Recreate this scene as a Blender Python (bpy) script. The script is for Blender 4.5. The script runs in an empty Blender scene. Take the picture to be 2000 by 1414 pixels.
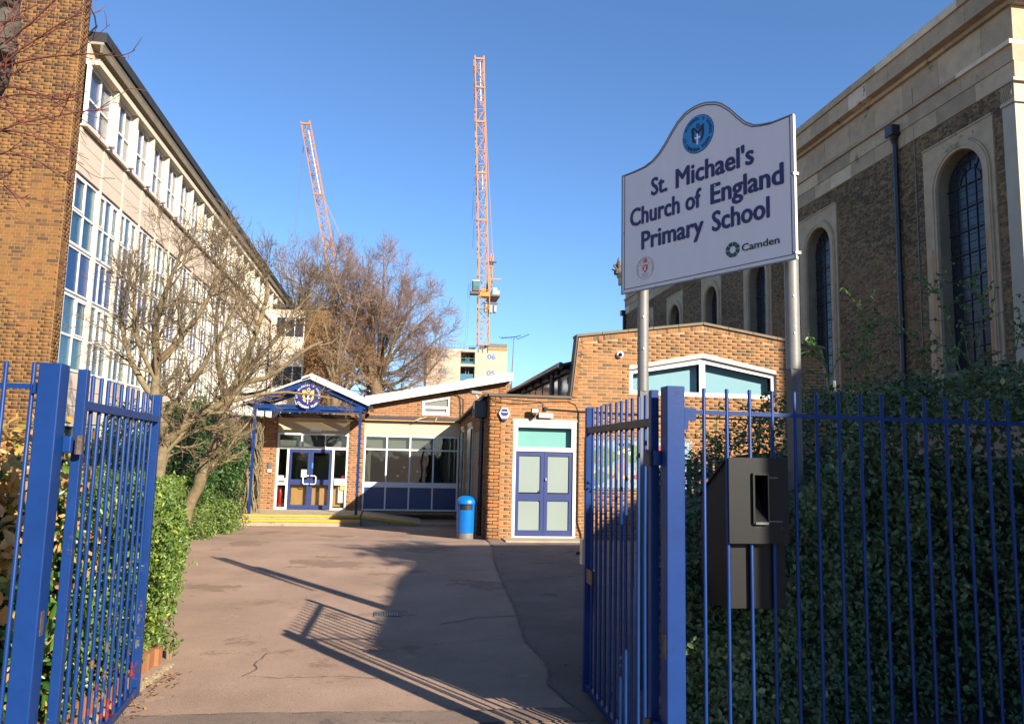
import bpy, bmesh, math, random
import numpy as np
from mathutils import Vector, Matrix
from mathutils.geometry import tessellate_polygon

C = bpy.context.scene.collection
scn = bpy.context.scene
# ------------------------------------------------------------------ camera, light, exposure
cam_d = bpy.data.cameras.new('camera'); cam = bpy.data.objects.new('camera', cam_d); C.objects.link(cam)
cam_d.sensor_fit = 'HORIZONTAL'; cam_d.sensor_width = 36.0; cam_d.lens = 27.0
cam_d.clip_start = 0.05; cam_d.clip_end = 3000
cam.matrix_world = Matrix(((0.98882962, -0.03999735, -0.14358342, 0.0),
                           (-0.14733167, -0.11642476, -0.98221111, 0.0),
                           (0.02256918, 0.99239382, -0.12101712, 1.7), (0, 0, 0, 1)))
scn.camera = cam
SUN_AZ, SUN_EL = 32.3, 25.0          # the sun stands behind the camera, to the right
az, el = math.radians(SUN_AZ), math.radians(SUN_EL)
to_sun = Vector((math.sin(az) * math.cos(el), -math.cos(az) * math.cos(el), math.sin(el)))
world = bpy.data.worlds.new('World'); scn.world = world; world.use_nodes = True
wn = world.node_tree.nodes; wl = world.node_tree.links
bg = wn['Background']; sky = wn.new('ShaderNodeTexSky'); sky.sky_type = 'NISHITA'; sky.sun_disc = False
sky.sun_elevation = el; sky.sun_rotation = math.pi - az
sky.altitude = 50; sky.air_density = 1.0; sky.dust_density = 0.05; sky.ozone_density = 7.0
wl.new(sky.outputs[0], bg.inputs[0]); bg.inputs[1].default_value = 0.086
sd = bpy.data.lights.new('sun', 'SUN'); so = bpy.data.objects.new('sun', sd); C.objects.link(so)
sd.energy = 5.0; sd.angle = math.radians(0.5); sd.color = (1.0, 0.90, 0.76)
so.rotation_euler = to_sun.to_track_quat('Z', 'Y').to_euler()
scn.view_settings.view_transform = 'Standard'; scn.view_settings.look = 'None'
scn.view_settings.exposure = 1.3; scn.view_settings.gamma = 1.0; scn.view_settings.use_curve_mapping = False

rnd = random.Random(7); nr = np.random.RandomState(11)
# ------------------------------------------------------------------ materials
MATS = {}
def srgb(h):
    c = [int(h[i:i+2], 16) / 255 for i in (0, 2, 4)]
    return tuple((x / 12.92 if x <= .04045 else ((x + .055) / 1.055) ** 2.4) for x in c)
def mat(name, col, rough=.6, var=.15, vs=3.0, bump=.0, bs=60.0, metal=0.0, spec=.5, ramp=None, rough_var=0.0, transl=0.0, coat=0.0, wear=None, stretch=None, alpha_glass=None):
    m = bpy.data.materials.new(name); m.use_nodes = True; MATS[name] = m
    nt = m.node_tree; N = nt.nodes; L = nt.links; p = N['Principled BSDF']; out = N['Material Output']
    p.inputs['Roughness'].default_value = rough; p.inputs['Metallic'].default_value = metal
    p.inputs['Specular IOR Level'].default_value = spec
    if coat: p.inputs['Coat Weight'].default_value = coat; p.inputs['Coat Roughness'].default_value = .15
    tc = N.new('ShaderNodeTexCoord'); mp = N.new('ShaderNodeMapping'); L.new(tc.outputs['Object'], mp.inputs[0])
    if stretch: mp.inputs['Scale'].default_value = stretch
    if ramp:
        at = N.new('ShaderNodeAttribute'); at.attribute_name = 'tone'
        cr = N.new('ShaderNodeValToRGB'); cr.color_ramp.interpolation = 'LINEAR'
        while len(cr.color_ramp.elements) < len(ramp): cr.color_ramp.elements.new(.5)
        for e, (pos, c) in zip(cr.color_ramp.elements, ramp): e.position = pos; e.color = (*c, 1)
        L.new(at.outputs['Fac'], cr.inputs[0]); src = cr.outputs[0]
    else:
        rg = N.new('ShaderNodeRGB'); rg.outputs[0].default_value = (*col, 1); src = rg.outputs[0]
    if var:
        n1 = N.new('ShaderNodeTexNoise'); n1.inputs['Scale'].default_value = vs; n1.inputs['Detail'].default_value = 7; n1.inputs['Roughness'].default_value = .65
        L.new(mp.outputs[0], n1.inputs['Vector'])
        mr = N.new('ShaderNodeMapRange'); mr.inputs[1].default_value = .3; mr.inputs[2].default_value = .7
        mr.inputs[3].default_value = 1 - var; mr.inputs[4].default_value = 1 + var
        L.new(n1.outputs[0], mr.inputs[0])
        vm = N.new('ShaderNodeVectorMath'); vm.operation = 'SCALE'; L.new(src, vm.inputs[0]); L.new(mr.outputs[0], vm.inputs['Scale']); src = vm.outputs[0]
        if rough_var:
            m2 = N.new('ShaderNodeMapRange'); m2.inputs[1].default_value = .3; m2.inputs[2].default_value = .7; m2.inputs[3].default_value = rough - rough_var; m2.inputs[4].default_value = rough + rough_var
            L.new(n1.outputs[0], m2.inputs[0]); L.new(m2.outputs[0], p.inputs['Roughness'])
    if wear:      # (colour, scale, threshold, z_top or None): patches of worn paint or dirt
        for wc, wsc, wth, zt in wear:
            n3 = N.new('ShaderNodeTexNoise'); n3.inputs['Scale'].default_value = wsc; n3.inputs['Detail'].default_value = 8; n3.inputs['Roughness'].default_value = .7
            geo = N.new('ShaderNodeNewGeometry'); L.new(geo.outputs['Position'], n3.inputs['Vector'])
            r3 = N.new('ShaderNodeMapRange'); r3.inputs[1].default_value = wth; r3.inputs[2].default_value = wth + .03
            L.new(n3.outputs[0], r3.inputs[0]); fac = r3.outputs[0]
            if zt is not None:
                sx = N.new('ShaderNodeSeparateXYZ'); L.new(geo.outputs['Position'], sx.inputs[0])
                r4 = N.new('ShaderNodeMapRange'); r4.inputs[1].default_value = zt; r4.inputs[2].default_value = zt * .6; L.new(sx.outputs[2], r4.inputs[0])
                mu = N.new('ShaderNodeMath'); mu.operation = 'MULTIPLY'; L.new(fac, mu.inputs[0]); L.new(r4.outputs[0], mu.inputs[1]); fac = mu.outputs[0]
            mx = N.new('ShaderNodeMix'); mx.data_type = 'RGBA'; L.new(fac, mx.inputs[0]); L.new(src, mx.inputs[6]); mx.inputs[7].default_value = (*wc, 1); src = mx.outputs[2]
    L.new(src, p.inputs['Base Color'])
    if bump:
        n2 = N.new('ShaderNodeTexNoise'); n2.inputs['Scale'].default_value = bs; n2.inputs['Detail'].default_value = 5
        L.new(mp.outputs[0], n2.inputs['Vector'])
        b = N.new('ShaderNodeBump'); b.inputs['Strength'].default_value = bump; b.inputs['Distance'].default_value = .01
        L.new(n2.outputs[0], b.inputs['Height']); L.new(b.outputs[0], p.inputs['Normal'])
    if transl:
        t = N.new('ShaderNodeBsdfTranslucent'); L.new(src, t.inputs[0]); ms = N.new('ShaderNodeMixShader'); ms.inputs[0].default_value = transl
        L.new(p.outputs[0], ms.inputs[1]); L.new(t.outputs[0], ms.inputs[2]); L.new(ms.outputs[0], out.inputs[0])
    return m
def glass(name, tint, refl=.12, rough=.02):
    m = bpy.data.materials.new(name); m.use_nodes = True; MATS[name] = m
    nt = m.node_tree; N = nt.nodes; L = nt.links; out = N['Material Output']; N.remove(N['Principled BSDF'])
    t = N.new('ShaderNodeBsdfTransparent'); t.inputs[0].default_value = (*tint, 1)
    g = N.new('ShaderNodeBsdfGlossy'); g.inputs['Roughness'].default_value = rough
    tc = N.new('ShaderNodeTexCoord'); n2 = N.new('ShaderNodeTexNoise'); n2.inputs['Scale'].default_value = 1.6; L.new(tc.outputs['Object'], n2.inputs['Vector'])
    b = N.new('ShaderNodeBump'); b.inputs['Strength'].default_value = .05; b.inputs['Distance'].default_value = .05; L.new(n2.outputs[0], b.inputs['Height']); L.new(b.outputs[0], g.inputs['Normal'])
    lw = N.new('ShaderNodeFresnel'); lw.inputs[0].default_value = 1.5
    ad = N.new('ShaderNodeMath'); ad.operation = 'ADD'; ad.inputs[1].default_value = refl; ad.use_clamp = True; hf = N.new('ShaderNodeMath'); hf.operation = 'MULTIPLY'; hf.inputs[1].default_value = .75; L.new(lw.outputs[0], hf.inputs[0]); L.new(hf.outputs[0], ad.inputs[0])
    ms = N.new('ShaderNodeMixShader'); L.new(ad.outputs[0], ms.inputs[0]); L.new(t.outputs[0], ms.inputs[1]); L.new(g.outputs[0], ms.inputs[2]); L.new(ms.outputs[0], out.inputs[0])
    return m

# ------------------------------------------------------------------ object bookkeeping
ROOT = {}
def thing(name, label, cat, loc=(0, 0, 0), group=None):
    o = bpy.data.objects.new(name, None); C.objects.link(o); o.location = loc; o.empty_display_size = .2
    o['label'] = label; o['category'] = cat
    if group: o['group'] = group
    ROOT[o.name] = Vector(loc); return o
def tag(o, label, cat, group=None):
    o['label'] = label; o['category'] = cat
    if group: o['group'] = group
    return o
def rootloc(o):
    while o.parent: o = o.parent
    return ROOT.get(o.name, Vector((0, 0, 0)))
def link(name, me, parent=None, kind=None, label=None):
    o = bpy.data.objects.new(name, me); C.objects.link(o)
    if parent is not None: o.parent = parent
    if kind: o['kind'] = kind
    if label: o['label'] = label
    return o
def np_mesh(name, V, F, mats, tone=None, smooth=False, matidx=None, shift=None):
    """V (n,3), F list of arrays (k,m) of equal-sided faces or list of tuples"""
    V = np.asarray(V, dtype=np.float32)
    if shift is not None: V = V - np.array(shift, dtype=np.float32)
    me = bpy.data.meshes.new(name)
    if isinstance(F, np.ndarray): F = [F]
    if len(F) and isinstance(F[0], np.ndarray):
        tot = sum(f.size for f in F); nf = sum(len(f) for f in F)
        me.vertices.add(len(V)); me.vertices.foreach_set('co', V.ravel())
        me.loops.add(tot); me.loops.foreach_set('vertex_index', np.concatenate([f.ravel() for f in F]).astype(np.int32))
        me.polygons.add(nf)
        ls = np.concatenate([np.full(len(f), f.shape[1]) for f in F]); st = np.concatenate([[0], np.cumsum(ls)[:-1]])
        me.polygons.foreach_set('loop_start', st.astype(np.int32)); me.polygons.foreach_set('loop_total', ls.astype(np.int32))
        me.update(calc_edges=True); me.validate()
    else:
        me.from_pydata([tuple(map(float, v)) for v in V], [], [tuple(f) for f in F]); me.update()
    for m in (mats if isinstance(mats, (list, tuple)) else [mats]): me.materials.append(MATS[m] if isinstance(m, str) else m)
    if tone is not None:
        a = me.attributes.new('tone', 'FLOAT', 'POINT'); a.data.foreach_set('value', np.asarray(tone, dtype=np.float32))
    if matidx is not None: me.polygons.foreach_set('material_index', np.asarray(matidx, dtype=np.int32))
    if smooth: me.polygons.foreach_set('use_smooth', np.ones(len(me.polygons), dtype=bool))
    return me
CUBEF = [(0, 3, 2, 1), (4, 5, 6, 7), (0, 1, 5, 4), (1, 2, 6, 5), (2, 3, 7, 6), (3, 0, 4, 7)]
class MB:
    def __init__(s): s.v = []; s.f = []; s.t = []; s.mi = []; s.cur = 0
    def add(s, vs, fs, tone=.5):
        b = len(s.v); s.v += [tuple(v) for v in vs]; s.f += [tuple(b + i for i in f) for f in fs]; s.t += [tone] * len(vs); s.mi += [s.cur] * len(fs); return s
    def box(s, x0, x1, y0, y1, z0, z1, tone=.5):
        x0, x1 = sorted((x0, x1)); y0, y1 = sorted((y0, y1)); z0, z1 = sorted((z0, z1))
        return s.add([(x0, y0, z0), (x1, y0, z0), (x1, y1, z0), (x0, y1, z0), (x0, y0, z1), (x1, y0, z1), (x1, y1, z1), (x0, y1, z1)], CUBEF, tone)
    def bar(s, a, b, w, h=None, up=(0, 0, 1), tone=.5):       # box beam from a to b
        a = Vector(a); b = Vector(b); h = h or w; d = (b - a).normalized(); u = Vector(up)
        if abs(d.dot(u)) > .99: u = Vector((1, 0, 0)) if abs(d.x) < .9 else Vector((0, 1, 0))
        sx = d.cross(u).normalized() * w / 2; sz = sx.cross(d).normalized() * h / 2
        vs = [a - sx - sz, a + sx - sz, a + sx + sz, a - sx + sz, b - sx - sz, b + sx - sz, b + sx + sz, b - sx + sz]
        return s.add(vs, CUBEF, tone)
    def tube(s, pts, rad, k=8, tone=.5, cap=True):
        pts = [Vector(p) for p in pts]; n = len(pts); rs = rad if isinstance(rad, (list, tuple)) else [rad] * n
        vs = []; u = None
        for i, p in enumerate(pts):
            d = (pts[min(i + 1, n - 1)] - pts[max(i - 1, 0)]).normalized()
            if u is None: u = d.orthogonal().normalized()
            u = (u - d * u.dot(d)); u = u.normalized() if u.length > 1e-6 else d.orthogonal().normalized()
            w = d.cross(u)
            for j in range(k):
                a = 2 * math.pi * j / k; vs.append(p + (u * math.cos(a) + w * math.sin(a)) * rs[i])
        fs = [(i * k + j, i * k + (j + 1) % k, (i + 1) * k + (j + 1) % k, (i + 1) * k + j) for i in range(n - 1) for j in range(k)]
        if cap: fs += [tuple(range(k))[::-1], tuple((n - 1) * k + j for j in range(k))]
        return s.add(vs, fs, tone)
    def lathe(s, c, prof, k=24, tone=.5):                     # prof [(r,z)...] about vertical axis
        vs = []; 
        for r, z in prof:
            for j in range(k): a = 2 * math.pi * j / k; vs.append((c[0] + r * math.cos(a), c[1] + r * math.sin(a), c[2] + z))
        n = len(prof); fs = [(i * k + j, i * k + (j + 1) % k, (i + 1) * k + (j + 1) % k, (i + 1) * k + j) for i in range(n - 1) for j in range(k)]
        fs += [tuple(range(k))[::-1], tuple((n - 1) * k + j for j in range(k))]
        return s.add(vs, fs, tone)
    def prism(s, outer, O, U, V, th, holes=(), tone=.5):      # polygon (with holes) in the frame O,U,V, thickness th along -(U x V)... front face at O
        O = Vector(O); U = Vector(U); V = Vector(V); N = U.cross(V).normalized()
        loops = [list(outer)] + [list(h) for h in holes]; flat = [p for l in loops for p in l]
        tr = tessellate_polygon([[Vector((p[0], p[1], 0)) for p in l] for l in loops]); n = len(flat)
        vs = [O + U * p[0] + V * p[1] for p in flat] + [O + U * p[0] + V * p[1] - N * th for p in flat]
        def area(l): return sum(l[i][0] * l[(i + 1) % len(l)][1] - l[(i + 1) % len(l)][0] * l[i][1] for i in range(len(l)))
        fs = []
        for a, b, c in tr:
            A, B, D = flat[a], flat[b], flat[c]; o = (B[0] - A[0]) * (D[1] - A[1]) - (D[0] - A[0]) * (B[1] - A[1])
            if abs(o) < 1e-10: continue
            if o < 0: a, c = c, a
            fs.append((a, b, c)); fs.append((n + c, n + b, n + a))
        st = 0
        for li, l in enumerate(loops):
            k = len(l); ccw = area(l) > 0
            for i in range(k):
                a, b = st + i, st + (i + 1) % k
                q = (b, a, n + a, n + b)
                if (ccw and li > 0) or (not ccw and li == 0): q = q[::-1]
                if li > 0 and not ccw: q = (b, a, n + a, n + b)
                fs.append(q)
            st += k
        return s.add(vs, fs, tone)
    def frame(s, O, U, V, u0, u1, v0, v1, w, th, inner_u=(), inner_v=(), wi=None):    # window frame with mullions at inner_u and transoms at inner_v
        wi = wi or w; O = Vector(O); U = Vector(U); V = Vector(V); N = U.cross(V).normalized()
        def bx(a, b, c, d, dz=0):
            P = lambda x, y, z: O + U * x + V * y - N * z
            s.add([P(a, c, th), P(b, c, th), P(b, c, -dz), P(a, c, -dz), P(a, d, th), P(b, d, th), P(b, d, -dz), P(a, d, -dz)], CUBEF)
        bx(u0, u0 + w, v0, v1); bx(u1 - w, u1, v0, v1); bx(u0 + w, u1 - w, v0, v0 + w); bx(u0 + w, u1 - w, v1 - w, v1)
        for u in inner_u: bx(u - wi / 2, u + wi / 2, v0 + w, v1 - w)
        us = [u0 + w] + [x for u in sorted(inner_u) for x in (u - wi / 2, u + wi / 2)] + [u1 - w]
        for v in inner_v:
            for i in range(0, len(us), 2): bx(us[i], us[i + 1], v - wi / 2, v + wi / 2, -.002)
        return s
    def build(s, name, m, parent=None, smooth=False, kind=None, label=None, bevel=0):
        sh = rootloc(parent) if parent is not None else None
        me = np_mesh(name, s.v, s.f, m, tone=s.t, smooth=smooth, shift=sh, matidx=s.mi if isinstance(m, (list, tuple)) else None)
        o = link(name, me, parent, kind, label)
        if bevel: b = o.modifiers.new('bevel', 'BEVEL'); b.width = bevel; b.segments = 2; b.limit_method = 'ANGLE'
        if smooth: 
            try: me.set_sharp_from_angle(angle=math.radians(40))
            except Exception: pass
        return o
def boxobj(name, m, parent, *a, bevel=0, label=None, kind=None):
    return MB().box(*a).build(name, m, parent, bevel=bevel, label=label, kind=kind)

# ------------------------------------------------------------------ bricks laid one by one
def span(poly, z):
    xs = []
    for i in range(len(poly)):
        (a, b), (c, d) = poly[i], poly[(i + 1) % len(poly)]
        if (b <= z) != (d <= z): xs.append(a + (z - b) / (d - b) * (c - a))
    return sorted(xs)
def lay_bricks(parent, m, O, U, poly, holes=(), bond='stretcher', nparts=300, prefer=None, L=.2185, c=.0715, j=.0095, proud=.006, thick=.03, seed=1, off0=0, name='brick', toned=None, jit=.0025):
    """bricks proud of a mortar plane through O with horizontal direction U; outward normal = U x Z"""
    R = np.random.RandomState(seed); O = np.array(O, float); U = np.array(U, float); Z = np.array([0, 0, 1.0]); N = np.cross(U, Z)
    zs = [p[1] for p in poly]; z0 = math.floor(min(zs) / c) * c; rows = int((max(zs) - z0) / c) + 1; B = []
    for r in range(rows):
        za = z0 + r * c; zm = za + c / 2
        xs = span(poly, zm)
        if len(xs) < 2: continue
        iv = [(xs[i], xs[i + 1]) for i in range(0, len(xs) - 1, 2)]
        for h in holes:
            hx = span(h, zm)
            if len(hx) >= 2:
                a, b = hx[0], hx[-1]; nv = []
                for (p, q) in iv:
                    if b <= p or a >= q: nv.append((p, q))
                    else:
                        if a > p: nv.append((p, a))
                        if b < q: nv.append((b, q))
                iv = nv
        if bond == 'english': pitch = (L + 0) if r % 2 else L / 2; off = 0 if r % 2 else L / 4
        else: pitch = L; off = (r % 2) * L / 2 + (0 if r % 4 < 2 else L * .02)
        off += off0
        for (p, q) in iv:
            k = math.floor((p - off) / pitch)
            while off + k * pitch < q:
                a = max(p, off + k * pitch + j / 2); b = min(q, off + (k + 1) * pitch - j / 2); k += 1
                if b - a > .025: B.append((a, b, za + j / 2, za + c - j / 2, 1 if abs((b - a) - (pitch - j)) < .001 else 0, pitch))
    B = np.array(B); n = len(B)
    tone = R.rand(n)
    if toned: tone = toned(B[:, 0], B[:, 2], tone, R)
    full = np.where(B[:, 4] > .5)[0]
    if nparts and len(full):
        key = np.array([prefer(B[i, 0], B[i, 2]) if prefer else B[i, 2] for i in full]); sel = full[np.argsort(-key, kind='stable')[:nparts]]
    else: sel = np.array([], int)
    rest = np.setdiff1d(np.arange(n), sel)
    sh = np.array(rootloc(parent))
    if len(rest):
        Bb = B[rest]; k = len(Bb); J = (R.rand(k, 1) - .5) * jit * 2; pr = proud + (R.rand(k) - .5) * jit
        ua, ub, za, zb = Bb[:, 0] + J[:, 0] * .5, Bb[:, 1] + J[:, 0] * .5, Bb[:, 2], Bb[:, 3]
        sk = (R.rand(k) - .5) * .003; sk2 = (R.rand(k) - .5) * .003
        def P(u, z, nn): return O + u[:, None] * U + z[:, None] * Z + nn[:, None] * N
        back = np.full(k, -thick)
        V = np.stack([P(ua, za, pr), P(ub, za + sk, pr), P(ub, zb + sk2, pr), P(ua, zb, pr), P(ua, za, back), P(ub, za, back), P(ub, zb, back), P(ua, zb, back)], 1).reshape(-1, 3)
        base = (np.arange(k) * 8)[:, None]
        F = np.concatenate([base + np.array(f) for f in ((0, 1, 2, 3), (1, 0, 4, 5), (2, 1, 5, 6), (3, 2, 6, 7), (0, 3, 7, 4))])
        link(name, np_mesh(name, V, F, m, tone=np.repeat(tone[rest], 8), shift=sh), parent, kind='stuff')
    cache = {}
    for i in sel:
        a, b, za, zb, _, pitch = B[i]; q = int(tone[i] * 11.99); var = R.randint(2); keyc = (round(pitch, 4), q, var)
        if keyc not in cache:
            w = pitch - j; h = c - j; pp = proud + (.0015 if var else -.001); tt = (q + .5) / 12
            V = [O * 0 + U * u + Z * z + N * nn for u, z, nn in ((0, 0, pp), (w, .001 * var, pp), (w, h, pp), (0, h - .001, pp), (0, 0, -thick), (w, 0, -thick), (w, h, -thick), (0, h, -thick))]
            cache[keyc] = np_mesh(name, V, [(0, 1, 2, 3), (1, 0, 4, 5), (2, 1, 5, 6), (3, 2, 6, 7), (0, 3, 7, 4)], m, tone=[tt] * 8)
        o = link(name, cache[keyc], parent); o.location = tuple(O + U * a + Z * za - sh)
    return n
def soldier_row(parent, m, O, U, A, B, h=.10, w=.0715, j=.0115, proud=.004, seed=3, below=True, name='brick', tones=None):
    """bricks on edge along the sloping line A-B (u,z) hanging below it; every brick is a part"""
    R = np.random.RandomState(seed); O = Vector(O); U = Vector(U); Z = Vector((0, 0, 1)); N = U.cross(Z)
    A = Vector((A[0], A[1])); Bv = Vector((B[0], B[1])); d = (Bv - A); n = int(d.length / w); d.normalize(); pn = Vector((d.y, -d.x)) if below else Vector((-d.y, d.x)); sh = rootloc(parent)
    cache = {}
    for k in range(n):
        q = R.randint(8)
        if q not in cache:
            f = lambda s, t, nn: U * (d.x * s + pn.x * t) + Z * (d.y * s + pn.y * t) + N * nn
            V = [f(0, 0, proud), f(w - j, 0, proud), f(w - j, h, proud), f(0, h, proud), f(0, 0, -.03), f(w - j, 0, -.03), f(w - j, h, -.03), f(0, h, -.03)]
            cache[q] = np_mesh(name, V, [(0, 1, 2, 3), (1, 0, 4, 5), (2, 1, 5, 6), (3, 2, 6, 7), (0, 3, 7, 4)] if not below else [(3, 2, 1, 0), (5, 4, 0, 1), (6, 5, 1, 2), (7, 6, 2, 3), (4, 7, 3, 0)], m, tone=[(tones[q % len(tones)] if tones else (q + .5) / 8)] * 8)
        p = A + d * (k * w + j / 2); o = link(name, cache[q], parent); o.location = O + U * p.x + Z * p.y - sh

# ------------------------------------------------------------------ lettering
def text_geo(s, bold=0.0):
    if bold:
        v0, f0 = text_geo(s); n = len(v0); V = []; F = []
        for k, (dx, dy) in enumerate(((0, 0), (-1, 0), (1, 0), (0, .6), (0, -.6), (-.7, .4), (.7, .4), (-.7, -.4), (.7, -.4), (-.35, 0), (.35, 0))):
            V.append(v0 + np.array([dx * bold, dy * bold, k * .0002])); F += [tuple(i + n * k for i in q) for q in f0]
        return np.concatenate(V), F
    cu = bpy.data.curves.new('txt', 'FONT'); cu.body = s; cu.size = 1; cu.offset = bold; cu.resolution_u = 3
    to = bpy.data.objects.new('txt', cu); C.objects.link(to); dg = bpy.context.evaluated_depsgraph_get(); dg.update()
    me = bpy.data.meshes.new_from_object(to.evaluated_get(dg)); v = np.array([tuple(x.co) for x in me.vertices]); f = [tuple(p.vertices) for p in me.polygons]
    bpy.data.objects.remove(to); bpy.data.curves.remove(cu); bpy.data.meshes.remove(me); return v, f
def lettering(name, s, m, parent, O, U, V, x, y, w, asc, bold=.0, shear=0.0, label=None):
    """s on the plane O,U,V; left edge x, baseline y, total width w, height asc of an 'l'"""
    v, f = text_geo(s, bold); l, _ = text_geo('l', bold)
    sx = w / (v[:, 0].max() - v[:, 0].min()); sy = asc / (l[:, 1].max() - 0)
    px = (v[:, 0] - v[:, 0].min()) * sx + x + v[:, 1] * sy * shear; py = v[:, 1] * sy + y
    O = np.array(O, float); U = np.array(U, float); V = np.array(V, float)
    W = O + px[:, None] * U + py[:, None] * V + v[:, 2:3] * np.cross(U, V)
    return link(name, np_mesh(name, W, f, m, shift=rootloc(parent)), parent, label=label)
def arc_lettering(name, s, m, parent, O, U, V, cx, cy, r, a0, a1, size, bold=.0, inward=False, sx=1.0):
    O = np.array(O, float); U = np.array(U, float); V = np.array(V, float); Vs = []; Fs = []; b = 0
    for i, ch in enumerate(s):
        if ch == ' ': continue
        v, f = text_geo(ch, bold); a = math.radians(a0 + (a1 - a0) * i / (len(s) - 1)); xm = (v[:, 0].max() + v[:, 0].min()) / 2
        lx = (v[:, 0] - xm) * size; ly = v[:, 1] * size - (0.35 * size)
        if inward: rr = r - ly; px = cx + sx * (rr * math.cos(a) - lx * math.sin(a)); py = cy + rr * math.sin(a) + lx * math.cos(a)
        else: rr = r + ly; px = cx + sx * (rr * math.cos(a) + lx * math.sin(a)); py = cy + rr * math.sin(a) - lx * math.cos(a)
        Vs.append(O + px[:, None] * U + py[:, None] * V + v[:, 2:3] * np.cross(U, V)); Fs += [tuple(b + k for k in q) for q in f]; b += len(v)
    return link(name, np_mesh(name, np.concatenate(Vs), Fs, m, shift=rootloc(parent)), parent)
def disc(name, m, parent, O, U, V, cx, cy, rx, ry, th, n=40, inner=None):
    mb = MB(); el_ = [(cx + rx * math.cos(2 * math.pi * i / n), cy + ry * math.sin(2 * math.pi * i / n)) for i in range(n)]
    holes = []
    if inner: holes = [[(cx + inner[0] * math.cos(-2 * math.pi * i / n), cy + inner[1] * math.sin(-2 * math.pi * i / n)) for i in range(n)]]
    return mb.prism(el_, O, U, V, th, holes).build(name, m, parent)

# ------------------------------------------------------------------ leaves and twigs
def leaf_mesh(name, P, N, size, tone, m, R, shift=None, aspect=.5, fold=.25, lie=.6):
    """one six-vertex folded leaf at each point P, facing roughly along N"""
    n = len(P); up = R.normal(size=(n, 3)); N = N + R.normal(size=(n, 3)) * lie; N /= np.linalg.norm(N, axis=1)[:, None] + 1e-9
    T = up - (up * N).sum(1)[:, None] * N; T /= np.linalg.norm(T, axis=1)[:, None] + 1e-9; S = np.cross(N, T)
    s = size[:, None]; w = s * aspect / 2; fd = s * fold * aspect
    pts = [P, P + T * s * .35 + S * w + N * fd, P + T * s * .72 + S * w * .8 + N * fd * .7, P + T * s - N * s * .06, P + T * s * .72 - S * w * .8 + N * fd * .7, P + T * s * .35 - S * w + N * fd]
    V = np.stack(pts, 1).reshape(-1, 3); b = (np.arange(n) * 6)[:, None]
    F = np.concatenate([b + np.array([0, 1, 2, 3]), b + np.array([0, 3, 4, 5])])
    return np_mesh(name, V, F, m, tone=np.repeat(tone, 6), shift=shift)
class Twigs:
    def __init__(s, R): s.R = R; s.lines = []
    def path(s, p, d, length, r0, r1, n, wander, up):
        pts = [p]; d = d / np.linalg.norm(d)
        for i in range(n):
            d = d + s.R.normal(size=3) * wander + np.array([0, 0, up]); d /= np.linalg.norm(d); pts.append(pts[-1] + d * length / n)
        pts = np.array(pts); rad = np.linspace(r0, r1, n + 1); return pts, rad
    def add(s, pts, rad, lev): s.lines.append((np.asarray(pts), np.asarray(rad), lev))
    def branch(s, pts, rad, lev, spec):
        if lev >= len(spec): return
        cnt, ln, ang, up, wander, start, nseg, rmul = spec[lev]; cnt = int(cnt * (.75 + .5 * s.R.rand()) + .5)
        seg = len(pts) - 1; L0 = np.linalg.norm(np.diff(pts, axis=0), axis=1).sum()
        for k in range(cnt):
            t = start + (1 - start) * ((k + s.R.rand()) / cnt) ** .9; x = min(t * seg, seg - 1e-3); i = int(x); f_ = x - i
            p = pts[i] * (1 - f_) + pts[i + 1] * f_; r = rad[i] * (1 - f_) + rad[i + 1] * f_; d = pts[i + 1] - pts[i]; d /= np.linalg.norm(d)
            q = s.R.normal(size=3); q -= q.dot(d) * d; q /= np.linalg.norm(q); a = math.radians(ang * (.6 + .7 * s.R.rand()))
            nd = d * math.cos(a) + q * math.sin(a); l = ln * (.6 + .7 * s.R.rand()) * (1.15 - .5 * t)
            cp, cr = s.path(p, nd, l, max(r * rmul, .0035), max(r * rmul * .35, .0022), nseg, wander, up)
            s.add(cp, cr, lev); s.branch(cp, cr, lev + 1, spec)
    def mesh(s, name, m, lo, hi, shift, k=5, tone0=.5, rmin=0.0):
        Vs = []; Fs = []; T = []; b = 0
        for pts, rad, lev in s.lines:
            if lev < lo or lev > hi: continue
            n = len(pts); d = np.gradient(pts, axis=0); d /= np.linalg.norm(d, axis=1)[:, None] + 1e-9
            ref = np.array([.31, .87, .38]); u = np.cross(d, ref); u /= np.linalg.norm(u, axis=1)[:, None] + 1e-9; w = np.cross(d, u)
            a = np.arange(k) * 2 * math.pi / k; r = np.maximum(rad, rmin)[:, None, None]
            V = pts[:, None, :] + r * (np.cos(a)[None, :, None] * u[:, None, :] + np.sin(a)[None, :, None] * w[:, None, :])
            Vs.append(V.reshape(-1, 3)); i = np.arange(n - 1)[:, None] * k; j = np.arange(k)[None, :]; j2 = (j + 1) % k
            Fs.append((np.stack([i + j, i + j2, i + k + j2, i + k + j], -1).reshape(-1, 4)) + b); b += n * k
            T.append(np.full(n * k, tone0 + .5 * s.R.rand() * (1 - tone0)))
        if not Vs: return None
        return np_mesh(name, np.concatenate(Vs), np.concatenate(Fs), m, tone=np.concatenate(T), smooth=True, shift=shift)
    def tips(s, lev): return np.array([l[0][-1] for l in s.lines if l[2] == lev])
def vnoise(P, sc, seed=0):
    """cheap smooth pseudo noise in -1..1 for shaping crowns and hedges"""
    P = np.asarray(P) * sc; r = np.random.RandomState(seed); o = 0
    for _ in range(5):
        k = r.normal(size=3); k *= (1 + r.rand() * 1.5) / np.linalg.norm(k); o = o + np.sin(P @ k * 2.2 + r.rand() * 6.28)
    return o / 3.2
X_, Y_, Z_ = Vector((1, 0, 0)), Vector((0, 1, 0)), Vector((0, 0, 1))
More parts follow.
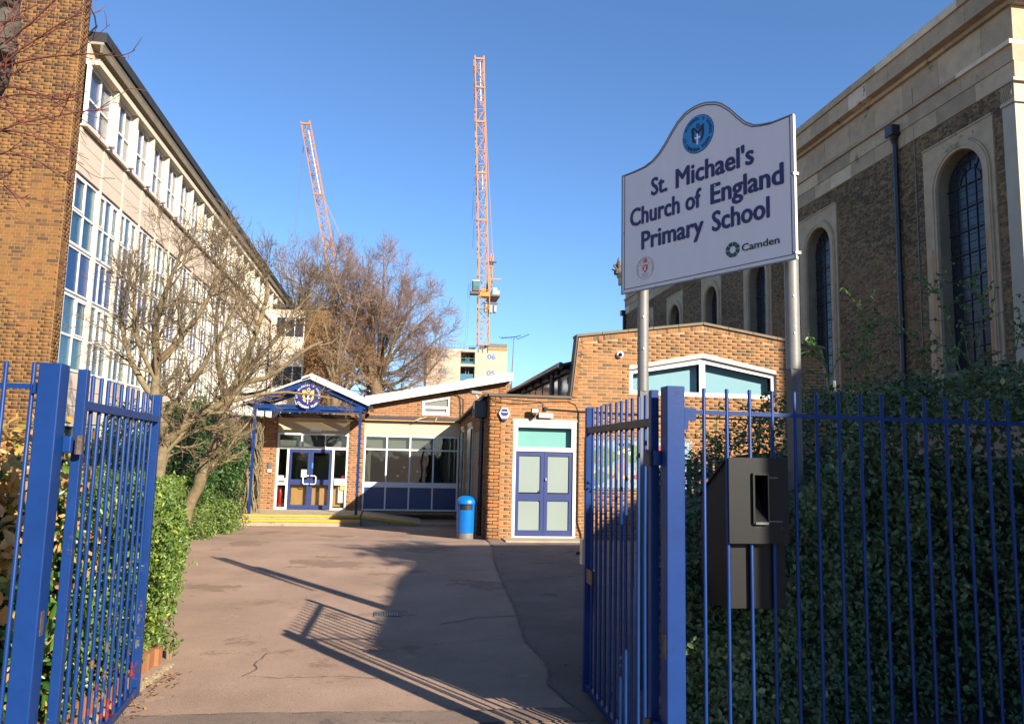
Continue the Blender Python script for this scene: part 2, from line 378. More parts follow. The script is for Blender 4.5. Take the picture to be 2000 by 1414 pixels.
# ================================================================== MATERIALS
mat('asphalt', (0.345, 0.234, 0.17), .92, .2, .8, 1.0, 150, spec=.2, wear=[((.25, .165, .118), .55, .56, None), ((.385, .262, .185), 2.3, .62, None), ((.13, .09, .07), 60, .585, None), ((.62, .46, .32), 75, .645, None), ((.16, .115, .09), 1.7, .66, None), ((.50, .25, .15), 95, .66, None)])
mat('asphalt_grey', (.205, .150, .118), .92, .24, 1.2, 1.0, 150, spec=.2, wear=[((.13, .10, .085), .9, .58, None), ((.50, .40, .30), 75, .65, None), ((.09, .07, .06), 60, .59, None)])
mat('tar', (0.11, 0.085, 0.07), .85, .1, 9, .4, 80)
mat('concrete', (0.32, 0.26, 0.18), .85, .16, 4, .4, 50, wear=[((.2, .16, .12), 3, .6, None)])
mat('soil', (.07, .05, .035), .95, .3, 6, .6, 40)
mat('gravel', (.42, .32, .19), .9, .2, 20, .3, 80, ramp=[(0, (0.2250, 0.1584, 0.0845)), (1, (0.4125, 0.3240, 0.1950))])
mat('mortar_sand', (0.36, 0.245, 0.135), .95, .15, 5, .3, 90)
mat('mortar_brown', (0.25, 0.155, 0.06), .95, .15, 5, .3, 90)
mat('mortar_church', (.20, .17, .12), .95, .2, 2, .3, 90)
mat('brick_red', (.4, .2, .1), .88, .16, 9, .45, 75, ramp=[(0, (0.0713, 0.0422, 0.0228)), (.16, (0.1188, 0.0725, 0.0330)), (.3, (0.1960, 0.0937, 0.0355)), (.6, (0.2495, 0.1118, 0.0380)), (.85, (0.2851, 0.1329, 0.0432)), (1, (0.2970, 0.1026, 0.0305))])
mat('brick_orange', (.4, .2, .1), .88, .13, 9, .4, 75, ramp=[(0, (0.1617, 0.0752, 0.0312)), (.3, (0.2079, 0.0897, 0.0364)), (.7, (0.2599, 0.1100, 0.0442)), (1, (0.2888, 0.1302, 0.0520))])
mat('brick_gold', (.4, .2, .1), .88, .16, 9, .45, 75, ramp=[(0, (0.0633, 0.0282, 0.0144)), (.1, (0.0926, 0.0434, 0.0179)), (.25, (0.1316, 0.0629, 0.0179)), (.6, (0.1657, 0.0760, 0.0197)), (.85, (0.1852, 0.0868, 0.0215)), (1, (0.2047, 0.0695, 0.0215))])
mat('brick_stock', (.2, .15, .1), .92, .2, 7, .5, 70, ramp=[(0, (0.0567, 0.0389, 0.0240)), (.25, (0.1073, 0.0703, 0.0360)), (.6, (0.1893, 0.1244, 0.0561)), (.9, (0.2524, 0.1676, 0.0761)), (1, (0.2398, 0.1081, 0.0521))])
mat('stone', (.40, .33, .23), .85, .17, 2.4, .35, 30, ramp=[(0, (0.2884, 0.2186, 0.1400)), (.5, (0.3845, 0.2931, 0.1866)), (.85, (0.4806, 0.3726, 0.2426)), (1, (0.6195, 0.5067, 0.3546))], wear=[((0.1815, 0.1391, 0.0933), .9, .62, None)])
mat('stone_rust', (.38, .21, .09), .9, .2, 3, .2, 30)
mat('church_paint', (0.36, 0.315, 0.235), .7, .06, 2, .1, 20)
mat('lead_grey', (.07, .072, .078), .7, .15, 4, .1, 30)
mat('leaded_glass', (.022, .026, .034), .22, .5, 5, .5, 7, spec=.4)
mat('black_paint', (.013, .015, .02), .35, .1, 5)
mat('blue_paint', (0.0042, 0.028, 0.125), .42, .16, 5, .05, 110, spec=.22, wear=[((.006, .018, .08), 11, .64, None), ((.05, .045, .05), 38, .74, None)])
mat('blue_paint_worn', (0.0042, 0.028, 0.125), .45, .16, 6, .10, 110, spec=.22, wear=[((.10, .095, .09), 5, .58, .75), ((.19, .016, .012), 7, .56, .42), ((.03, .03, .03), 16, .58, .6), ((.16, .08, .035), 9, .64, 1.6)])
mat('rail_dark', (0.022, 0.02, 0.028), .5, .25, 8, .2, 60)
mat('rust_metal', (.09, .065, .055), .6, .4, 20, .4, 60, metal=.4)
mat('door_blue', (0.02, 0.034, 0.125), .4, .06, 3)
mat('panel_navy', (.02, .035, .125), .35, .08, 2)
mat('panel_blue', (0.007, 0.042, 0.15), .3, .1, 2)
mat('white_paint', (0.62, 0.61, 0.58), .45, .04, 3)
mat('white_fascia', (0.7, 0.7, 0.68), .5, .05, 2, wear=[((.5, .5, .47), 2.2, .68, None)])
mat('cream_panel', (0.5, 0.4, 0.25), .6, .05, 2)
mat('cream_cladding', (0.52, 0.42, 0.325), .65, .07, 2, .1, 30)
mat('cream_fin', (0.55, 0.48, 0.35), .55, .05, 2)
mat('soffit', (0.26, 0.23, 0.18), .7, .1, 2)
mat('roof_felt', (.035, .036, .04), .85, .3, 3, .4, 20, wear=[((.10, .10, .10), 2, .62, None)])
mat('roof_dark', (.016, .017, .02), .8, .3, 3, .3, 20)
mat('gutter_dark', (0.04, 0.034, 0.03), .6, .2, 4)
mat('coping', (0.15, 0.12, 0.08), .85, .2, 3, .3, 30)
mat('coping_dark', (0.09, 0.078, 0.062), .8, .2, 3, .3, 30)
mat('frosted', (0.185, 0.225, 0.2), .45, .05, .8, spec=.6, stretch=(1, 1, .6))
mat('frosted_teal', (0.12, 0.3, 0.27), .35, .06, 1, spec=.6)
mat('frosted_blue', (0.14, 0.27, 0.31), .25, .05, 1, spec=.7)
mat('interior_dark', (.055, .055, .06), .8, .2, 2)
mat('interior_wall', (0.3, 0.32, 0.34), .8, .1, 2)
mat('curtain_teal', (0.62, 0.8, 0.8), .8, .15, 4, transl=.2)
mat('blind_white', (0.93, 0.92, 0.93), .7, .04, 3)
mat('blind_grey', (0.16, 0.16, 0.14), .8, .1, 2)
mat('wood_tan', (0.62, 0.33, 0.13), .5, .1, 5, stretch=(1, 1, .2))
mat('red_paint', (0.45, 0.015, 0.01), .35, .1, 4)
mat('yellow_paint', (0.5, 0.29, 0.02), .6, .13, 9, .2, 50, wear=[((.4, .28, .12), 12, .66, None)])
mat('bin_blue', (0.0, 0.125, 0.43), .35, .06, 3, coat=.3)
mat('steel', (.55, .55, .54), .35, .05, 3, metal=.8)
mat('galv', (0.17, 0.165, 0.155), .5, .12, 5, .1, 40, metal=.25)
mat('galv_dark', (0.1, 0.1, 0.1), .6, .25, 8, .2, 40, metal=.2, stretch=(1, 1, .2))
mat('sign_white', (0.6, 0.59, 0.59), .35, .03, 2, stretch=(3, 3, .3))
mat('ink_navy', (.013, .012, .085), .45, 0)
mat('ink_black', (.012, .011, .02), .5, 0)
mat('ink_cyan', (.025, .22, .50), .45, .04)
mat('ink_green', (.01, .055, .04), .5, 0)
mat('ink_red', (.42, .02, .06), .5, 0)
mat('ink_grey', (.25, .23, .30), .5, 0)
mat('ink_white', (.85, .85, .85), .5, 0)
mat('ink_yellow', (.80, .48, .09), .5, .05)
mat('logo_blue', (0.008, 0.013, 0.11), .4, .03)
mat('box_black', (0.005, 0.0048, 0.005), .55, .15, 9, .03, 80, spec=.3, wear=[((.04, .035, .03), 5.5, .70, None)])
mat('crane_orange', (0.34, 0.135, 0.035), .5, .1, 1)
mat('crane_yellow', (0.42, 0.17, 0.01), .5, .1, 1)
mat('crane_white', (.75, .72, .66), .5, .05)
mat('core_concrete', (0.38, 0.31, 0.225), .85, .10, .25, .1, 3, stretch=(1, 1, 3), wear=[((.42, .34, .25), .35, .62, None)])
mat('core_number', (0.09, 0.15, 0.28), .8, .25, 3)
mat('core_glass', (0.05, 0.14, 0.2), .15, .1, 1, spec=.8)
mat('core_green', (0.03, 0.16, 0.15), .3, .1, 1)
mat('formwork', (0.3, 0.17, 0.045), .7, .15, 2)
mat('bark_pale', (.30, .235, .135), .9, .35, 14, .8, 40, ramp=[(0, (0.1063, 0.0765, 0.0382)), (.5, (0.1754, 0.1326, 0.0675)), (1, (0.1594, 0.1123, 0.0495))])
mat('bark_twig', (.2, .15, .09), .9, .2, 8, ramp=[(0, (0.0825, 0.0553, 0.0300)), (.5, (0.1375, 0.0975, 0.0540)), (1, (0.2063, 0.1430, 0.0720))])
mat('bark_brown', (.2, .14, .08), .9, .3, 5, .6, 20, ramp=[(0, (0.1050, 0.0720, 0.0408)), (1, (0.1950, 0.1368, 0.0748))])
mat('bark_mauve', (.2, .14, .1), .9, .2, 3, ramp=[(0, (0.1557, 0.0970, 0.0605)), (.6, (0.2283, 0.1428, 0.0958)), (1, (0.2906, 0.1734, 0.1109))])
mat('bark_dark', (0.055, 0.046, 0.035), .9, .5, 16, 1.0, 30, wear=[((.02, .018, .015), 9, .56, None)])
mat('twig_red', (.26, .07, .04), .8, .3, 9, ramp=[(0, (0.0790, 0.0315, 0.0196)), (1, (0.1581, 0.0420, 0.0280))])
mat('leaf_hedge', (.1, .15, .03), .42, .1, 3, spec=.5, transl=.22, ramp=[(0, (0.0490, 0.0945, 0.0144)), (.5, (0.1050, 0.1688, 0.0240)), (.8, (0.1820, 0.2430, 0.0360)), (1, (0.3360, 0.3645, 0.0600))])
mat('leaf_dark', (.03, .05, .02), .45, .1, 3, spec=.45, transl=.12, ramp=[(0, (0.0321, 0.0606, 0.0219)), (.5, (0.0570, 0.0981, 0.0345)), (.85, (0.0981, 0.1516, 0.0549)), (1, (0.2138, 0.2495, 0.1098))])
mat('leaf_bush', (.03, .08, .02), .42, .1, 3, spec=.5, transl=.18, ramp=[(0, (0.0240, 0.0630, 0.0140)), (.5, (0.0480, 0.1125, 0.0224)), (1, (0.1125, 0.1950, 0.0420))])
mat('leaf_low', (.12, .2, .04), .5, .1, 3, transl=.3, ramp=[(0, (.07, .12, .025)), (.6, (.15, .22, .045)), (1, (.26, .30, .07))])
mat('leaf_large', (.1, .2, .03), .33, .08, 6, spec=.6, transl=.25, ramp=[(0, (0.0225, 0.0750, 0.0084)), (.45, (0.0525, 0.1275, 0.0140)), (.62, (0.1200, 0.1950, 0.0280)), (.72, (0.3750, 0.2700, 0.0630)), (.9, (0.4650, 0.2700, 0.0840)), (1, (0.3375, 0.1650, 0.0560))])
mat('leaf_seed', (.2, .13, .05), .8, .2, 3, transl=.2, ramp=[(0, (0.1280, 0.0750, 0.0280)), (1, (0.2560, 0.1500, 0.0490))])
mat('school_interior', (.10, .16, .24), .8, .2, 2)
mat('hedge_core', (0.022, 0.022, 0.012), .95, .3, 4)  # near-black filler colour standing for the shade deep inside the foliage
mat('litter_leaf', (.3, .14, .05), .8, .2, 9, ramp=[(0, (0.1120, 0.0560, 0.0280)), (1, (0.3150, 0.1540, 0.0490))])
glass('glass_clear', (.86, .88, .86), .03)
glass('glass_blue', (.72, .84, .88), .04)
glass('glass_top', (.88, .90, .93), .03)
glass('poly', (.82, .82, .78), .06, .25)

# ================================================================== GROUND
def gz(x, y):
    if y <= 15.3: return 0.0
    k = min(1.0, (y - 15.3) / 6.0) * .27
    if x > 1.9: k *= max(0, 1 - (x - 1.9) / .4)
    return -k
mb = MB()
ys = [-600, -40, -10, -4, 0, 3, 4.8, 8, 12, 15.3] + [15.8 + .5 * i for i in range(12)] + [24, 40, 120, 900]
xs = [-700, -60, -14, -6, -4, -3, -2, -1, 0, 1, 1.9, 2.3, 4, 8, 20, 60, 700]
G = [[len(mb.v) + i for i in range(len(xs))] for _ in range(1)]
vs = [(x, y, gz(x, y)) for y in ys for x in xs]; nx = len(xs)
fs = [(j * nx + i, j * nx + i + 1, (j + 1) * nx + i + 1, (j + 1) * nx + i) for j in range(len(ys) - 1) for i in range(nx - 1)]
mb.add(vs, fs); mb.build('ground', 'asphalt', kind='structure')
# darker repaired strip of tarmac on the right, its sealed seam, and the band across the gateway
seam = [(1.89, 15.9), (1.86, 14.8), (1.62, 12.5), (1.47, 10.2), (1.36, 8.4), (1.25, 7.3), (1.30, 6.5), (1.19, 5.9), (1.30, 5.2), (1.34, 4.2)]
rr = random.Random(5); sm = []
for (a, b), (c, d) in zip(seam[:-1], seam[1:]):
    for k in range(6): t = k / 6; sm.append((a + (c - a) * t + rr.uniform(-.02, .02), b + (d - b) * t))
sm.append(seam[-1])
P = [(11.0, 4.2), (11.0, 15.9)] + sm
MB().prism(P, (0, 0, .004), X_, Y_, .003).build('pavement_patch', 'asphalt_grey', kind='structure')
def strip(name, pts, w, z=.006, m='tar', seed=1):
    r2 = random.Random(seed); pp = []
    for (a, b) in zip(pts[:-1], pts[1:]):
        n = max(2, int(math.dist(a, b) / .08))
        for k in range(n): t = k / n; pp.append((a[0] + (b[0] - a[0]) * t + r2.uniform(-1, 1) * .012, a[1] + (b[1] - a[1]) * t + r2.uniform(-1, 1) * .012))
    pp.append(pts[-1]); vs = []
    for i, p in enumerate(pp):
        q = pp[min(i + 1, len(pp) - 1)]; o = pp[max(i - 1, 0)]; dx, dy = q[0] - o[0], q[1] - o[1]; l = math.hypot(dx, dy) or 1; ww = w * r2.uniform(.35, 1.0) / 2
        vs += [(p[0] - dy / l * ww, p[1] + dx / l * ww, gz(*p) + z), (p[0] + dy / l * ww, p[1] - dx / l * ww, gz(*p) + z)]
    MB().add(vs, [(2 * i, 2 * i + 1, 2 * i + 3, 2 * i + 2) for i in range(len(pp) - 1)]).build(name, m, kind='structure')
strip('pavement_crack', seam, .028, .013, seed=2)
strip('pavement_crack', [(-1.01, 6.95), (-1.05, 6.6), (-1.02, 6.45), (-1.09, 6.27)], .016, .006, seed=3)
strip('pavement_crack', [(-1.0, 6.95), (-.7, 7.1), (-.3, 7.02), (.3, 7.15), (.8, 7.3), (1.2, 7.35)], .008, .006, seed=4)
strip('pavement_crack', [(-1.09, 6.27), (-.8, 6.2), (-.4, 6.24), (.1, 6.1)], .007, .006, seed=5)
strip('pavement_crack', [(.5, 8.0), (.9, 8.3), (1.36, 8.4)], .02, .006, seed=8)
strip('pavement_crack', [(-4.0, 15.6), (-2, 15.45), (0, 15.4), (1.8, 15.3)], .02, .005, seed=6)
MB().prism([(-3.0, 5.13), (-1, 5.17), (.5, 5.12), (1.34, 5.10), (1.34, 5.36), (.4, 5.34), (-1, 5.40), (-3.0, 5.38)], (0, 0, .009), X_, Y_, .003).build('trench_band', 'asphalt_grey', kind='structure')
strip('pavement_crack', [(-1.75, 5.39), (-1, 5.40), (.4, 5.345), (1.2, 5.35)], .014, .013, seed=9)
# soil beds beside the drive
MB().prism([(-14, 4.0), (-1.95, 4.0), (-1.84, 6.6), (-2.05, 7.4), (-2.55, 9.3), (-3.3, 12), (-3.95, 15.2), (-4.12, 21.3), (-14, 21.3)], (0, 0, .02), X_, Y_, .3).build('planting_bed', 'soil', kind='structure')
MB().prism([(1.64, 4.0), (8.6, 4.0), (8.6, 12.5), (4.2, 12.5), (2.9, 9.0), (1.64, 5)], (0, 0, .03), X_, Y_, .3).build('planting_bed', 'soil', kind='structure')
# gravel strip along the brick edging
R = np.random.RandomState(3); n = 5200; t = R.rand(n); px = -1.9 + t * .18 + R.rand(n) * .12 * (1 - .55 * t); py = 4.6 + t * 2.0 + R.normal(size=n) * .02
s = .004 + R.rand(n) * .007; V = []; F = []
tv = np.array([(1, 0, -.2), (-.5, .87, -.2), (-.5, -.87, -.2), (0, 0, .8)])
V = (np.stack([px, py, s * .3 + .004 + R.rand(n) * .012], 1)[:, None, :] + tv[None] * s[:, None, None] * (.8 + .5 * R.rand(n, 4, 1))).reshape(-1, 3)
b = (np.arange(n) * 4)[:, None]; F = np.concatenate([b + np.array(q) for q in ((0, 1, 3), (1, 2, 3), (2, 0, 3))])
link('gravel', np_mesh('gravel', V, F, 'gravel', tone=np.repeat(R.rand(n), 4)), kind='stuff')
n = 900; px = R.uniform(-1.9, 1.3, n); py = R.uniform(4.9, 14, n) ** 1.0; s = .002 + R.rand(n) * .004
V = (np.stack([px, py, s * .3 + .002], 1)[:, None, :] + tv[None] * s[:, None, None]).reshape(-1, 3); b = (np.arange(n) * 4)[:, None]; F = np.concatenate([b + np.array(q) for q in ((0, 1, 3), (1, 2, 3), (2, 0, 3))])
link('gravel', np_mesh('grit', V, F, 'gravel', tone=np.repeat(R.rand(n), 4)), kind='stuff')
n = 260; t = R.rand(n); px = np.concatenate([-1.72 + R.normal(size=160) * .07 + t[:160] * .1, R.uniform(1.45, 1.75, 100)]); py = np.concatenate([4.8 + t[:160] * 1.6, R.uniform(4.2, 6.5, 100)])
P3 = np.stack([px, py, np.full(n, .012)], 1)
link('fallen_leaves', leaf_mesh('fallen_leaves', P3, np.tile([0, 0, 1.], (n, 1)), .02 + R.rand(n) * .025, R.rand(n), 'litter_leaf', R, lie=.3), kind='stuff')
# brick edging round the bed
ed = thing('brick_edging', 'low orange brick edging kerb round the planting bed beside the left gate leaf', 'kerb', (-1.85, 6.3, 0))
rr = random.Random(4)
pth = [(-1.93, 4.6), (-1.90, 5.4), (-1.86, 6.45), (-2.0, 7.1)]
y = 4.55
while y < 6.6:
    x = -1.955 + (y - 4.5) * .042
    MB().box(x - .05, x + .05, y, y + .205, 0, .125 + rr.uniform(-.006, .006), rr.uniform(.5, 1)).build('brick', 'brick_orange', ed); y += .215
for k in range(3): MB().box(-1.98 - k * .21, -1.78 - k * .21 - .01, 6.62, 6.72, 0, .13 + rr.uniform(-.01, .01), rr.uniform(.5, 1)).build('brick', 'brick_orange', ed)
ed = thing('brick_edging', 'short row of orange bricks edging the leafy bed left of the yellow steps', 'kerb', (-4.1, 20.9, 0))
for k in range(5): MB().box(-4.16 - .02 * k, -4.02 - .02 * k, 20.3 + k * .22, 20.51 + k * .22, -.26, -.13, rr.random()).build('brick', 'brick_orange', ed)
for k in range(8): MB().box(-4.08 + .017 * k, -3.94 + .017 * k, 17.8 - k * .23, 18.01 - k * .23, -.2, -.03, rr.random()).build('brick', 'brick_orange', ed)
# drain grate and inspection covers
dg_ = thing('drain_grate', 'small rusty slotted drain grate set in the drive at the edge of the shade', 'drain', (-.03, 8.55, 0))
mb = MB(); mb.box(-.17, .11, 8.40, 8.42, .0, .010).box(-.17, .11, 8.62, 8.64, .0, .010).box(-.17, -.15, 8.42, 8.62, .0, .010).box(.09, .11, 8.42, 8.62, .0, .010); mb.build('frame', 'galv_dark', dg_)
boxobj('pit', 'ink_black', dg_, -.149, .089, 8.421, 8.619, .0, .005)
for k in range(9): boxobj('slat', 'galv', dg_, -.143 + k * .026, -.130 + k * .026, 8.42, 8.62, .005, .011)
cv = thing('manhole_cover', 'pale rectangular inspection cover in the drive just left of the corner of the brick block', 'manhole cover', (.57, 15.35, 0))
MB().prism([(.25, 15.3), (.85, 15.1), (.9, 15.45), (.3, 15.6)], (0, 0, .006), X_, Y_, .005).build('plate', 'galv', cv)
cv = thing('manhole_cover', 'thin inspection cover lying in the shade below the ramp', 'manhole cover', (.6, 20.0, -.2))
MB().prism([(.3, 19.8), (1.1, 19.8), (1.1, 20.2), (.3, 20.2)], (0, 0, -.203), X_, Y_, .005).build('plate', 'concrete', cv)

# ================================================================== HALL WITH FLAT-ROOFED BLOCK
hall = thing('school_hall', 'brick school hall with low gable, wide white-framed window and flat-roofed side block', 'building', (5.6, 16, 0))
YB = 15.96
front = [(1.89, -.15), (9.62, -.15), (9.62, 2.9), (9.40, 4.24), (6.58, 4.66), (3.78, 4.26), (3.64, 2.93), (1.89, 2.93)]
door_h = [(2.39, .03), (3.75, .03), (3.75, 2.43), (2.39, 2.43)]
win_h = [(4.90, 3.07), (8.28, 3.07), (8.28, 3.62), (6.575, 3.93), (4.90, 3.60)]
win_h2 = [(4.90, 3.07), (8.28, 3.07), (8.28, 3.70), (6.575, 4.03), (4.90, 3.68)]
MB().prism(front, (0, YB, 0), X_, Z_, .30, [door_h, win_h2]).build('wall', 'mortar_sand', hall)
def inset(p, d):   # bricks stop short of the copings
    return p
bfront = [(1.89, -.15), (9.60, -.15), (9.60, 2.9), (9.34, 4.12), (6.58, 4.535), (3.86, 4.14), (3.64, 2.93), (3.56, 2.93), (1.89, 2.93)]
lay_bricks(hall, 'brick_red', (0, YB, 0), (1, 0, 0), bfront, [door_h, win_h2], 'stretcher', 296, j=.0115, proud=.0018, jit=.001, prefer=lambda u, z: (10 - abs(u - 2.7)) if u < 4 else 2 - abs(z - 3.3) - abs(u - 4.6) * .3, seed=5, off0=1.89,
           toned=lambda u, z, t, R: np.clip(t * .82 + .2 + (u < 4.0) * .04 - (z > 2.6) * (u > 3.6) * .12, 0, 1))
soldier_row(hall, 'brick_red', (0, YB, 0), X_, (3.80, 4.245), (6.58, 4.645), seed=4)
soldier_row(hall, 'brick_red', (0, YB, 0), X_, (6.60, 4.645), (9.38, 4.225), seed=6)
soldier_row(hall, 'brick_red', (0, YB, 0), X_, (3.655, 2.98), (3.79, 4.20), h=.09, seed=7, below=True)
def slope_box(mb, x0, z0, x1, z1, t, y0, y1, down=0):
    mb.add([(x0, y0, z0 - down), (x1, y0, z1 - down), (x1, y1, z1 - down), (x0, y1, z0 - down), (x0, y0, z0 + t), (x1, y0, z1 + t), (x1, y1, z1 + t), (x0, y1, z0 + t)], CUBEF); return mb
m2 = MB()
for k in range(5):
    a = k / 5; b = (k + 1) / 5 - .004
    for (p, q) in (((3.72, 4.262), (6.58, 4.662)), ((6.583, 4.662), (9.46, 4.235))):
        mb = MB(); slope_box(mb, p[0] + (q[0] - p[0]) * a, p[1] + (q[1] - p[1]) * a, p[0] + (q[0] - p[0]) * b, p[1] + (q[1] - p[1]) * b, .055, YB - .05, YB + .33); mb.build('coping_stone', 'coping', hall)
boxobj('roof_edge', 'coping_dark', hall, 1.86, 3.64, YB - .04, YB + .32, 2.932, 2.985)
mb = MB(); mb.add([(3.70, YB - .03, 3.0), (3.745, YB - .03, 3.0), (3.80, YB - .03, 4.26), (3.755, YB - .03, 4.26)], [(0, 1, 2, 3)])
mb = MB(); mb.bar((3.60, YB + .1, 2.99), (3.735, YB + .1, 4.27), .3, .03, up=(-1, 0, 0)); mb.build('verge_flashing', 'gutter_dark', hall)
# side wall of the block (faces the yard), with narrow windows and a picture panel
XS = 1.89
side = [(-7.54, -.45), (0, -.45), (0, 2.93), (-7.54, 2.66)]     # u = -(Y-YB)
sw1 = [(-4.55, .2), (-3.5, .2), (-3.5, 2.42), (-4.55, 2.42)]; sw2 = [(-6.75, .2), (-5.9, .2), (-5.9, 2.40), (-6.75, 2.40)]; sp = [(-2.88, .5), (-1.1, .5), (-1.1, 2.24), (-2.88, 2.24)]
MB().prism(side, (XS, YB, 0), -Y_, Z_, .25, [sw1, sw2]).build('wall', 'mortar_sand', hall)
lay_bricks(hall, 'brick_red', (XS, YB, 0), (0, -1, 0), [(-7.52, -.45), (-.004, -.45), (-.004, 2.93), (-7.52, 2.66)], [sw1, sw2, sp], 'stretcher', 0, seed=8, toned=lambda u, z, t, R: t * .7 + .05)
for k, h in enumerate((sw1, sw2)):
    u0, u1, z0, z1 = h[0][0], h[1][0], h[0][1], h[2][1]
    f = MB().frame((XS - .02, YB, 0), -Y_, Z_, u0, u1, z0, z1, .06, .06, inner_v=(1.5,)).build('window', 'white_paint', hall)
    MB().prism([(u0 + .06, z0 + .06), (u1 - .06, z0 + .06), (u1 - .06, z1 - .06), (u0 + .06, z1 - .06)], (XS - .06, YB, 0), -Y_, Z_, .01).build('pane', 'frosted_blue', f)
    MB().box(XS - .05, XS + .04, YB - u0, YB - u1, z1 + .003, z1 + .11).build('lintel', 'cream_cladding', hall)
    MB().box(XS - .05, XS + .05, YB - u0, YB - u1, z0 - .06, z0 - .003).build('sill', 'white_paint', hall)
# roof edge board along the side, rainwater hopper and pipe
mb = MB(); y0, y1 = YB + .01, 23.45
mb.add([(XS - .30, y0 - .05, 2.86), (XS + .1, y0 - .05, 2.86), (XS + .1, y1, 2.60), (XS - .30, y1, 2.60), (XS - .30, y0 - .05, 2.99), (XS + .1, y0 - .05, 2.99), (XS + .1, y1, 2.72), (XS - .30, y1, 2.72)], CUBEF)
mb = MB(); mb.add([(XS - .13, y0, 2.925), (XS + .1, y0, 2.925), (XS + .1, y1, 2.66), (XS - .13, y1, 2.66), (XS - .13, y0, 2.985), (XS + .1, y0, 2.985), (XS + .1, y1, 2.72), (XS - .13, y1, 2.72)], CUBEF); mb.build('roof_edge', 'gutter_dark', hall)
dp = MB(); dp.tube([(XS - .10, YB + .62, 2.45), (XS - .10, YB + .62, .0)], .052, 12).tube([(XS - .10, YB + .62, 2.46), (XS - .10, YB + .62, 2.52)], [.052, .09], 12)
for z in (.6, 1.5, 2.2): dp.tube([(XS - .10, YB + .62, z), (XS - .10, YB + .62, z + .07)], .062, 12)
dp = dp.build('drainpipe', 'black_paint', hall, smooth=True)
mb = MB(); mb.box(XS - .28, XS - .01, YB + .42, YB + .82, 2.50, 2.86); mb.build('hopper', 'black_paint', hall, bevel=.012)
# block roof
mb = MB(); mb.add([(XS - .02, YB + .3, 2.90), (3.66, YB + .3, 2.90), (3.66, 23.4, 2.66), (XS - .02, 23.4, 2.66), (XS - .02, YB + .3, 2.94), (3.66, YB + .3, 2.94), (3.66, 23.4, 2.70), (XS - .02, 23.4, 2.70)], CUBEF); mb.build('roof', 'roof_felt', hall)
# hall body behind the gable: clerestory side wall, gutter and roof
XC = 3.66
MB().box(XC, 9.5, 27.5, 27.8, 0, 3.6).build('wall', 'brick_red', hall)
boxobj('wall', 'lead_grey', hall, XC, XC + .2, YB + .31, 27.5, 0, 2.95)
boxobj('wall', 'brick_red', hall, 9.42, 9.6, YB + .31, 27.5, -.1, 3.6)
for k in range(11):
    y = YB + .45 + k * 1.0
    f = MB().frame((XC, y, 0), -Y_, Z_, -.93, 0, 2.96, 3.50, .05, .05).build('window', 'white_paint' if k % 3 else 'galv', hall)
    MB().prism([(-.88, 3.01), (-.05, 3.01), (-.05, 3.45), (-.88, 3.45)], (XC - .02, y, 0), -Y_, Z_, .01).build('pane', 'core_glass' if k != 5 else 'blind_grey', f)
    boxobj('mullion', 'lead_grey', hall, XC - .03, XC + .05, y + .94, y + .99, 2.955, 3.51)
boxobj('eaves_board', 'coping_dark', hall, XC - .10, XC + .2, YB + .36, 27.5, 3.515, 3.60)
mb = MB(); mb.tube([(XC - .20, YB + .36, 3.68), (XC - .20, 27.6, 3.68)], .075, 10); mb.build('gutter', 'black_paint', hall, smooth=True)
for k in range(10): boxobj('rafter_end', 'roof_dark', hall, XC - .18, XC - .1, YB + .9 + k * 1.1, YB + 1.0 + k * 1.1, 3.53, 3.64)
MB().tube([(XC - .12, 17.6, 3.62), (XC - .12, 17.6, 2.9)], .05, 10).build('drainpipe', 'black_paint', hall, smooth=True)
mb = MB(); 
for (p, q) in (((XC - .16, 3.66), (6.58, 4.50)), ((6.58, 4.50), (9.7, 3.66))):
    mb.add([(p[0], YB + .3, p[1]), (q[0], YB + .3, q[1]), (q[0], 27.7, q[1]), (p[0], 27.7, p[1]), (p[0], YB + .3, p[1] + .06), (q[0], YB + .3, q[1] + .06), (q[0], 27.7, q[1] + .06), (p[0], 27.7, p[1] + .06)], CUBEF)
mb.build('roof', 'roof_felt', hall)
# gable window
wf = MB(); o_ = [(4.90, 3.07), (8.28, 3.07), (8.28, 3.62), (6.575, 3.925), (4.90, 3.60)]; L1 = [(4.975, 3.145), (6.53, 3.145), (6.53, 3.825), (4.975, 3.532)]; L2 = [(6.62, 3.145), (8.205, 3.145), (8.205, 3.552), (6.62, 3.835)]
wf = wf.prism(o_, (0, YB + .06, 0), X_, Z_, .07, [L1[::-1], L2[::-1]]).build('window', 'white_paint', hall)
mb = MB()
for P_ in (L1, L2):
    mb.prism([(p[0] + (.0), p[1]) for p in P_], (0, YB + .10, 0), X_, Z_, .01)
    MB().prism(P_, (0, YB + .27, 0), X_, Z_, .01).build('pane', 'frosted_blue', wf)
    cx_ = sum(p[0] for p in P_) / 4; cz_ = sum(p[1] for p in P_) / 4; 
    inn = [(cx_ + (p[0] - cx_) * .972, cz_ + (p[1] - cz_) * .93) for p in P_]
    MB().prism(P_, (0, YB + .055, 0), X_, Z_, .03, [inn[::-1]]).build('bead', 'white_paint', wf)
mb = MB().prism([(4.90, 3.602), (6.575, 3.928), (8.28, 3.622), (8.28, 3.705), (6.575, 4.03), (4.90, 3.685)], (0, YB - .012, 0), X_, Z_, .10).build('lintel', 'cream_cladding', hall)
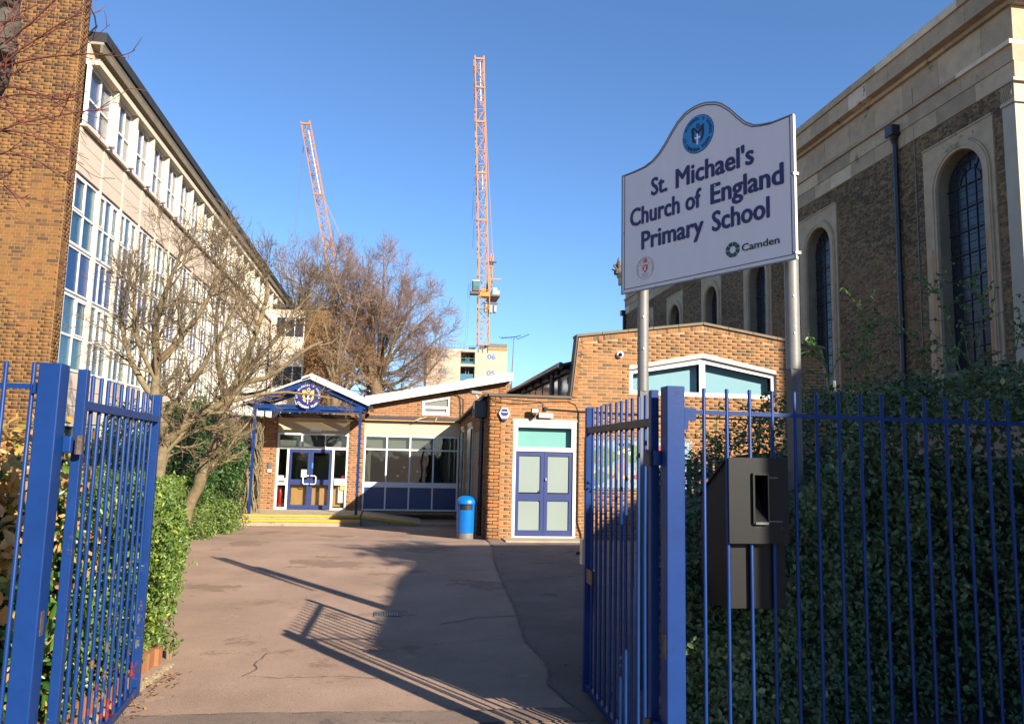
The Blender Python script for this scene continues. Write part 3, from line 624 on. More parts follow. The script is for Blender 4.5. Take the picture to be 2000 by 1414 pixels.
# doors of the block
def double_door(par, X0, X1, Z0, Z1, Y, fm, glass_fn, midz, zt=None, leaf_split=None):
    mid = (X0 + X1) / 2
    for (a, b, first) in ((X0, mid - .003, True), (mid + .003, X1, False)):
        h = [[(a + .075, midz + .06), (b - .075, midz + .06), (b - .075, Z1 - .09), (a + .075, Z1 - .09)][::-1], [(a + .075, Z0 + .12), (b - .075, Z0 + .12), (b - .075, midz - .09), (a + .075, midz - .09)][::-1]]
        d = MB().prism([(a, Z0), (b, Z0), (b, Z1), (a, Z1)], (0, Y, 0), X_, Z_, .045, h).build('door', fm, par)
        glass_fn(d, a, b, first)
mb = MB(); u0, u1 = 2.395, 3.745
mb.box(u0, u0 + .065, YB - .005, YB + .09, .03, 2.425).box(u1 - .065, u1, YB - .005, YB + .09, .03, 2.425).box(u0 + .065, u1 - .065, YB - .005, YB + .09, 2.34, 2.425).box(u0 + .065, u1 - .065, YB - .004, YB + .085, 1.80, 1.86)
fr = mb.build('door_frame', 'white_paint', hall, bevel=.004)
boxobj('lintel', 'cream_cladding', hall, u0 - .02, u1 + .02, YB - .01, YB + .1, 2.430, 2.475)
boxobj('threshold', 'white_paint', hall, u0 + .065, u1 - .065, YB - .004, YB + .09, .03, .055)
MB().box(u0 + .06, u1 - .06, YB + .15, YB + .16, 1.83, 2.36).build('pane', 'frosted_teal', fr)
mb = MB(); mb.box(u0 + .065, u0 + .10, YB + .0, YB + .05, 1.86, 2.34).box(u1 - .10, u1 - .065, YB, YB + .05, 1.86, 2.34).box(u0 + .10, u1 - .10, YB, YB + .05, 2.30, 2.34).box(u0 + .1, u1 - .1, YB, YB + .05, 1.86, 1.89); mb.build('bead', 'white_paint', fr)
def gf(d, a, b, first):
    z = [(.95, 1.71), (.175, .79)]
    for (p, q) in z: MB().box(a + .07, b - .07, YB + .05, YB + .058, p, q).build('pane', 'frosted', d)
    if first: 
        MB().prism([(b - .075, .95), (b - .075, 1.02), (b - .145, .95)], (0, YB + .035, 0), X_, Z_, .01).build('corner_piece', 'ink_black', d)
        MB().prism([(b - .075, .745), (b - .075, .80), (b - .135, .80)], (0, YB + .035, 0), X_, Z_, .01).build('corner_piece', 'ink_black', d)
    else: boxobj('handle', 'steel', d, a + .02, a + .045, YB - .02, YB + .025, 1.20, 1.25)
double_door(hall, u0 + .067, u1 - .067, .058, 1.797, YB + .025, 'door_blue', gf, .87)
boxobj('doorstep', 'concrete', hall, 2.2, 3.9, YB - .62, YB - .008, -.05, .028)
# picture panel on the side wall
pp = thing('picture_panel', 'tall pale panel with a purple oval on the shaded side wall behind the blue bin', 'panel', (1.85, 17.9, 1.4))
MB().prism([(-2.88, .5), (-1.1, .5), (-1.1, 2.24), (-2.88, 2.24)], (XS - .03, YB, 0), -Y_, Z_, .05).build('board', 'blind_grey', pp)
disc('emblem', 'ink_red', pp, (XS - .034, YB, 0), -Y_, Z_, -2.0, 1.15, .35, .42, .006, inner=(.3, .37))
for k in range(3): MB().box(XS - .042, XS - .034, YB + 1.12, YB + 2.86, 1.55 + k * .22, 1.555 + k * .22).build('tile_joint', 'ink_grey', pp)

# fittings on the brick front
al = thing('alarm_box', 'hexagonal white and navy burglar alarm box on the brick block near its corner', 'alarm box', (2.19, YB, 2.57))
hexa = [(.115 * math.cos(math.radians(a)), .125 * math.sin(math.radians(a))) for a in (0, 60, 120, 180, 240, 300)]
hexb = [(x * .80, y * .80) for x, y in hexa]
MB().prism(hexa, (2.19, YB - .07, 2.575), X_, Z_, .06).build('case', 'ink_white', al)
MB().prism([(-.09, .0), (-.055, -.045), (.055, -.045), (.09, .0), (.055, .10), (-.055, .10)], (2.19, YB - .073, 2.57), X_, Z_, .003).build('badge', 'logo_blue', al)
for z, w in ((.022, .06), (-.068, .05)): MB().box(2.19 - w, 2.19 + w, YB - .076, YB - .0735, 2.57 + z, 2.57 + z + .016).build('print', 'ink_white' if z > 0 else 'logo_blue', al)
MB().prism([(-.06, -.125), (-.04, -.15), (.04, -.15), (.06, -.125), (.07, -.09), (-.07, -.09)], (2.19, YB - .06, 2.57), X_, Z_, .05).build('strobe', 'logo_blue', al)
fl = thing('floodlight', 'black floodlight with pale square glass above the blue double doors', 'floodlight', (2.82, YB, 2.63))
mb = MB(); mb.box(2.735, 2.905, YB - .19, YB - .13, 2.585, 2.70); mb.build('lamp_housing', 'black_paint', fl, bevel=.008)
boxobj('lamp_glass', 'cream_fin', fl, 2.755, 2.885, YB - .194, YB - .191, 2.60, 2.68)
MB().tube([(2.82, YB - .02, 2.53), (2.82, YB - .16, 2.54), (2.82, YB - .16, 2.585)], .018, 8).build('bracket', 'black_paint', fl)
MB().tube([(2.80, YB - .03, 2.50), (2.80, YB - .1, 2.51)], .03, 10).build('sensor', 'black_paint', fl)
bk = thing('bulkhead_light', 'white rectangular bulkhead lamp directly above the block doors', 'lamp', (3.07, YB, 2.56))
MB().box(2.92, 3.22, YB - .09, YB - .002, 2.505, 2.60).build('cover', 'ink_white', bk, bevel=.012); boxobj('stripe', 'ink_grey', bk, 2.93, 3.21, YB - .094, YB - .091, 2.535, 2.55)
jb = thing('junction_box', 'small black cable junction box on the brick wall right of the floodlight', 'junction box', (3.07, YB, 2.70))
MB().box(3.03, 3.11, YB - .07, YB - .002, 2.66, 2.735).build('case', 'black_paint', jb, bevel=.008)
cb = thing('wall_cables', 'black cables and conduit strung along the brick wall above the doors', 'cable', (3.4, YB, 2.7))
def cable(pts, r=.007): MB().tube(pts, r, 6).build('cable', 'black_paint', cb)
yy = YB - .014
def droop(a, b, s, n=10): return [(a[0] + (b[0] - a[0]) * k / n, yy, a[1] + (b[1] - a[1]) * k / n - s * math.sin(math.pi * k / n)) for k in range(n + 1)]
cable(droop((1.93, 2.835), (2.95, 2.83), .05) + [(3.02, yy, 2.80), (3.01, yy, 2.72), (3.05, yy - .02, 2.70)], .006)
cable([(2.07, yy, 2.93)] + droop((2.12, 2.89), (3.55, 2.87), .03) + [(3.72, yy, 2.80), (3.77, yy, 2.68), (3.78, yy, 2.45)], .006)
cable([(3.10, yy - .01, 2.69), (3.80, yy - .01, 2.665), (6.0, yy - .01, 2.62), (9.3, yy - .01, 2.60)], .013)
cable([(3.785, yy - .01, 2.67), (3.785, yy - .01, 1.2), (3.785, yy - .01, .35), (3.82, yy - .01, .22), (3.86, yy - .01, .12), (3.87, yy - .01, .0)], .013)
cc = thing('security_camera', 'white dome security camera high on the hall gable', 'security camera', (4.68, YB, 3.92))
def lathe_y(mb, c, prof, k=20):
    vs = [(c[0] + r * math.cos(2 * math.pi * j / k), c[1] - z, c[2] + r * math.sin(2 * math.pi * j / k)) for r, z in prof for j in range(k)]; n = len(prof)
    return mb.add(vs, [(i * k + j, i * k + (j + 1) % k, (i + 1) * k + (j + 1) % k, (i + 1) * k + j) for i in range(n - 1) for j in range(k)] + [tuple((n - 1) * k + j for j in range(k))])
lathe_y(MB(), (4.68, YB, 3.92), [(.075, 0), (.075, .04), (.068, .07), (.045, .085)]).build('housing', 'ink_white', cc, smooth=True)
lathe_y(MB(), (4.68, YB - .07, 3.915), [(.05, 0), (.042, .03), (.02, .05), (.004, .055)]).build('dome', 'black_paint', cc, smooth=True)
pc = thing('security_camera', 'pale bracket camera on the roof edge at the corner above the drainpipe', 'security camera', (1.6, 16.5, 3.0))
mb = MB(); mb.bar((1.72, 16.3, 3.01), (1.50, 16.2, 3.02), .09, .07); mb.build('body', 'galv', pc, bevel=.01)
MB().tube([(1.80, 16.5, 2.92), (1.70, 16.35, 2.86), (1.62, 16.25, 2.97)], .014, 6).build('arm', 'ink_white', pc)
wl_ = thing('wall_lantern', 'dark lantern fixed under the hopper on the block side wall', 'lamp', (1.62, 16.7, 2.6))
MB().lathe((1.62, 16.55, 2.52), [(.03, 0), (.055, .12), (.06, .13), (.02, .16)], 8).build('lamp_glass', 'galv', wl_); MB().tube([(1.62, 16.55, 2.68), (1.62, 16.75, 2.74)], .015, 6).build('arm', 'black_paint', wl_)

# mural on the hall wall
mu = thing('mural', 'colourful garden mosaic mural with chequered border on the hall wall behind the right gate', 'mural', (5.1, YB, 1.6))
mx0, mx1, mz0, mz1 = 3.94, 6.30, 1.03, 2.12
mat('mur_bg', (.22, .25, .27), .6, .35, 18, .2, 60); mat('mur_green', (.09, .15, .05), .6, .45, 22); mat('mur_sky', (.15, .23, .29), .6, .4, 20); mat('mur_cream', (.27, .26, .17), .6, .3, 20); mat('mur_red', (.28, .04, .035), .6, .3, 30); mat('mur_blue', (.04, .10, .24), .6, .3, 20); mat('mur_pink', (.28, .15, .13), .6, .3, 20); mat('mur_dark', (.04, .05, .06), .6, .2)
boxobj('board', 'mur_bg', mu, mx0, mx1, YB - .03, YB - .008, mz0, mz1)
yf = YB - .034
MK = [0]
def mpoly(nm, m, pts, k=0): MK[0] += 1; MB().prism(pts, (0, yf - .0003 * MK[0], 0), X_, Z_, .002).build(nm, m, mu)
mpoly('sky_tiles', 'mur_sky', [(4.02, 1.55), (6.22, 1.5), (6.22, 1.98), (4.02, 1.95)])
for (cx_, cz_, rx, rz, m_) in ((4.35, 1.72, .30, .2, 'mur_green'), (4.95, 1.80, .34, .18, 'mur_green'), (5.45, 1.86, .25, .12, 'mur_green'), (5.9, 1.45, .2, .3, 'mur_sky'), (6.05, 1.62, .14, .2, 'mur_green'), (4.6, 1.38, .3, .16, 'mur_cream'), (5.3, 1.32, .26, .12, 'mur_green'), (4.25, 1.3, .2, .14, 'mur_green'), (5.65, 1.9, .16, .1, 'mur_red'), (4.75, 1.5, .10, .22, 'mur_pink'), (5.15, 1.52, .12, .18, 'mur_cream')):
    mpoly('tile_shape', m_, [(cx_ + rx * (1 + .18 * math.sin(3 * a + cx_ * 9)) * math.cos(a), cz_ + rz * (1 + .15 * math.cos(4 * a)) * math.sin(a)) for a in [2 * math.pi * i / 18 for i in range(18)]], 1)
rr = random.Random(12)
for k in range(64):
    cx_ = rr.uniform(4.06, 6.2); cz_ = rr.choice([rr.uniform(1.15, 1.45), rr.uniform(1.6, 1.95)]); r_ = rr.uniform(.018, .05)
    mpoly('flower', rr.choice(['mur_red', 'mur_red', 'mur_red', 'mur_blue', 'ink_white', 'mur_pink', 'ink_yellow']), [(cx_ + r_ * (1 + .25 * math.cos(5 * a)) * math.cos(a), cz_ + r_ * (1 + .25 * math.cos(5 * a)) * math.sin(a)) for a in [2 * math.pi * i / 15 for i in range(15)]], 2)
bt = MB(); bt2 = MB(); k = 0; x = mx0
for side_ in range(2):
    z = mz0 if side_ == 0 else mz1 - .055
    for i in range(int((mx1 - mx0) / .0275)):
        for q in range(2): (bt if (i + q) % 2 else bt2).box(mx0 + i * .0275, mx0 + (i + 1) * .0275 - .002, yf - .002, yf + .003, z + q * .0275, z + (q + 1) * .0275 - .002)
    x = mx0 if side_ == 0 else mx1 - .055
    for i in range(int((mz1 - mz0 - .11) / .0275)):
        for q in range(2): (bt if (i + q) % 2 else bt2).box(x + q * .0275, x + (q + 1) * .0275 - .002, yf - .002, yf + .003, mz0 + .057 + i * .0275, mz0 + .057 + (i + 1) * .0275 - .002)
bt.build('border_tile', 'mur_dark', mu, kind='stuff'); bt2.build('border_tile', 'mur_cream', mu, kind='stuff')
for s_, x, z, w in (('ing', 4.62, 1.975, .34), ('o', 5.12, 1.975, .08), ('r', 5.78, 1.975, .05), ('r', 4.98, 1.12, .05), ('o', 5.12, 1.12, .08), ('n', 5.27, 1.12, .08), ('l', 5.86, 1.12, .02), ('l', 5.92, 1.12, .02)):
    lettering('letter', s_, 'ink_navy', mu, (0, yf - .032, 0), X_, Z_, x, z, w, .09)
mr_ = thing('wall_box', 'narrow grey box hung on the hall wall beside the mural top', 'wall box', (6.0, YB, 2.3))
boxobj('case', 'galv_dark', mr_, 5.93, 6.03, YB - .08, YB - .04, 1.95, 2.45)
# ================================================================== ENTRANCE RANGE
YE = 23.5
er = thing('entrance_wing', 'low brick school wing with white sloping roof edge, navy window panels and blue entrance doors', 'building', (0, YE, 0))
# piers
for (a, b) in ((-3.92, -3.50), (-1.42, -.985)):
    boxobj('pier', 'mortar_sand', er, a, b, YE, YE + .4, -.3, 2.66)
    lay_bricks(er, 'brick_orange', (0, YE, 0), (1, 0, 0), [(a + .003, -.28), (b - .003, -.28), (b - .003, 2.66), (a + .003, 2.66)], (), 'stretcher', 60, j=.0115, proud=.0018, jit=.001, seed=11 + int(a), off0=a, prefer=lambda u, z: z)
# gable wall
gab = [(-.985, 2.80), (3.38, 2.55), (3.38, 4.0), (-.985, 3.10)]
gw = [(.705, 2.865), (1.545, 2.865), (1.545, 3.44), (.705, 3.285)]
MB().prism(gab, (0, YE + .02, 0), X_, Z_, .25, [gw]).build('wall', 'mortar_sand', er)
lay_bricks(er, 'brick_orange', (0, YE + .02, 0), (1, 0, 0), gab, [gw, [(.70, 3.28), (1.56, 3.44), (1.56, 3.56), (.70, 3.40)]], 'stretcher', 170, j=.0115, proud=.0018, jit=.001, seed=14, prefer=lambda u, z: -abs(u - .8), toned=lambda u, z, t, R: np.clip(t * .9, 0, 1))
soldier_row(er, 'brick_orange', (0, YE + .02, 0), X_, (.70, 3.39), (1.56, 3.55), h=.095, w=.05, seed=9)
f = MB().prism(gw, (0, YE - .0, 0), X_, Z_, .08, [[(.76, 3.14), (1.49, 3.14), (1.49, 3.375), (.78, 3.235)][::-1], [(.80, 2.965), (1.45, 2.965), (1.45, 3.06), (.80, 3.06)][::-1]]).build('window', 'white_paint', er)
MB().prism([(.74, 3.12), (1.51, 3.12), (1.51, 3.40), (.74, 3.25)], (0, YE + .05, 0), X_, Z_, .01).build('pane', 'blind_grey', f)
MB().prism([(.78, 2.95), (1.47, 2.95), (1.47, 3.08), (.78, 3.08)], (0, YE + .05, 0), X_, Z_, .01).build('pane', 'blind_grey', f)
MB().prism([(.705, 2.868), (.76, 2.868), (.76, 3.28), (.705, 3.275)], (0, YE - .006, 0), X_, Z_, .01).build('bead', 'white_fascia', f)
# roof with white fascia
mb = MB()
for k in range(3):
    a = -.99 + k * 1.475; b = a + 1.470; za = 3.09 + (a + .99) * .2035; zb = 3.09 + (b + .99) * .2035
    MB().add([(a, YE - .32, za), (b, YE - .32, zb), (b, YE - .27, zb), (a, YE - .27, za), (a, YE - .32, za + .265), (b, YE - .32, zb + .245), (b, YE - .27, zb + .245), (a, YE - .27, za + .265)], CUBEF).build('fascia_board', 'white_fascia', er)
mb = MB(); mb.add([(-.99, YE - .27, 3.10), (3.43, YE - .27, 4.0), (3.43, YE + 8, 4.0), (-.99, YE + 8, 3.10), (-.99, YE - .27, 3.335), (3.43, YE - .27, 4.225), (3.43, YE + 8, 4.225), (-.99, YE + 8, 3.335)], CUBEF); mb.build('roof', 'roof_felt', er)
boxobj('wall', 'brick_red', er, 3.2, 3.38, YE + .28, YE + 8, 2.3, 3.99)
for k in range(16): boxobj('brick', 'brick_orange', er, 3.06, 3.20 if k % 2 else 3.27, YE - .004, YE + .02, 2.75 + k * .0715, 2.75 + k * .0715 + .058)
MB().tube([(1.25, YE - .12, 3.50), (1.62, YE - .05, 3.56), (1.84, YE - .02, 3.46), (1.88, YE - .02, 3.2), (1.88, YE - .02, 2.75)], .013, 6).build('cable', 'black_paint', er)
MB().tube([(1.45, YE - .12, 3.54), (1.76, YE - .05, 3.57), (1.96, YE - .02, 3.4), (1.97, YE - .02, 2.75)], .010, 6).build('cable', 'black_paint', er)
# cream panels, gutters
for (a, b) in ((-3.50, -1.42), (-.985, 1.885)):
    boxobj('render_panel', 'cream_panel', er, a, b, YE + .03, YE + .12, 2.232, 2.66)
boxobj('flat_roof', 'gutter_dark', er, -3.50, -1.42, YE - .16, YE + .6, 2.665, 2.79)
boxobj('flat_roof', 'gutter_dark', er, -.985, 1.88, YE - .16, YE + .018, 2.70, 2.80)
boxobj('trim', 'wood_tan', er, -.985, 1.86, YE - .13, YE - .02, 2.662, 2.698); boxobj('trim', 'wood_tan', er, -3.49, -1.43, YE - .13, YE + .02, 2.640, 2.663)
MB().tube([(.70, YE - .17, 2.78), (.46, YE - .2, 2.66), (.84, YE - .2, 2.80)], .009, 5).build('cable', 'cream_fin', er)
MB().tube([(1.16, YE - .17, 2.80), (1.10, YE - .2, 2.66)], .009, 5).build('cable', 'cream_fin', er)
# classroom window screen
cw0, cw1 = -.975, 1.865; cols = [-.955, -.30, .395, 1.10, 1.845]
wf = MB().frame((0, YE + .03, 0), X_, Z_, cw0, cw1, -.01, 2.228, .05, .08, inner_u=cols[1:4], inner_v=(1.80,), wi=.045)
wf.box(cw0 + .05, cols[1] - .023, YE + .029, YE + .11, .68, .83)
for i in range(1, 4): wf.box(cols[i] + .023, (cols[i + 1] - .023) if i < 3 else cw1 - .05, YE + .029, YE + .11, .68, .83)
wf = wf.build('window', 'white_paint', er)
for i in range(4):
    a = cols[i] + .02; b = cols[i + 1] - .02
    boxobj('pane', 'glass_clear', wf, a, b, YE + .075, YE + .081, 1.82, 2.185)
    boxobj('pane', 'glass_clear', wf, a, b, YE + .075, YE + .081, .83, 1.78)
    boxobj('panel', 'panel_navy', wf, a, b, YE + .07, YE + .085, .035, .68)
# interior of the classroom
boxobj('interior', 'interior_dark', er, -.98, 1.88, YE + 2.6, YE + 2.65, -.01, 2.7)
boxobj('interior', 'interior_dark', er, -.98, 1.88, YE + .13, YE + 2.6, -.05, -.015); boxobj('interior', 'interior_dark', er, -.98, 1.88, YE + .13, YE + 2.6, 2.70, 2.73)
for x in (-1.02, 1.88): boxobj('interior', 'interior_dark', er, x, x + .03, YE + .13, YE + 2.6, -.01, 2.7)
def curtain(par, x0, x1, y, z0, z1, m, n=14, amp=.02, name='curtain'):
    vs = []; 
    for i in range(n + 1):
        x = x0 + (x1 - x0) * i / n; vs += [(x, y + amp * math.sin(i * 2.1), z0), (x, y + amp * math.sin(i * 2.1 + .3), z1)]
    return MB().add(vs, [(2 * i, 2 * i + 2, 2 * i + 3, 2 * i + 1) for i in range(n)]).build(name, m, par, smooth=True)
for i, (a, b) in enumerate(((-.95, -.33), (-.27, .37), (.42, 1.08))): curtain(er, a, b, YE + .2, 1.79, 2.2, 'blind_grey', 3, .002, 'blind')
curtain(er, -.93, -.76, YE + .22, .8, 1.8, 'blind_grey'); curtain(er, .45, .78, YE + .22, .8, 1.8, 'lead_grey'); curtain(er, 1.14, 1.8, YE + .22, .8, 2.2, 'lead_grey', 20, .03)
boxobj('table', 'wood_tan', er, -.2, 1.0, YE + .8, YE + 1.4, .62, .66)
for k, (x, c) in enumerate(((.02, 'ink_white'), (.14, 'ink_cyan'), (.2, 'ink_white'), (.33, 'mur_pink'), (.6, 'ink_white'))): boxobj('paper', c, er, x, x + .07, YE + .12 + .004 * k, YE + .123 + .004 * k, 1.0 + .13 * (k % 3), 1.05 + .13 * (k % 3))
# entrance screen
e0, e1 = -3.49, -1.425
m_ = MB(); m_.box(e0, e0 + .06, YE + .02, YE + .12, .0, 2.228).box(e1 - .06, e1, YE + .02, YE + .12, .0, 2.228).box(e0 + .06, e1 - .06, YE + .02, YE + .12, 2.17, 2.228).box(e0 + .06, e1 - .06, YE + .018, YE + .12, 1.755, 1.83)
for x in (-3.16, -1.86): m_.box(x - .03, x + .03, YE + .021, YE + .119, .0, 1.753)
for x in (-2.79, -2.11): m_.box(x - .02, x + .02, YE + .021, YE + .119, 1.832, 2.168)
m_.box(e0 + .06, -3.19, YE + .022, YE + .118, .70, .90).box(e0 + .06, -3.19, YE + .022, YE + .118, 0, .06).box(-1.83, e1 - .06, YE + .022, YE + .118, 0.0, .05).box(-1.80, e1 - .065, YE + .0, YE + .118, .72, .91)
sf = m_.build('door_frame', 'white_paint', er)
boxobj('letter_slot', 'rust_metal', sf, -3.40, -3.22, YE + .014, YE + .021, .78, .825)
for (a, b, c, d) in ((e0 + .05, -3.18, .9, 1.76), (e0 + .05, -3.18, .05, .7), (-1.84, e1 - .05, .04, 1.76), (e0 + .05, -2.8, 1.82, 2.18), (-2.78, -2.12, 1.82, 2.18), (-2.1, e1 - .05, 1.82, 2.18)):
    MB().box(a, b, YE + .07, YE + .076, c, d).build('pane', 'glass_clear', sf)
def gf2(d, a, b, first):
    boxobj('pane', 'glass_clear', d, a + .07, b - .07, YE + .05, YE + .056, .90, 1.67); boxobj('pane', 'glass_clear', d, a + .07, b - .07, YE + .05, YE + .056, .13, .72)
    s_ = 1 if not first else -1; xc = (b if first else a) + s_ * .05
    MB().tube([(xc - s_ * .02, YE - .0, .98), (xc - s_ * .02, YE - .06, .98), (xc + s_ * .10, YE - .065, .98), (xc + s_ * .13, YE - .065, .94), (xc + s_ * .13, YE - .065, .78), (xc + s_ * .10, YE - .065, .74), (xc - s_ * .02, YE - .06, .74), (xc - s_ * .02, YE, .74)], .014, 8).build('handle', 'ink_white', d, smooth=True)
double_door(er, -3.125, -1.895, .01, 1.75, YE + .03, 'door_blue', gf2, .81)
boxobj('notice', 'ink_white', er, -2.77, -2.60, YE + .06, YE + .064, .93, 1.16)
boxobj('notice', 'ink_cyan', er, -2.47, -2.43, YE + .02, YE + .025, 1.20, 1.36)
boxobj('notice', 'ink_white', er, -3.42, -3.26, YE + .06, YE + .064, .92, .97)
boxobj('notice', 'ink_yellow', er, -1.62, -1.50, YE + .05, YE + .056, .58, .70); boxobj('notice', 'ink_white', er, -1.68, -1.49, YE + .10, YE + .104, .2, .72); boxobj('notice', 'ink_red', er, -1.60, -1.49, YE + .085, YE + .09, .92, 1.0)
# lobby behind the doors
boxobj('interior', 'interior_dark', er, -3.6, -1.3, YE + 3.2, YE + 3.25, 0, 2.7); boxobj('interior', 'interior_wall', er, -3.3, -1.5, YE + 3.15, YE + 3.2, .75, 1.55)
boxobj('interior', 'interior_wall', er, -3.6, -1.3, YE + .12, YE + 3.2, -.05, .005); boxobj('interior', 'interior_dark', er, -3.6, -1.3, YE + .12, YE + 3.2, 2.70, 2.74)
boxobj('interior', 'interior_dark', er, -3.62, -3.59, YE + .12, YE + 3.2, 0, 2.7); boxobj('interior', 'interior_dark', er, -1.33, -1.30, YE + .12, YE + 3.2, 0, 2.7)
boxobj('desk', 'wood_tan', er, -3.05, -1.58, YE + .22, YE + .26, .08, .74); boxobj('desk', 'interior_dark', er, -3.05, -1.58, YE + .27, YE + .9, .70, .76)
curtain(er, -3.45, -2.82, YE + .3, 1.84, 2.2, 'blind_grey', 3, .003, 'blind'); curtain(er, -2.77, -2.13, YE + .3, 1.84, 2.2, 'blind_grey', 3, .003, 'blind'); curtain(er, -2.08, -1.48, YE + .3, 1.84, 2.2, 'blind_grey', 3, .003, 'blind')
fe = thing('fire_extinguisher', 'red fire extinguisher standing inside the glass left of the entrance doors', 'fire extinguisher', (-3.36, YE + .25, 0))
MB().lathe((-3.36, YE + .25, .02), [(.07, 0), (.075, .02), (.075, .50), (.05, .57), (.02, .60)], 16).build('cylinder', 'red_paint', fe, smooth=True); MB().tube([(-3.36, YE + .25, .6), (-3.36, YE + .25, .66), (-3.29, YE + .2, .67)], .012, 6).build('valve', 'black_paint', fe)
MB().tube([(-3.34, YE + .2, .62), (-3.27, YE + .18, .45), (-3.28, YE + .18, .3)], .01, 6).build('hose', 'black_paint', fe)
kp = thing('door_intercom', 'grey and white entry intercom on the brick pier left of the entrance doors', 'intercom', (-3.66, YE, 1.2))
MB().box(-3.71, -3.61, YE - .05, YE - .006, 1.16, 1.36).build('case', 'galv_dark', kp, bevel=.006); MB().box(-3.72, -3.60, YE - .055, YE - .006, 1.07, 1.145).build('cover', 'ink_white', kp, bevel=.006)
el_ = thing('bulkhead_light', 'small white bulkhead lamp on the cream panel above the entrance doors', 'lamp', (-2.4, YE, 2.3))
MB().box(-2.56, -2.24, YE - .03, YE + .028, 2.28, 2.36).build('cover', 'ink_white', el_, bevel=.01)
# left part of the flat building behind the bush
fb = thing('flat_roofed_annexe', 'low flat-roofed cream annexe half hidden behind the evergreen bush', 'building', (-5.3, 24.4, 0))
boxobj('wall', 'cream_cladding', fb, -6.6, -3.93, 24.2, 24.4, -.3, 2.56); boxobj('roof', 'gutter_dark', fb, -6.62, -3.93, 23.7, 26, 2.57, 2.70); boxobj('fascia', 'coping', fb, -6.62, -3.93, 23.66, 23.70, 2.52, 2.64)
f = MB().frame((0, 24.19, 0), X_, Z_, -5.0, -4.1, .2, 2.1, .05, .04, inner_u=(-4.5,)).build('window', 'white_paint', fb); MB().box(-4.95, -4.15, 24.185, 24.19, .25, 2.05).build('pane', 'leaded_glass', f)

# ================================================================== PORCH
YP = 21.75
po = thing('entrance_porch', 'blue timber entrance porch with translucent gable roof on two slim posts', 'porch', (-2.45, 22.6, 0))
for x in (-3.86, -1.04): MB().box(x - .035, x + .035, YP - .035, YP + .035, -.0, 2.84).build('post', 'blue_paint', po)
apx, apz = -2.44, 3.60; el0, el1 = (-3.98, 2.97), (-.88, 2.93)
def raft(p, q, y, w, h, m, nm): MB().bar((p[0], y, p[1]), (q[0], y, q[1]), w, h, up=(0, 0, 1)).build(nm, m, po)
for y, nm in ((YP, 'rafter'), (YP + .7, 'rafter'), (YP + 1.5, 'rafter')):
    raft(el0, (apx, apz), y, .05, .13, 'blue_paint', nm); raft((apx, apz), el1, y, .05, .13, 'blue_paint', nm)
    MB().box(el0[0] + .1, el1[0] - .1, y - .03, y + .03, 2.83, 2.95 if y < 22 else 2.90).build('tie_beam', 'blue_paint', po)
for (x, z) in ((-3.92, 2.90), (-.96, 2.88), (apx, apz - .12)): MB().box(x - .04, x + .04, YP + .03, YE - .17, z - .05, z + .05).build('purlin', 'blue_paint', po)
MB().box(-3.80, -1.05, YP - .034, YP + .034, 2.76, 2.80).build('tie_beam', 'blue_paint', po)
# roof sheets and white verges
def sheet(a, b, y0, y1, t, m, nm):
    MB().add([(a[0], y0, a[1]), (b[0], y0, b[1]), (b[0], y1, b[1]), (a[0], y1, a[1]), (a[0], y0, a[1] + t), (b[0], y0, b[1] + t), (b[0], y1, b[1] + t), (a[0], y1, a[1] + t)], CUBEF).build(nm, m, po)
for k in range(3):
    y0 = YP - .10 + k * .55; sheet((-4.10, 2.99), (apx, 3.69), y0, y0 + .54, .012, 'poly', 'roof_sheet'); sheet((apx, 3.69), (-.80, 3.00), y0, y0 + .54, .012, 'poly', 'roof_sheet')
sheet((apx + .02, 3.66), (-.80, 2.97), YP - .14, YP - .11, .17, 'white_fascia', 'verge'); sheet((-4.12, 2.99), (apx - .0, 3.70), YP - .14, YP - .11, .05, 'white_fascia', 'verge')
sheet((apx - .22, 3.60), (apx + .02, 3.69), YP - .14, YP - .11, .12, 'white_fascia', 'verge')
MB().bar((-4.12, YP - .1, 2.96), (-4.12, YE - .2, 2.96), .1, .09).build('gutter', 'blue_paint', po); MB().bar((-.78, YP - .15, 2.94), (-.78, YE - .2, 2.94), .1, .10).build('gutter', 'black_paint', po)
# round school sign on the porch
rs = thing('round_school_sign', 'round navy sign with yellow M figure and white cross hung in the porch gable', 'sign', (-2.47, YP - .08, 3.2))
Lc = (-2.47, 3.19); Lo = (0, YP - .12, 0)
disc('disc', 'logo_blue', rs, Lo, X_, Z_, Lc[0], Lc[1], .355, .355, .03)
def emblem(par, O, U, V, cx, cy, k, mf, mc, dz):      # the M-shaped figure with a head, and a small cross
    Nn = Vector(U).cross(Vector(V)).normalized(); O1 = Vector(O) + Nn * dz
    q = lambda pts: [(cx + x * k, cy + y * k) for x, y in pts]
    MB().prism(q([(-.46, .46), (-.30, .52), (-.24, .40), (-.26, .0), (-.20, -.34), (-.12, -.46), (-.28, -.44), (-.38, -.34), (-.42, 0)]), O1, U, V, .004).build('figure', mf, par)
    MB().prism(q([(-.30, .50), (-.16, .44), (.04, .16), (.26, .46), (.44, .54), (.46, .1), (.42, -.2), (.32, -.38), (.16, -.48), (.26, -.3), (.30, -.05), (.31, .26), (.10, .02), (-.02, .02)]), O1 + Nn * .001, U, V, .004).build('figure', mf, par)
    disc('head', mf, par, O1, U, V, cx + .03 * k, cy + .52 * k, .12 * k, .17 * k, .004, 20, inner=(.06 * k, .11 * k))
    MB().prism(q([(-.035, -.62), (.035, -.62), (.035, -.24), (.20, -.24), (.20, -.16), (.035, -.16), (.035, .04), (-.035, .04), (-.035, -.16), (-.20, -.16), (-.20, -.24), (-.035, -.24)]), O1 + Nn * .003, U, V, .004).build('cross', mc, par)
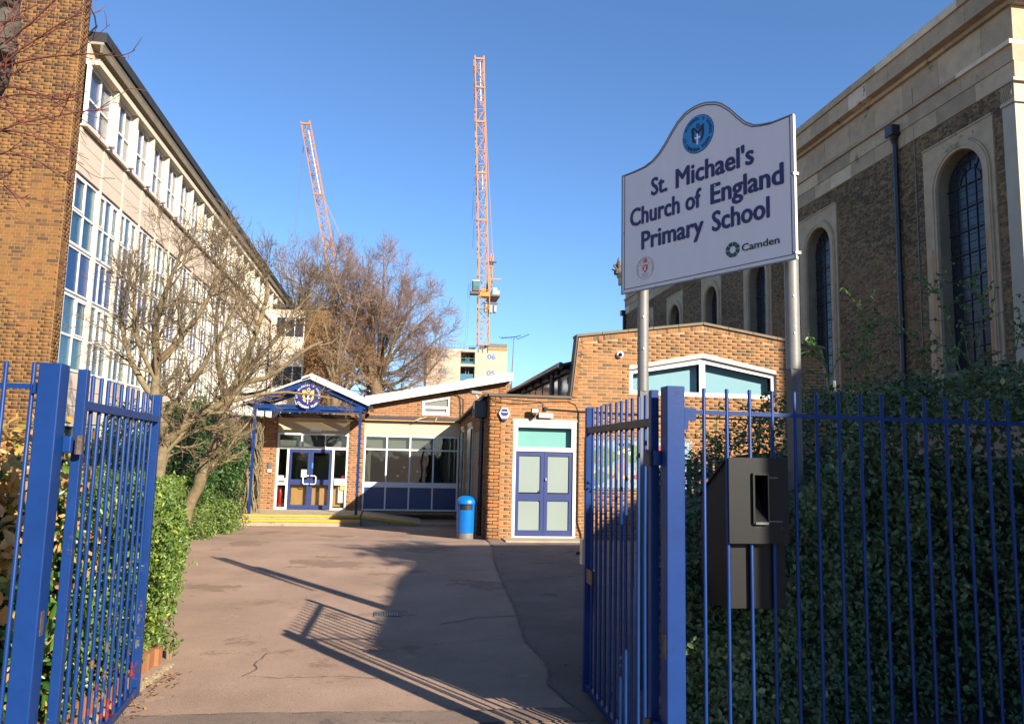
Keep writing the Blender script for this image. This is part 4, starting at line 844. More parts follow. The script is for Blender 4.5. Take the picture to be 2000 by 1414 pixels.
emblem(rs, Lo, X_, Z_, Lc[0], Lc[1], .34, 'ink_yellow', 'ink_white', .004)
arc_lettering('lettering', "ST. MICHAEL'S SCHOOL", 'ink_white', rs, (0, YP - .125, 0), X_, Z_, Lc[0], Lc[1], .305, 188, -8, .066, .012)
arc_lettering('lettering', "CAMDEN TOWN", 'ink_white', rs, (0, YP - .125, 0), X_, Z_, Lc[0], Lc[1], .30, 216, 324, .082, .016, inward=True)
# steps and ramp
st = thing('entrance_steps', 'two shallow concrete steps with yellow painted edges below the porch', 'steps', (-2.5, 22, -.2))
boxobj('landing', 'concrete', st, -3.98, -.93, 21.52, YE + .02, -.3, -.002)
boxobj('tread', 'concrete', st, -4.08, -.90, 21.22, 21.52, -.3, -.105)
for (a, b, y, z) in ((-3.99, -.925, 21.50, -.0), (-4.09, -.895, 21.20, -.103)):
    mb = MB(); mb.box(a, b, y - .004, y + .055, z - .055, z + .004); mb.build('yellow_nosing', 'yellow_paint', st)
rp = thing('access_ramp', 'concrete ramp with a yellow painted edge falling to the right of the steps', 'ramp', (-.2, 21.8, -.2))
mb = MB(); mb.add([(-.885, 21.55, -.35), (.75, 21.55, -.35), (.75, YE - .01, -.35), (-.885, YE - .01, -.35), (-.885, 21.55, -.01), (.75, 21.55, -.21), (.75, YE - .01, -.21), (-.885, YE - .01, -.01)], CUBEF); mb.build('slope', 'concrete', rp)
mb = MB(); mb.bar((-.885, 21.53, -.035), (.62, 21.53, -.205), .05, .075); mb.build('yellow_edge', 'yellow_paint', rp)
boxobj('kerb', 'concrete', rp, .75, 1.86, 21.55, 21.7, -.35, -.20)
# blue bin by the pier and litter bin by the block
bb = thing('recycling_bin', 'round dark blue drum bin with a white lid half hidden behind the bush', 'bin', (-4.25, 22.7, -.25))
MB().lathe((-4.25, 22.7, -.27), [(.24, 0), (.27, .05), (.27, .92), (.25, .95)], 24).build('drum', 'logo_blue', bb, smooth=True); MB().lathe((-4.25, 22.7, -.27), [(.28, .953), (.28, 1.02), (.22, 1.12), (.10, 1.15)], 24).build('lid', 'cream_panel', bb, smooth=True)
bn = thing('litter_bin', 'bright blue domed litter bin against the side wall of the brick block', 'litter bin', (1.50, 16.45, -.04))
bc = (1.50, 16.45, -.05)
mb = MB(); k = 32; prof = [(.195, .14), (.205, .16), (.215, .70), (.21, .705), (.225, .71), (.225, .765), (.20, .82), (.15, .865), (.08, .89), (.01, .90)]
# body with an opening for the litter cut into the front
body = MB(); n = len(prof); vs = []
prof = [(.195, .13), (.20, .15), (.205, .60), (.205, .72), (.222, .725), (.222, .77), (.20, .82), (.15, .86), (.08, .885), (.01, .89)]; n = len(prof)
for r, z in prof:
    for j in range(k): a = 2 * math.pi * j / k; vs.append((bc[0] + r * math.cos(a), bc[1] + r * math.sin(a), bc[2] + z))
skip = set(range(20, 27))
fs = [(i * k + j, i * k + (j + 1) % k, (i + 1) * k + (j + 1) % k, (i + 1) * k + j) for i in range(n - 1) for j in range(k) if not (i == 2 and j in skip)]
body.add(vs, fs); body.build('body', 'bin_blue', bn, smooth=True)
MB().lathe(bc, [(.17, .58), (.19, .60), (.19, .73), (.17, .75)], 24).build('liner', 'ink_black', bn)
MB().lathe(bc, [(.185, 0), (.19, .02), (.19, .125), (.18, .13)], 28).build('base', 'galv', bn, smooth=True)
# wisteria stems climbing the left pier
cl = thing('climbing_stems', 'bare twisted climber stems wound up beside the left porch post', 'climbing plant', (-3.85, 22.0, 0))
R = np.random.RandomState(31); tw = Twigs(R)
for i in range(16):
    x0 = -3.98 + R.rand() * .28 - .12 * (i % 3); pts = []; ph = R.rand() * 6; top = 2.75 if i % 4 else 1.5
    for k in range(15): z = -.1 + top * k / 14; pts.append((x0 * (1 - k / 28) + -3.80 * (k / 28) + .07 * math.sin(ph + k * .9), 22.35 + .1 * math.cos(ph * 1.3 + k * .8) + R.normal() * .02, z))
    tw.add(pts, np.linspace(.030, .012, 15) * (1.5 if i < 3 else .8), 0)
for i in range(6):
    p = np.array((-4.05 - R.rand() * .3, 22.1, -.1)); tw.add([p, p + (-.1, 0, .35), p + (.02, 0, .9), p + (.2, .1, 1.2)], [.028, .024, .02, .014], 0)
tw.branch(*tw.lines[2][:2], 1, [None, (14, .5, 60, .02, .2, .2, 5, .5)])
link('stem', tw.mesh('stem', 'bark_pale', 0, 0, rootloc(cl), 7), cl); tw_m = tw.mesh('twig', 'bark_twig', 1, 3, rootloc(cl), 4)
if tw_m: link('twig', tw_m, cl, kind='stuff')
# television aerial
an = thing('tv_aerial', 'thin television aerial on a tall pole above the roofs beside the hall', 'aerial', (3.82, 26, 2.8))
MB().tube([(3.79, 26, 2.8), (3.81, 26, 4.4), (3.85, 26, 5.72)], [.03, .022, .016], 8).build('pole', 'galv', an)
MB().tube([(3.40, 26.1, 5.73), (3.9, 26, 5.78), (4.08, 25.9, 5.83)], .012, 6).build('boom', 'black_paint', an); MB().tube([(3.95, 26, 5.70), (4.35, 25.8, 5.86)], .010, 6).build('boom', 'black_paint', an)
for k in range(7): MB().tube([(3.36 + k * .1, 25.9 - .0, 5.75 - .06), (3.36 + k * .1, 26.2, 5.75 + .07)], .006, 4).build('element', 'black_paint', an)
bxr = thing('felt_roof_outbuilding', 'dark felted low roof between the white roof edge and the hall clerestory', 'roof', (3.9, 27, 2.5))
boxobj('wall', 'lead_grey', bxr, 3.45, 3.60, 24.5, 30, 2.2, 4.0); mb = MB(); mb.add([(3.45, 28.2, 3.95), (5.4, 28.2, 4.30), (5.4, 33, 4.30), (3.45, 33, 3.95), (3.45, 28.2, 4.08), (5.4, 28.2, 4.40), (5.4, 33, 4.40), (3.45, 33, 4.08)], CUBEF); mb.build('roof', 'roof_dark', bxr); boxobj('wall', 'roof_dark', bxr, 3.5, 5.4, 28.3, 28.5, 2.2, 3.95)

# ================================================================== LONG SCHOOL BUILDING ON THE LEFT
sc = thing('teaching_block', 'long three-storey school block with golden brick end wall and cream-framed windows on the left', 'building', (-8, 16, 0))
XL = -6.69; YL = 15.84
MB().box(-14, XL, YL, YL + .36, -.1, 11.0).build('wall', 'mortar_brown', sc)
lay_bricks(sc, 'brick_gold', (0, YL, 0), (1, 0, 0), [(-9.1, -.1), (XL - .003, -.1), (XL - .003, 11.0), (-9.1, 11.0)], (), 'english', 270, prefer=lambda u, z: -abs(u + 7.2) * 2 - abs(z - 5.5), c=.0718, seed=21, off0=-9.1, proud=.004, jit=.002,
           toned=lambda u, z, t, R: np.clip(t * .95 + .07 * np.sin(z * 1.7) - .12 * (z > 8.3), 0, 1))
lay_bricks(sc, 'brick_gold', (XL, YL, 0), (0, 1, 0), [(.003, -.1), (.355, -.1), (.355, 11.0), (.003, 11.0)], (), 'english', 30, prefer=lambda u, z: -abs(z - 5), seed=22, off0=.0, toned=lambda u, z, t, R: np.clip(t * .7, 0, 1), proud=.004, jit=.002)
boxobj('coping', 'roof_dark', sc, -14, XL + .09, YL - .08, YL + .42, 11.0, 11.09)
MB().tube([(XL + .02, YL + .2, 10.75), (XL + .13, YL + .25, 10.55), (XL + .16, YL + .3, 10.35), (XL + .05, YL + .3, 10.2)], .018, 6).build('cable', 'black_paint', sc)
Y0 = YL + .37; NB = 28; BW = 1.285; YA = 16.27 - 1.0
XG = XL - .035                   # glass plane
# structure: floors inside, back wall
boxobj('wall', 'school_interior', sc, XL - 2.2, XL - 2.1, Y0, 52.5, 0, 9.7)
for z in (.0, 3.0, 6.2, 9.62): boxobj('floor', 'school_interior', sc, XL - 2.1, XL - .16, Y0, 52.5, z - .1, z)
boxobj('wall', 'brick_gold', sc, -12.5, XL - .1, 52.55, 52.8, 0, 10)
# roof and eaves
boxobj('roof', 'roof_dark', sc, -13, XL + .36, Y0, 53.0, 10.06, 10.27)
boxobj('soffit', 'soffit', sc, -7.2, XL + .31, Y0, 52.9, 10.0, 10.055)
boxobj('fascia', 'coping', sc, XL + .25, XL + .30, Y0, 52.9, 9.82, 9.998)
boxobj('eaves_board', 'cream_cladding', sc, XL - .02, XL + .05, Y0, 52.5, 9.68, 9.995)
boxobj('head_trim', 'cream_fin', sc, XL - .05, XL + .27, Y0, 52.5, 9.55, 9.675)
# bays
ZT0, ZT1 = 8.27, 9.54
Am = [(5.77, 7.24, (6.47,)), (3.22, 4.76, (3.93,)), (.75, 2.15, (1.45,))]
bays = [(Y0, 17.42)] + [(17.50 + (k) * BW, 17.50 + (k + 1) * BW - .08) for k in range(27)]
FX = XL - .012
pane_m = {}
def pane_obj(y0, y1, z0, z1, par, m='glass_blue', nm='pane', x=None):
    key = (round(y1 - y0, 3), round(z1 - z0, 3), m)
    if key not in pane_m: pane_m[key] = np_mesh(nm, [(0, 0, 0), (0, y1 - y0, 0), (0, y1 - y0, z1 - z0), (0, 0, z1 - z0), (-.012, 0, 0), (-.012, y1 - y0, 0), (-.012, y1 - y0, z1 - z0), (-.012, 0, z1 - z0)], [(0, 1, 2, 3), (4, 7, 6, 5), (0, 4, 5, 1), (1, 5, 6, 2), (2, 6, 7, 3), (3, 7, 4, 0)], m)
    o = link(nm, pane_m[key], par); o.location = Vector((XG if x is None else x, y0, z0)) - rootloc(par); return o
cur = MB(); bl = MB(); farp = MB(); farb = MB(); rr = random.Random(8)
for bi, (a, b) in enumerate(bays):
    w = b - a; near = bi < 9
    ncol = 2 if bi == 0 else 3
    us = [a + .05 + (w - .1) * k / ncol for k in range(1, ncol)]
    # pilaster between the bays
    MB().box(XL - .12, XL + .045, b + .010, b + .070, .0, 9.54).build('pilaster', 'cream_fin', sc)
    MB().box(XL + .046, XL + .24, b + .008, b + .072, 8.28, 9.54).build('fin', 'cream_fin', sc)
    # top window
    f = MB().frame((XL + .11, 0, 0), Y_, Z_, a, b, ZT0, ZT1, .05, .06, inner_u=us, inner_v=(8.83,), wi=.045).build('window', 'white_paint', sc)
    boxobj('sill', 'cream_cladding', sc, XL - .06, XL + .125, a, b, ZT0 - .05, ZT0 - .003)
    for (z0, z1, tr) in [(ZT0, ZT1, (8.83,))] + Am:
        xg = XL + .09 if z0 == ZT0 else XG
        if z0 != ZT0: f = MB().frame((FX, 0, 0), Y_, Z_, a, b, z0, z1, .05, .06, inner_u=us, inner_v=tr, wi=.045).build('window', 'white_paint', sc)
        cs = [a] + us + [b]; zz = [z0] + list(tr) + [z1]
        for i in range(ncol):
            for q in range(len(zz) - 1):
                if near and z0 > 2: pane_obj(cs[i] + .02, cs[i + 1] - .02, zz[q] + .02, zz[q + 1] - .02, f, 'glass_top' if z0 == ZT0 else 'glass_blue', x=xg)
                else: farp.box(xg - .01, xg, cs[i] + .02, cs[i + 1] - .02, zz[q] + .02, zz[q + 1] - .02)
                if z0 in (5.77, 3.22) and i != (1 if z0 == 5.77 else 0): # opening light: inner white casement
                    if q == len(zz) - 2: 
                        MB().frame((FX + .01, 0, 0), Y_, Z_, cs[i] + .035, cs[i + 1] - .035, zz[q] + .03, zz[q + 1] - .055, .035, .03).build('casement', 'white_paint', f)
        # curtains or blinds just inside
        n = 10 * ncol; tgt = bl if z0 == ZT0 else cur; amp = .05 if z0 != ZT0 else .03
        for i in range(ncol):
            ya, yb = cs[i], cs[i + 1]; gap = rr.uniform(.15, .5) * (yb - ya) if z0 != ZT0 else rr.choice([0, 0, .1, .3]) * (yb - ya)
            v = []; m_ = 6
            for s_ in range(m_ + 1):
                y = ya + gap + (yb - ya - gap) * s_ / m_; x = xg - .06 + amp * .5 * math.sin(s_ * 2.4 + bi)
                v += [(x, y, z0 - .05), (x, y, z1 + .05 if rr.random() < 2 else z1)]
            tgt.add(v, [(2 * s_, 2 * s_ + 2, 2 * s_ + 3, 2 * s_ + 1) for s_ in range(m_)])
    # blue glazed panels
    fr = MB().frame((FX, 0, 0), Y_, Z_, a, b, 4.80, 5.73, .035, .06, inner_u=us, wi=.045).build('panel_frame', 'white_paint', sc)
    cs = [a] + us + [b]
    for i in range(ncol):
        if near: pane_obj(cs[i] + .02, cs[i + 1] - .02, 4.82, 5.71, fr, 'panel_blue', 'panel')
        else: farb.box(XG - .01, XG, cs[i] + .02, cs[i + 1] - .02, 4.82, 5.71)
    # cladding boards
    for (z0, z1, n) in ((7.26, 8.19, 3), (2.17, 3.20, 3), (0.0, .73, 2)):
        h = (z1 - z0) / n
        for k in range(n): MB().box(XL - .14, XL + (.03 if z0 > 7 else -.005), a, b, z0 + k * h + .008, z0 + (k + 1) * h - .004).build('cladding_board', 'cream_cladding', sc)
        farb2 = MB().box(XL - .15, XL - .10, a, b, z0, z1).build('backing', 'lead_grey', sc)
cur.build('curtain', 'curtain_teal', sc); bl.build('blind', 'blind_white', sc); farp.build('pane', 'glass_blue', sc, kind='stuff'); farb.build('panel', 'panel_blue', sc, kind='stuff')
boxobj('ceiling', 'school_interior', sc, XL - 2.1, XL - .16, Y0, 52.5, 7.55, 7.65)

# ------------------------------------------------------------------ cross wing behind the bare trees
wg = thing('rear_wing', 'far cream-panelled school wing with a dark brick stair tower seen through the bare trees', 'building', (-5, 40, 0))
boxobj('wall', 'cream_cladding', wg, -6.6, -4.86, 40.0, 46, 0, 8.9); boxobj('stair_tower', 'mortar_brown', wg, -4.86, -3.72, 39.9, 46, 0, 8.95)
lay_bricks(wg, 'brick_gold', (0, 39.9, 0), (1, 0, 0), [(-4.86, 2.6), (-3.72, 2.6), (-3.72, 8.95), (-4.86, 8.95)], (), 'stretcher', 0, seed=41)
boxobj('coping', 'roof_dark', wg, -6.7, -3.65, 39.8, 46, 8.955, 9.08)
for z0, z1 in ((7.4, 8.5), (4.9, 6.0), (2.9, 3.9)):
    f = MB().frame((0, 39.98, 0), X_, Z_, -6.35, -4.95, z0, z1, .06, .05, inner_u=(-5.88, -5.42), inner_v=((z0 + z1) / 2,)).build('window', 'white_paint', wg)
    for k in range(3): MB().box(-6.3 + .455 * k, -5.88 + .455 * k, 39.972, 39.979, z0 + .06, z1 - .06).build('pane', 'leaded_glass', f)

# ================================================================== CHURCH ON THE RIGHT
ch = thing('church', 'tall stock-brick church with round-arched windows, stone cornice and a sunlit end pilaster on the right', 'church', (20, 38, 0))
XK = 17.0; YN = 18.87; YF = 56.4
wins = [(19.74, 21.76), (27.95, 29.8), (33.45, 35.3), (39.05, 40.75), (44.7, 46.5), (50.2, 52.0)]
ZS, ZB = 10.45, 4.6
def arch(y0, y1, zb, top_extra=0, n=16, grow=0.0):
    c = (y0 + y1) / 2; r = (y1 - y0) / 2 + grow; a0 = y0 - grow; a1 = y1 + grow
    return [(a0, zb), (a1, zb)] + [(c + r * math.cos(math.pi * i / n), ZS + r * math.sin(math.pi * i / n)) for i in range(n + 1)]
# wall frame: origin X=XK, U = -Y (so the outward normal -Y x Z = -X faces the yard); u = -y
neg = lambda pts: [(-p[0], p[1]) for p in pts]
MB().prism([(-YF, 2.0), (-YN, 2.0), (-YN, 12.66), (-YF, 12.66)], (XK, 0, 0), -Y_, Z_, .55, [neg(arch(a, b, ZB)) for a, b in wins]).build('wall', 'mortar_church', ch)
sur = [[(-(b + .62), 4.3), (-(a - .45), 4.3), (-(a - .45), 12.02), (-(b + .62), 12.02)] for a, b in wins]
lay_bricks(ch, 'brick_stock', (XK, 0, 0), (0, -1, 0), [(-YF, 4.0), (-YN - .003, 4.0), (-YN - .003, 12.655), (-YF, 12.655)], sur, 'english', 280, prefer=lambda u, z: u, seed=51, c=.0735, proud=.006, jit=.004, toned=lambda u, z, t, R: np.clip(t * .9 + .1 * np.sin(u * .8 + z * 1.1) + .15 * (z < 9) - .03, 0, 1))
for i, (a, b) in enumerate(wins):
    o_ = [(-(b + .60), 4.35), (-(a - .43), 4.35), (-(a - .43), 12.0), (-(b + .60), 12.0)]
    MB().prism(o_, (XK - .05, 0, 0), -Y_, Z_, .12, [neg(arch(a, b, 4.351, grow=.30))]).build('window_surround', 'stone', ch)
    MB().prism(neg(arch(a, b, 4.36, grow=.297)), (XK - .10, 0, 0), -Y_, Z_, .16, [neg(arch(a, b, 4.361, grow=.003))[::1]]).build('archivolt', 'stone', ch)
    MB().prism(neg(arch(a, b, 4.37, grow=.24)), (XK - .125, 0, 0), -Y_, Z_, .03, [neg(arch(a, b, 4.371, grow=.10))]).build('moulding', 'stone', ch)
    MB().prism([(-(b + .60), 12.003), (-(a - .43), 12.003), (-(a - .43), 12.06), (-(b + .60), 12.06)], (XK - .08, 0, 0), -Y_, Z_, .1).build('hood', 'stone', ch)
    for (ys_, w_) in ((b + .13, .13), (a - .16, .10)):
        mb = MB(); mb.box(XK - .128, XK - .1255, ys_, ys_ + w_, 4.5, 8.6 + .4 * (i % 2)); mb.build('rust_stain', 'stone_rust', ch) if i in (0,) else None
    # the leaded window itself
    wd = MB().prism(neg(arch(a, b, ZB, grow=-.004)), (XK + .36, 0, 0), -Y_, Z_, .02).build('window', 'leaded_glass', ch)
    mb = MB(); c = (a + b) / 2; r = (b - a) / 2
    for k in range(1, 5): y = a + (b - a) * k / 5; mb.bar((XK + .345, y, ZB), (XK + .345, y, ZS + math.sqrt(max(0, r * r - (y - c) ** 2)) * (.55 if k in (2, 3) else 1)), .022, .022)
    for k in range(8): z = ZB + (ZS - ZB) * (k + 1) / 8; mb.bar((XK + .335, a, z), (XK + .335, b, z), .035, .035)
    for q in (.45, .75):
        pts = [(XK + .345, c + r * q * math.cos(math.pi * t / 12), ZS + r * q * math.sin(math.pi * t / 12)) for t in range(13)]
        for p0, p1 in zip(pts[:-1], pts[1:]): mb.bar(p0, p1, .022, .022)
    for t in (30, 60, 90, 120, 150): mb.bar((XK + .345, c + r * .45 * math.cos(math.radians(t)), ZS + r * .45 * math.sin(math.radians(t))), (XK + .345, c + r * math.cos(math.radians(t)), ZS + r * math.sin(math.radians(t))), .022, .022)
    for k in range(24): z = ZB + .1 + (ZS - ZB) * k / 24; mb.bar((XK + .35, a, z), (XK + .35, b, z), .01, .01)
    mb.build('glazing_bars', 'roof_dark', wd)
# entablature in stone blocks
rr = random.Random(17)
def course(z0, z1, x_out, nm, blen, y0=18.40, y1=YF, thick=.9, seed=1):
    y = y0; k = 0
    while y < y1 - .05:
        L_ = min(blen * rr.uniform(.75, 1.25), y1 - y); 
        if y1 - y - L_ < .3: L_ = y1 - y
        MB().box(x_out, x_out + thick, y + .006, y + L_ - .006, z0 + .004, z1 - .004, tone=min(1, max(0, rr.gauss(.46, .24) + (.5 if rr.random() < .09 else 0)))).build(nm, 'stone', ch); y += L_; k += 1
course(12.66, 13.22, XK - .04, 'stone_block', 1.5); course(13.22, 13.72, XK - .07, 'stone_block', 2.0)
course(13.72, 13.86, XK - .16, 'string_course', 2.4); course(13.86, 14.90, XK - .03, 'stone_block', 1.6)
course(14.90, 15.05, XK - .16, 'string_course', 2.4, 18.25); course(15.05, 15.66, XK - .44, 'cornice_stone', 1.5, 17.96, YF + .6, 1.4); course(15.66, 15.93, XK - .52, 'cornice_stone', 1.9, 17.88, YF + .7, 1.5); course(15.93, 15.99, XK - .47, 'roof_edge', 1.9, 17.92, YF + .65, 1.4)
MB().box(XK + .8, 33, 18.5, 57, 14.8, 15.9).build('roof', 'roof_felt', ch)
mb = MB(); mb.lathe((XK - .45, YF + .4, 15.9), [(.38, 0), (.40, .25), (.15, .5), (.22, .75), (.05, 1.35)], 8, .2); mb.build('finial', 'coping_dark', ch)
mb = MB()
for k in range(7): a = k * .9; mb.bar((XK - .45, YF + .4, 16.1), (XK - .45 + .5 * math.cos(a), YF + .5 + .5 * math.sin(a), 16.35 + .25 * (k % 3)), .12, .1, tone=.1)
mb.build('finial', 'coping_dark', ch)
# corner pilaster and sunlit south front
boxobj('pilaster', 'church_paint', ch, XK - .10, XK + 1.1, 18.40, YN - .004, 2, 11.95)
mb = MB(); mb.box(XK - .16, XK + 1.15, 18.34, YN, 11.953, 12.06).box(XK - .11, XK + 1.11, 18.39, YN + .002, 12.06, 12.56).box(XK - .19, XK + 1.2, 18.30, YN + .004, 12.56, 12.656); mb.build('capital', 'church_paint', ch)
for k in range(7):
    MB().tube([(XK - .115, 18.45 + .065 * k, 12.10), (XK - .15, 18.46 + .065 * k, 12.25), (XK - .118, 18.44 + .065 * k, 12.42), (XK - .14, 18.48 + .065 * k, 12.52)], .016, 5).build('carving', 'stone', ch)
boxobj('wall', 'church_paint', ch, XK + 1.1, 34, 18.62, 18.9, 2, 12.66)
boxobj('wall', 'brick_stock', ch, XK - .03, 34, 18.42, 19.0, -.1, 2.0)
boxobj('wall', 'mortar_church', ch, XK, XK + .5, 19.0, YF, -.1, 2.0)
boxobj('wall', 'brick_stock', ch, XK + .3, 34, YF - .3, YF, -.1, 12.66)
boxobj('wall', 'interior_dark', ch, XK + 2.0, XK + 2.1, 19, YF, 2, 12.6)
# rainwater pipe and conductor
mb = MB(); mb.tube([(XK - .13, 23.63, 12.9), (XK - .13, 23.63, 2)], .085, 12)
for z in (4, 6, 8, 10, 12): mb.tube([(XK - .13, 23.63, z), (XK - .13, 23.63, z + .12)], .105, 12)
mb.build('drainpipe', 'black_paint', ch, smooth=True)
mb = MB(); mb.box(XK - .38, XK - .01, 23.42, 23.84, 13.12, 13.5); mb.build('hopper', 'black_paint', ch, bevel=.03); mb = MB(); mb.tube([(XK - .16, 23.63, 12.88), (XK - .19, 23.63, 13.13)], [.085, .17], 10).build('hopper', 'black_paint', ch)
MB().tube([(XK - .03, 22.76, 14.5), (XK - .03, 22.76, 12.7), (XK - .02, 22.77, 2)], .018, 6).build('lightning_conductor', 'galv', ch)
mb = MB(); mb.tube([(XK - .1, YF + .05, 12.6), (XK - .1, YF + .05, 3)], .12, 10); mb.box(XK - .35, XK + .1, YF - .1, YF + .3, 12.6, 13.0); mb.build('drainpipe', 'black_paint', ch)
# ================================================================== CONSTRUCTION SITE FAR BEHIND
co = thing('concrete_core', 'unfinished concrete building core marked with blue floor numbers 05 and 06', 'building', (12, 141, 0))
cy0 = 141.0
MB().prism([(4.8, 0), (19.7, 0), (19.7, 21.75), (14.7, 21.7), (14.7, 21.2), (4.8, 20.85)], (0, cy0, 0), X_, Z_, 14, [[(11.0, 15.0), (13.65, 15.0), (13.65, 17.95), (11.0, 17.9)], [(11.0, 18.3), (13.65, 18.35), (13.65, 20.65), (11.0, 20.6)]]).build('wall', 'core_concrete', co)
for (z0, z1, m_) in ((18.32, 18.8, 'core_glass'), (15.0, 16.55, 'core_glass')): boxobj('screen', m_, co, 11.05, 13.5, cy0 + .4, cy0 + .5, z0, z1)
mb = MB(); mb.frame((0, cy0 + .2, 0), X_, Z_, 11.05, 13.6, 18.85, 19.5, .09, .1, inner_u=(12.3,)); mb.build('guard_rail', 'core_green', co)
boxobj('shaft', 'interior_dark', co, 10.9, 13.8, cy0 + 3, cy0 + 3.2, 14, 20.9); mb = MB(); mb.box(12.05, 12.15, cy0 + 1.5, cy0 + 1.6, 15, 20.6).box(12.6, 12.7, cy0 + 1.5, cy0 + 1.6, 15, 20.6); mb.build('guide_rail', 'galv', co)
for (s_, x, z) in (('06', 15.95, 19.45), ('05', 15.9, 16.35), ('06', 7.05, 19.45), ('05', 6.95, 16.4)):
    lettering('number', s_, 'core_number', co, (0, cy0 - .05, 0), X_, Z_, x, z, 1.55, .95, .03)
for x, w in ((5.4, .7), (5.9, .5)): boxobj('opening', 'formwork', co, x, x + w, cy0 - .04, cy0 - .01, 19.7 if x < 5.5 else 14.1, 20.4 if x < 5.5 else 14.5)
for k in range(4): boxobj('formwork_panel', 'formwork', co, 16.05 + k * .92, 16.93 + k * .92, cy0 - .12, cy0 - .02, 21.15, 21.68)
boxobj('formwork_panel', 'coping_dark', co, 14.3, 16.0, cy0 - .1, cy0, 21.55, 22.0)
for x in (14.2, 15.0, 15.95): boxobj('bracket', 'rust_metal', co, x, x + .1, cy0 - .14, cy0 - .02, 20.6, 21.55)
mb = MB(); mb.box(16.1, 19.6, cy0 - .06, cy0, 21.72, 22.35); mb.build('mesh_barrier', 'galv_dark', co)
mb = MB()
for x in np.arange(8.2, 11.8, .55): mb.box(x, x + .06, cy0 + .2, cy0 + .26, 20.9, 22.2 + .3 * (int(x * 7) % 3))
for z in (21.4, 22.0): mb.box(8.2, 11.8, cy0 + .2, cy0 + .25, z, z + .05)
mb.build('edge_railing', 'galv_dark', co); mb = MB(); mb.box(12.4, 13.9, cy0 + .3, cy0 + .5, 21.4, 21.5).box(12.5, 13.7, cy0 + .3, cy0 + 1, 21.0, 21.4).box(12.4, 14.0, cy0 + .3, cy0 + .4, 21.7, 21.78); mb.build('scaffold', 'roof_dark', co)
def lattice(mb, A, B, w, bay, r=.10, rd=.055, up=(0, 1, 0), taper=1.0):
    A = Vector(A); B = Vector(B); d = (B - A); n = max(2, int(d.length / bay)); dn = d.normalized(); s = dn.cross(Vector(up)).normalized(); t = s.cross(dn).normalized(); C4 = [(-1, -1), (1, -1), (1, 1), (-1, 1)]
    def P(k, c): ww = w / 2 * (1 - (1 - taper) * k / n); return A + d * (k / n) + s * (c[0] * ww) + t * (c[1] * ww)
    for c in C4: mb.bar(P(0, c), P(n, c), r, r)
    for k in range(n):
        for i in range(4):
            c, e = C4[i], C4[(i + 1) % 4]; mb.bar(P(k, c), P(k, e), rd, rd); mb.bar(P(k, c if k % 2 else e), P(k + 1, e if k % 2 else c), rd, rd)
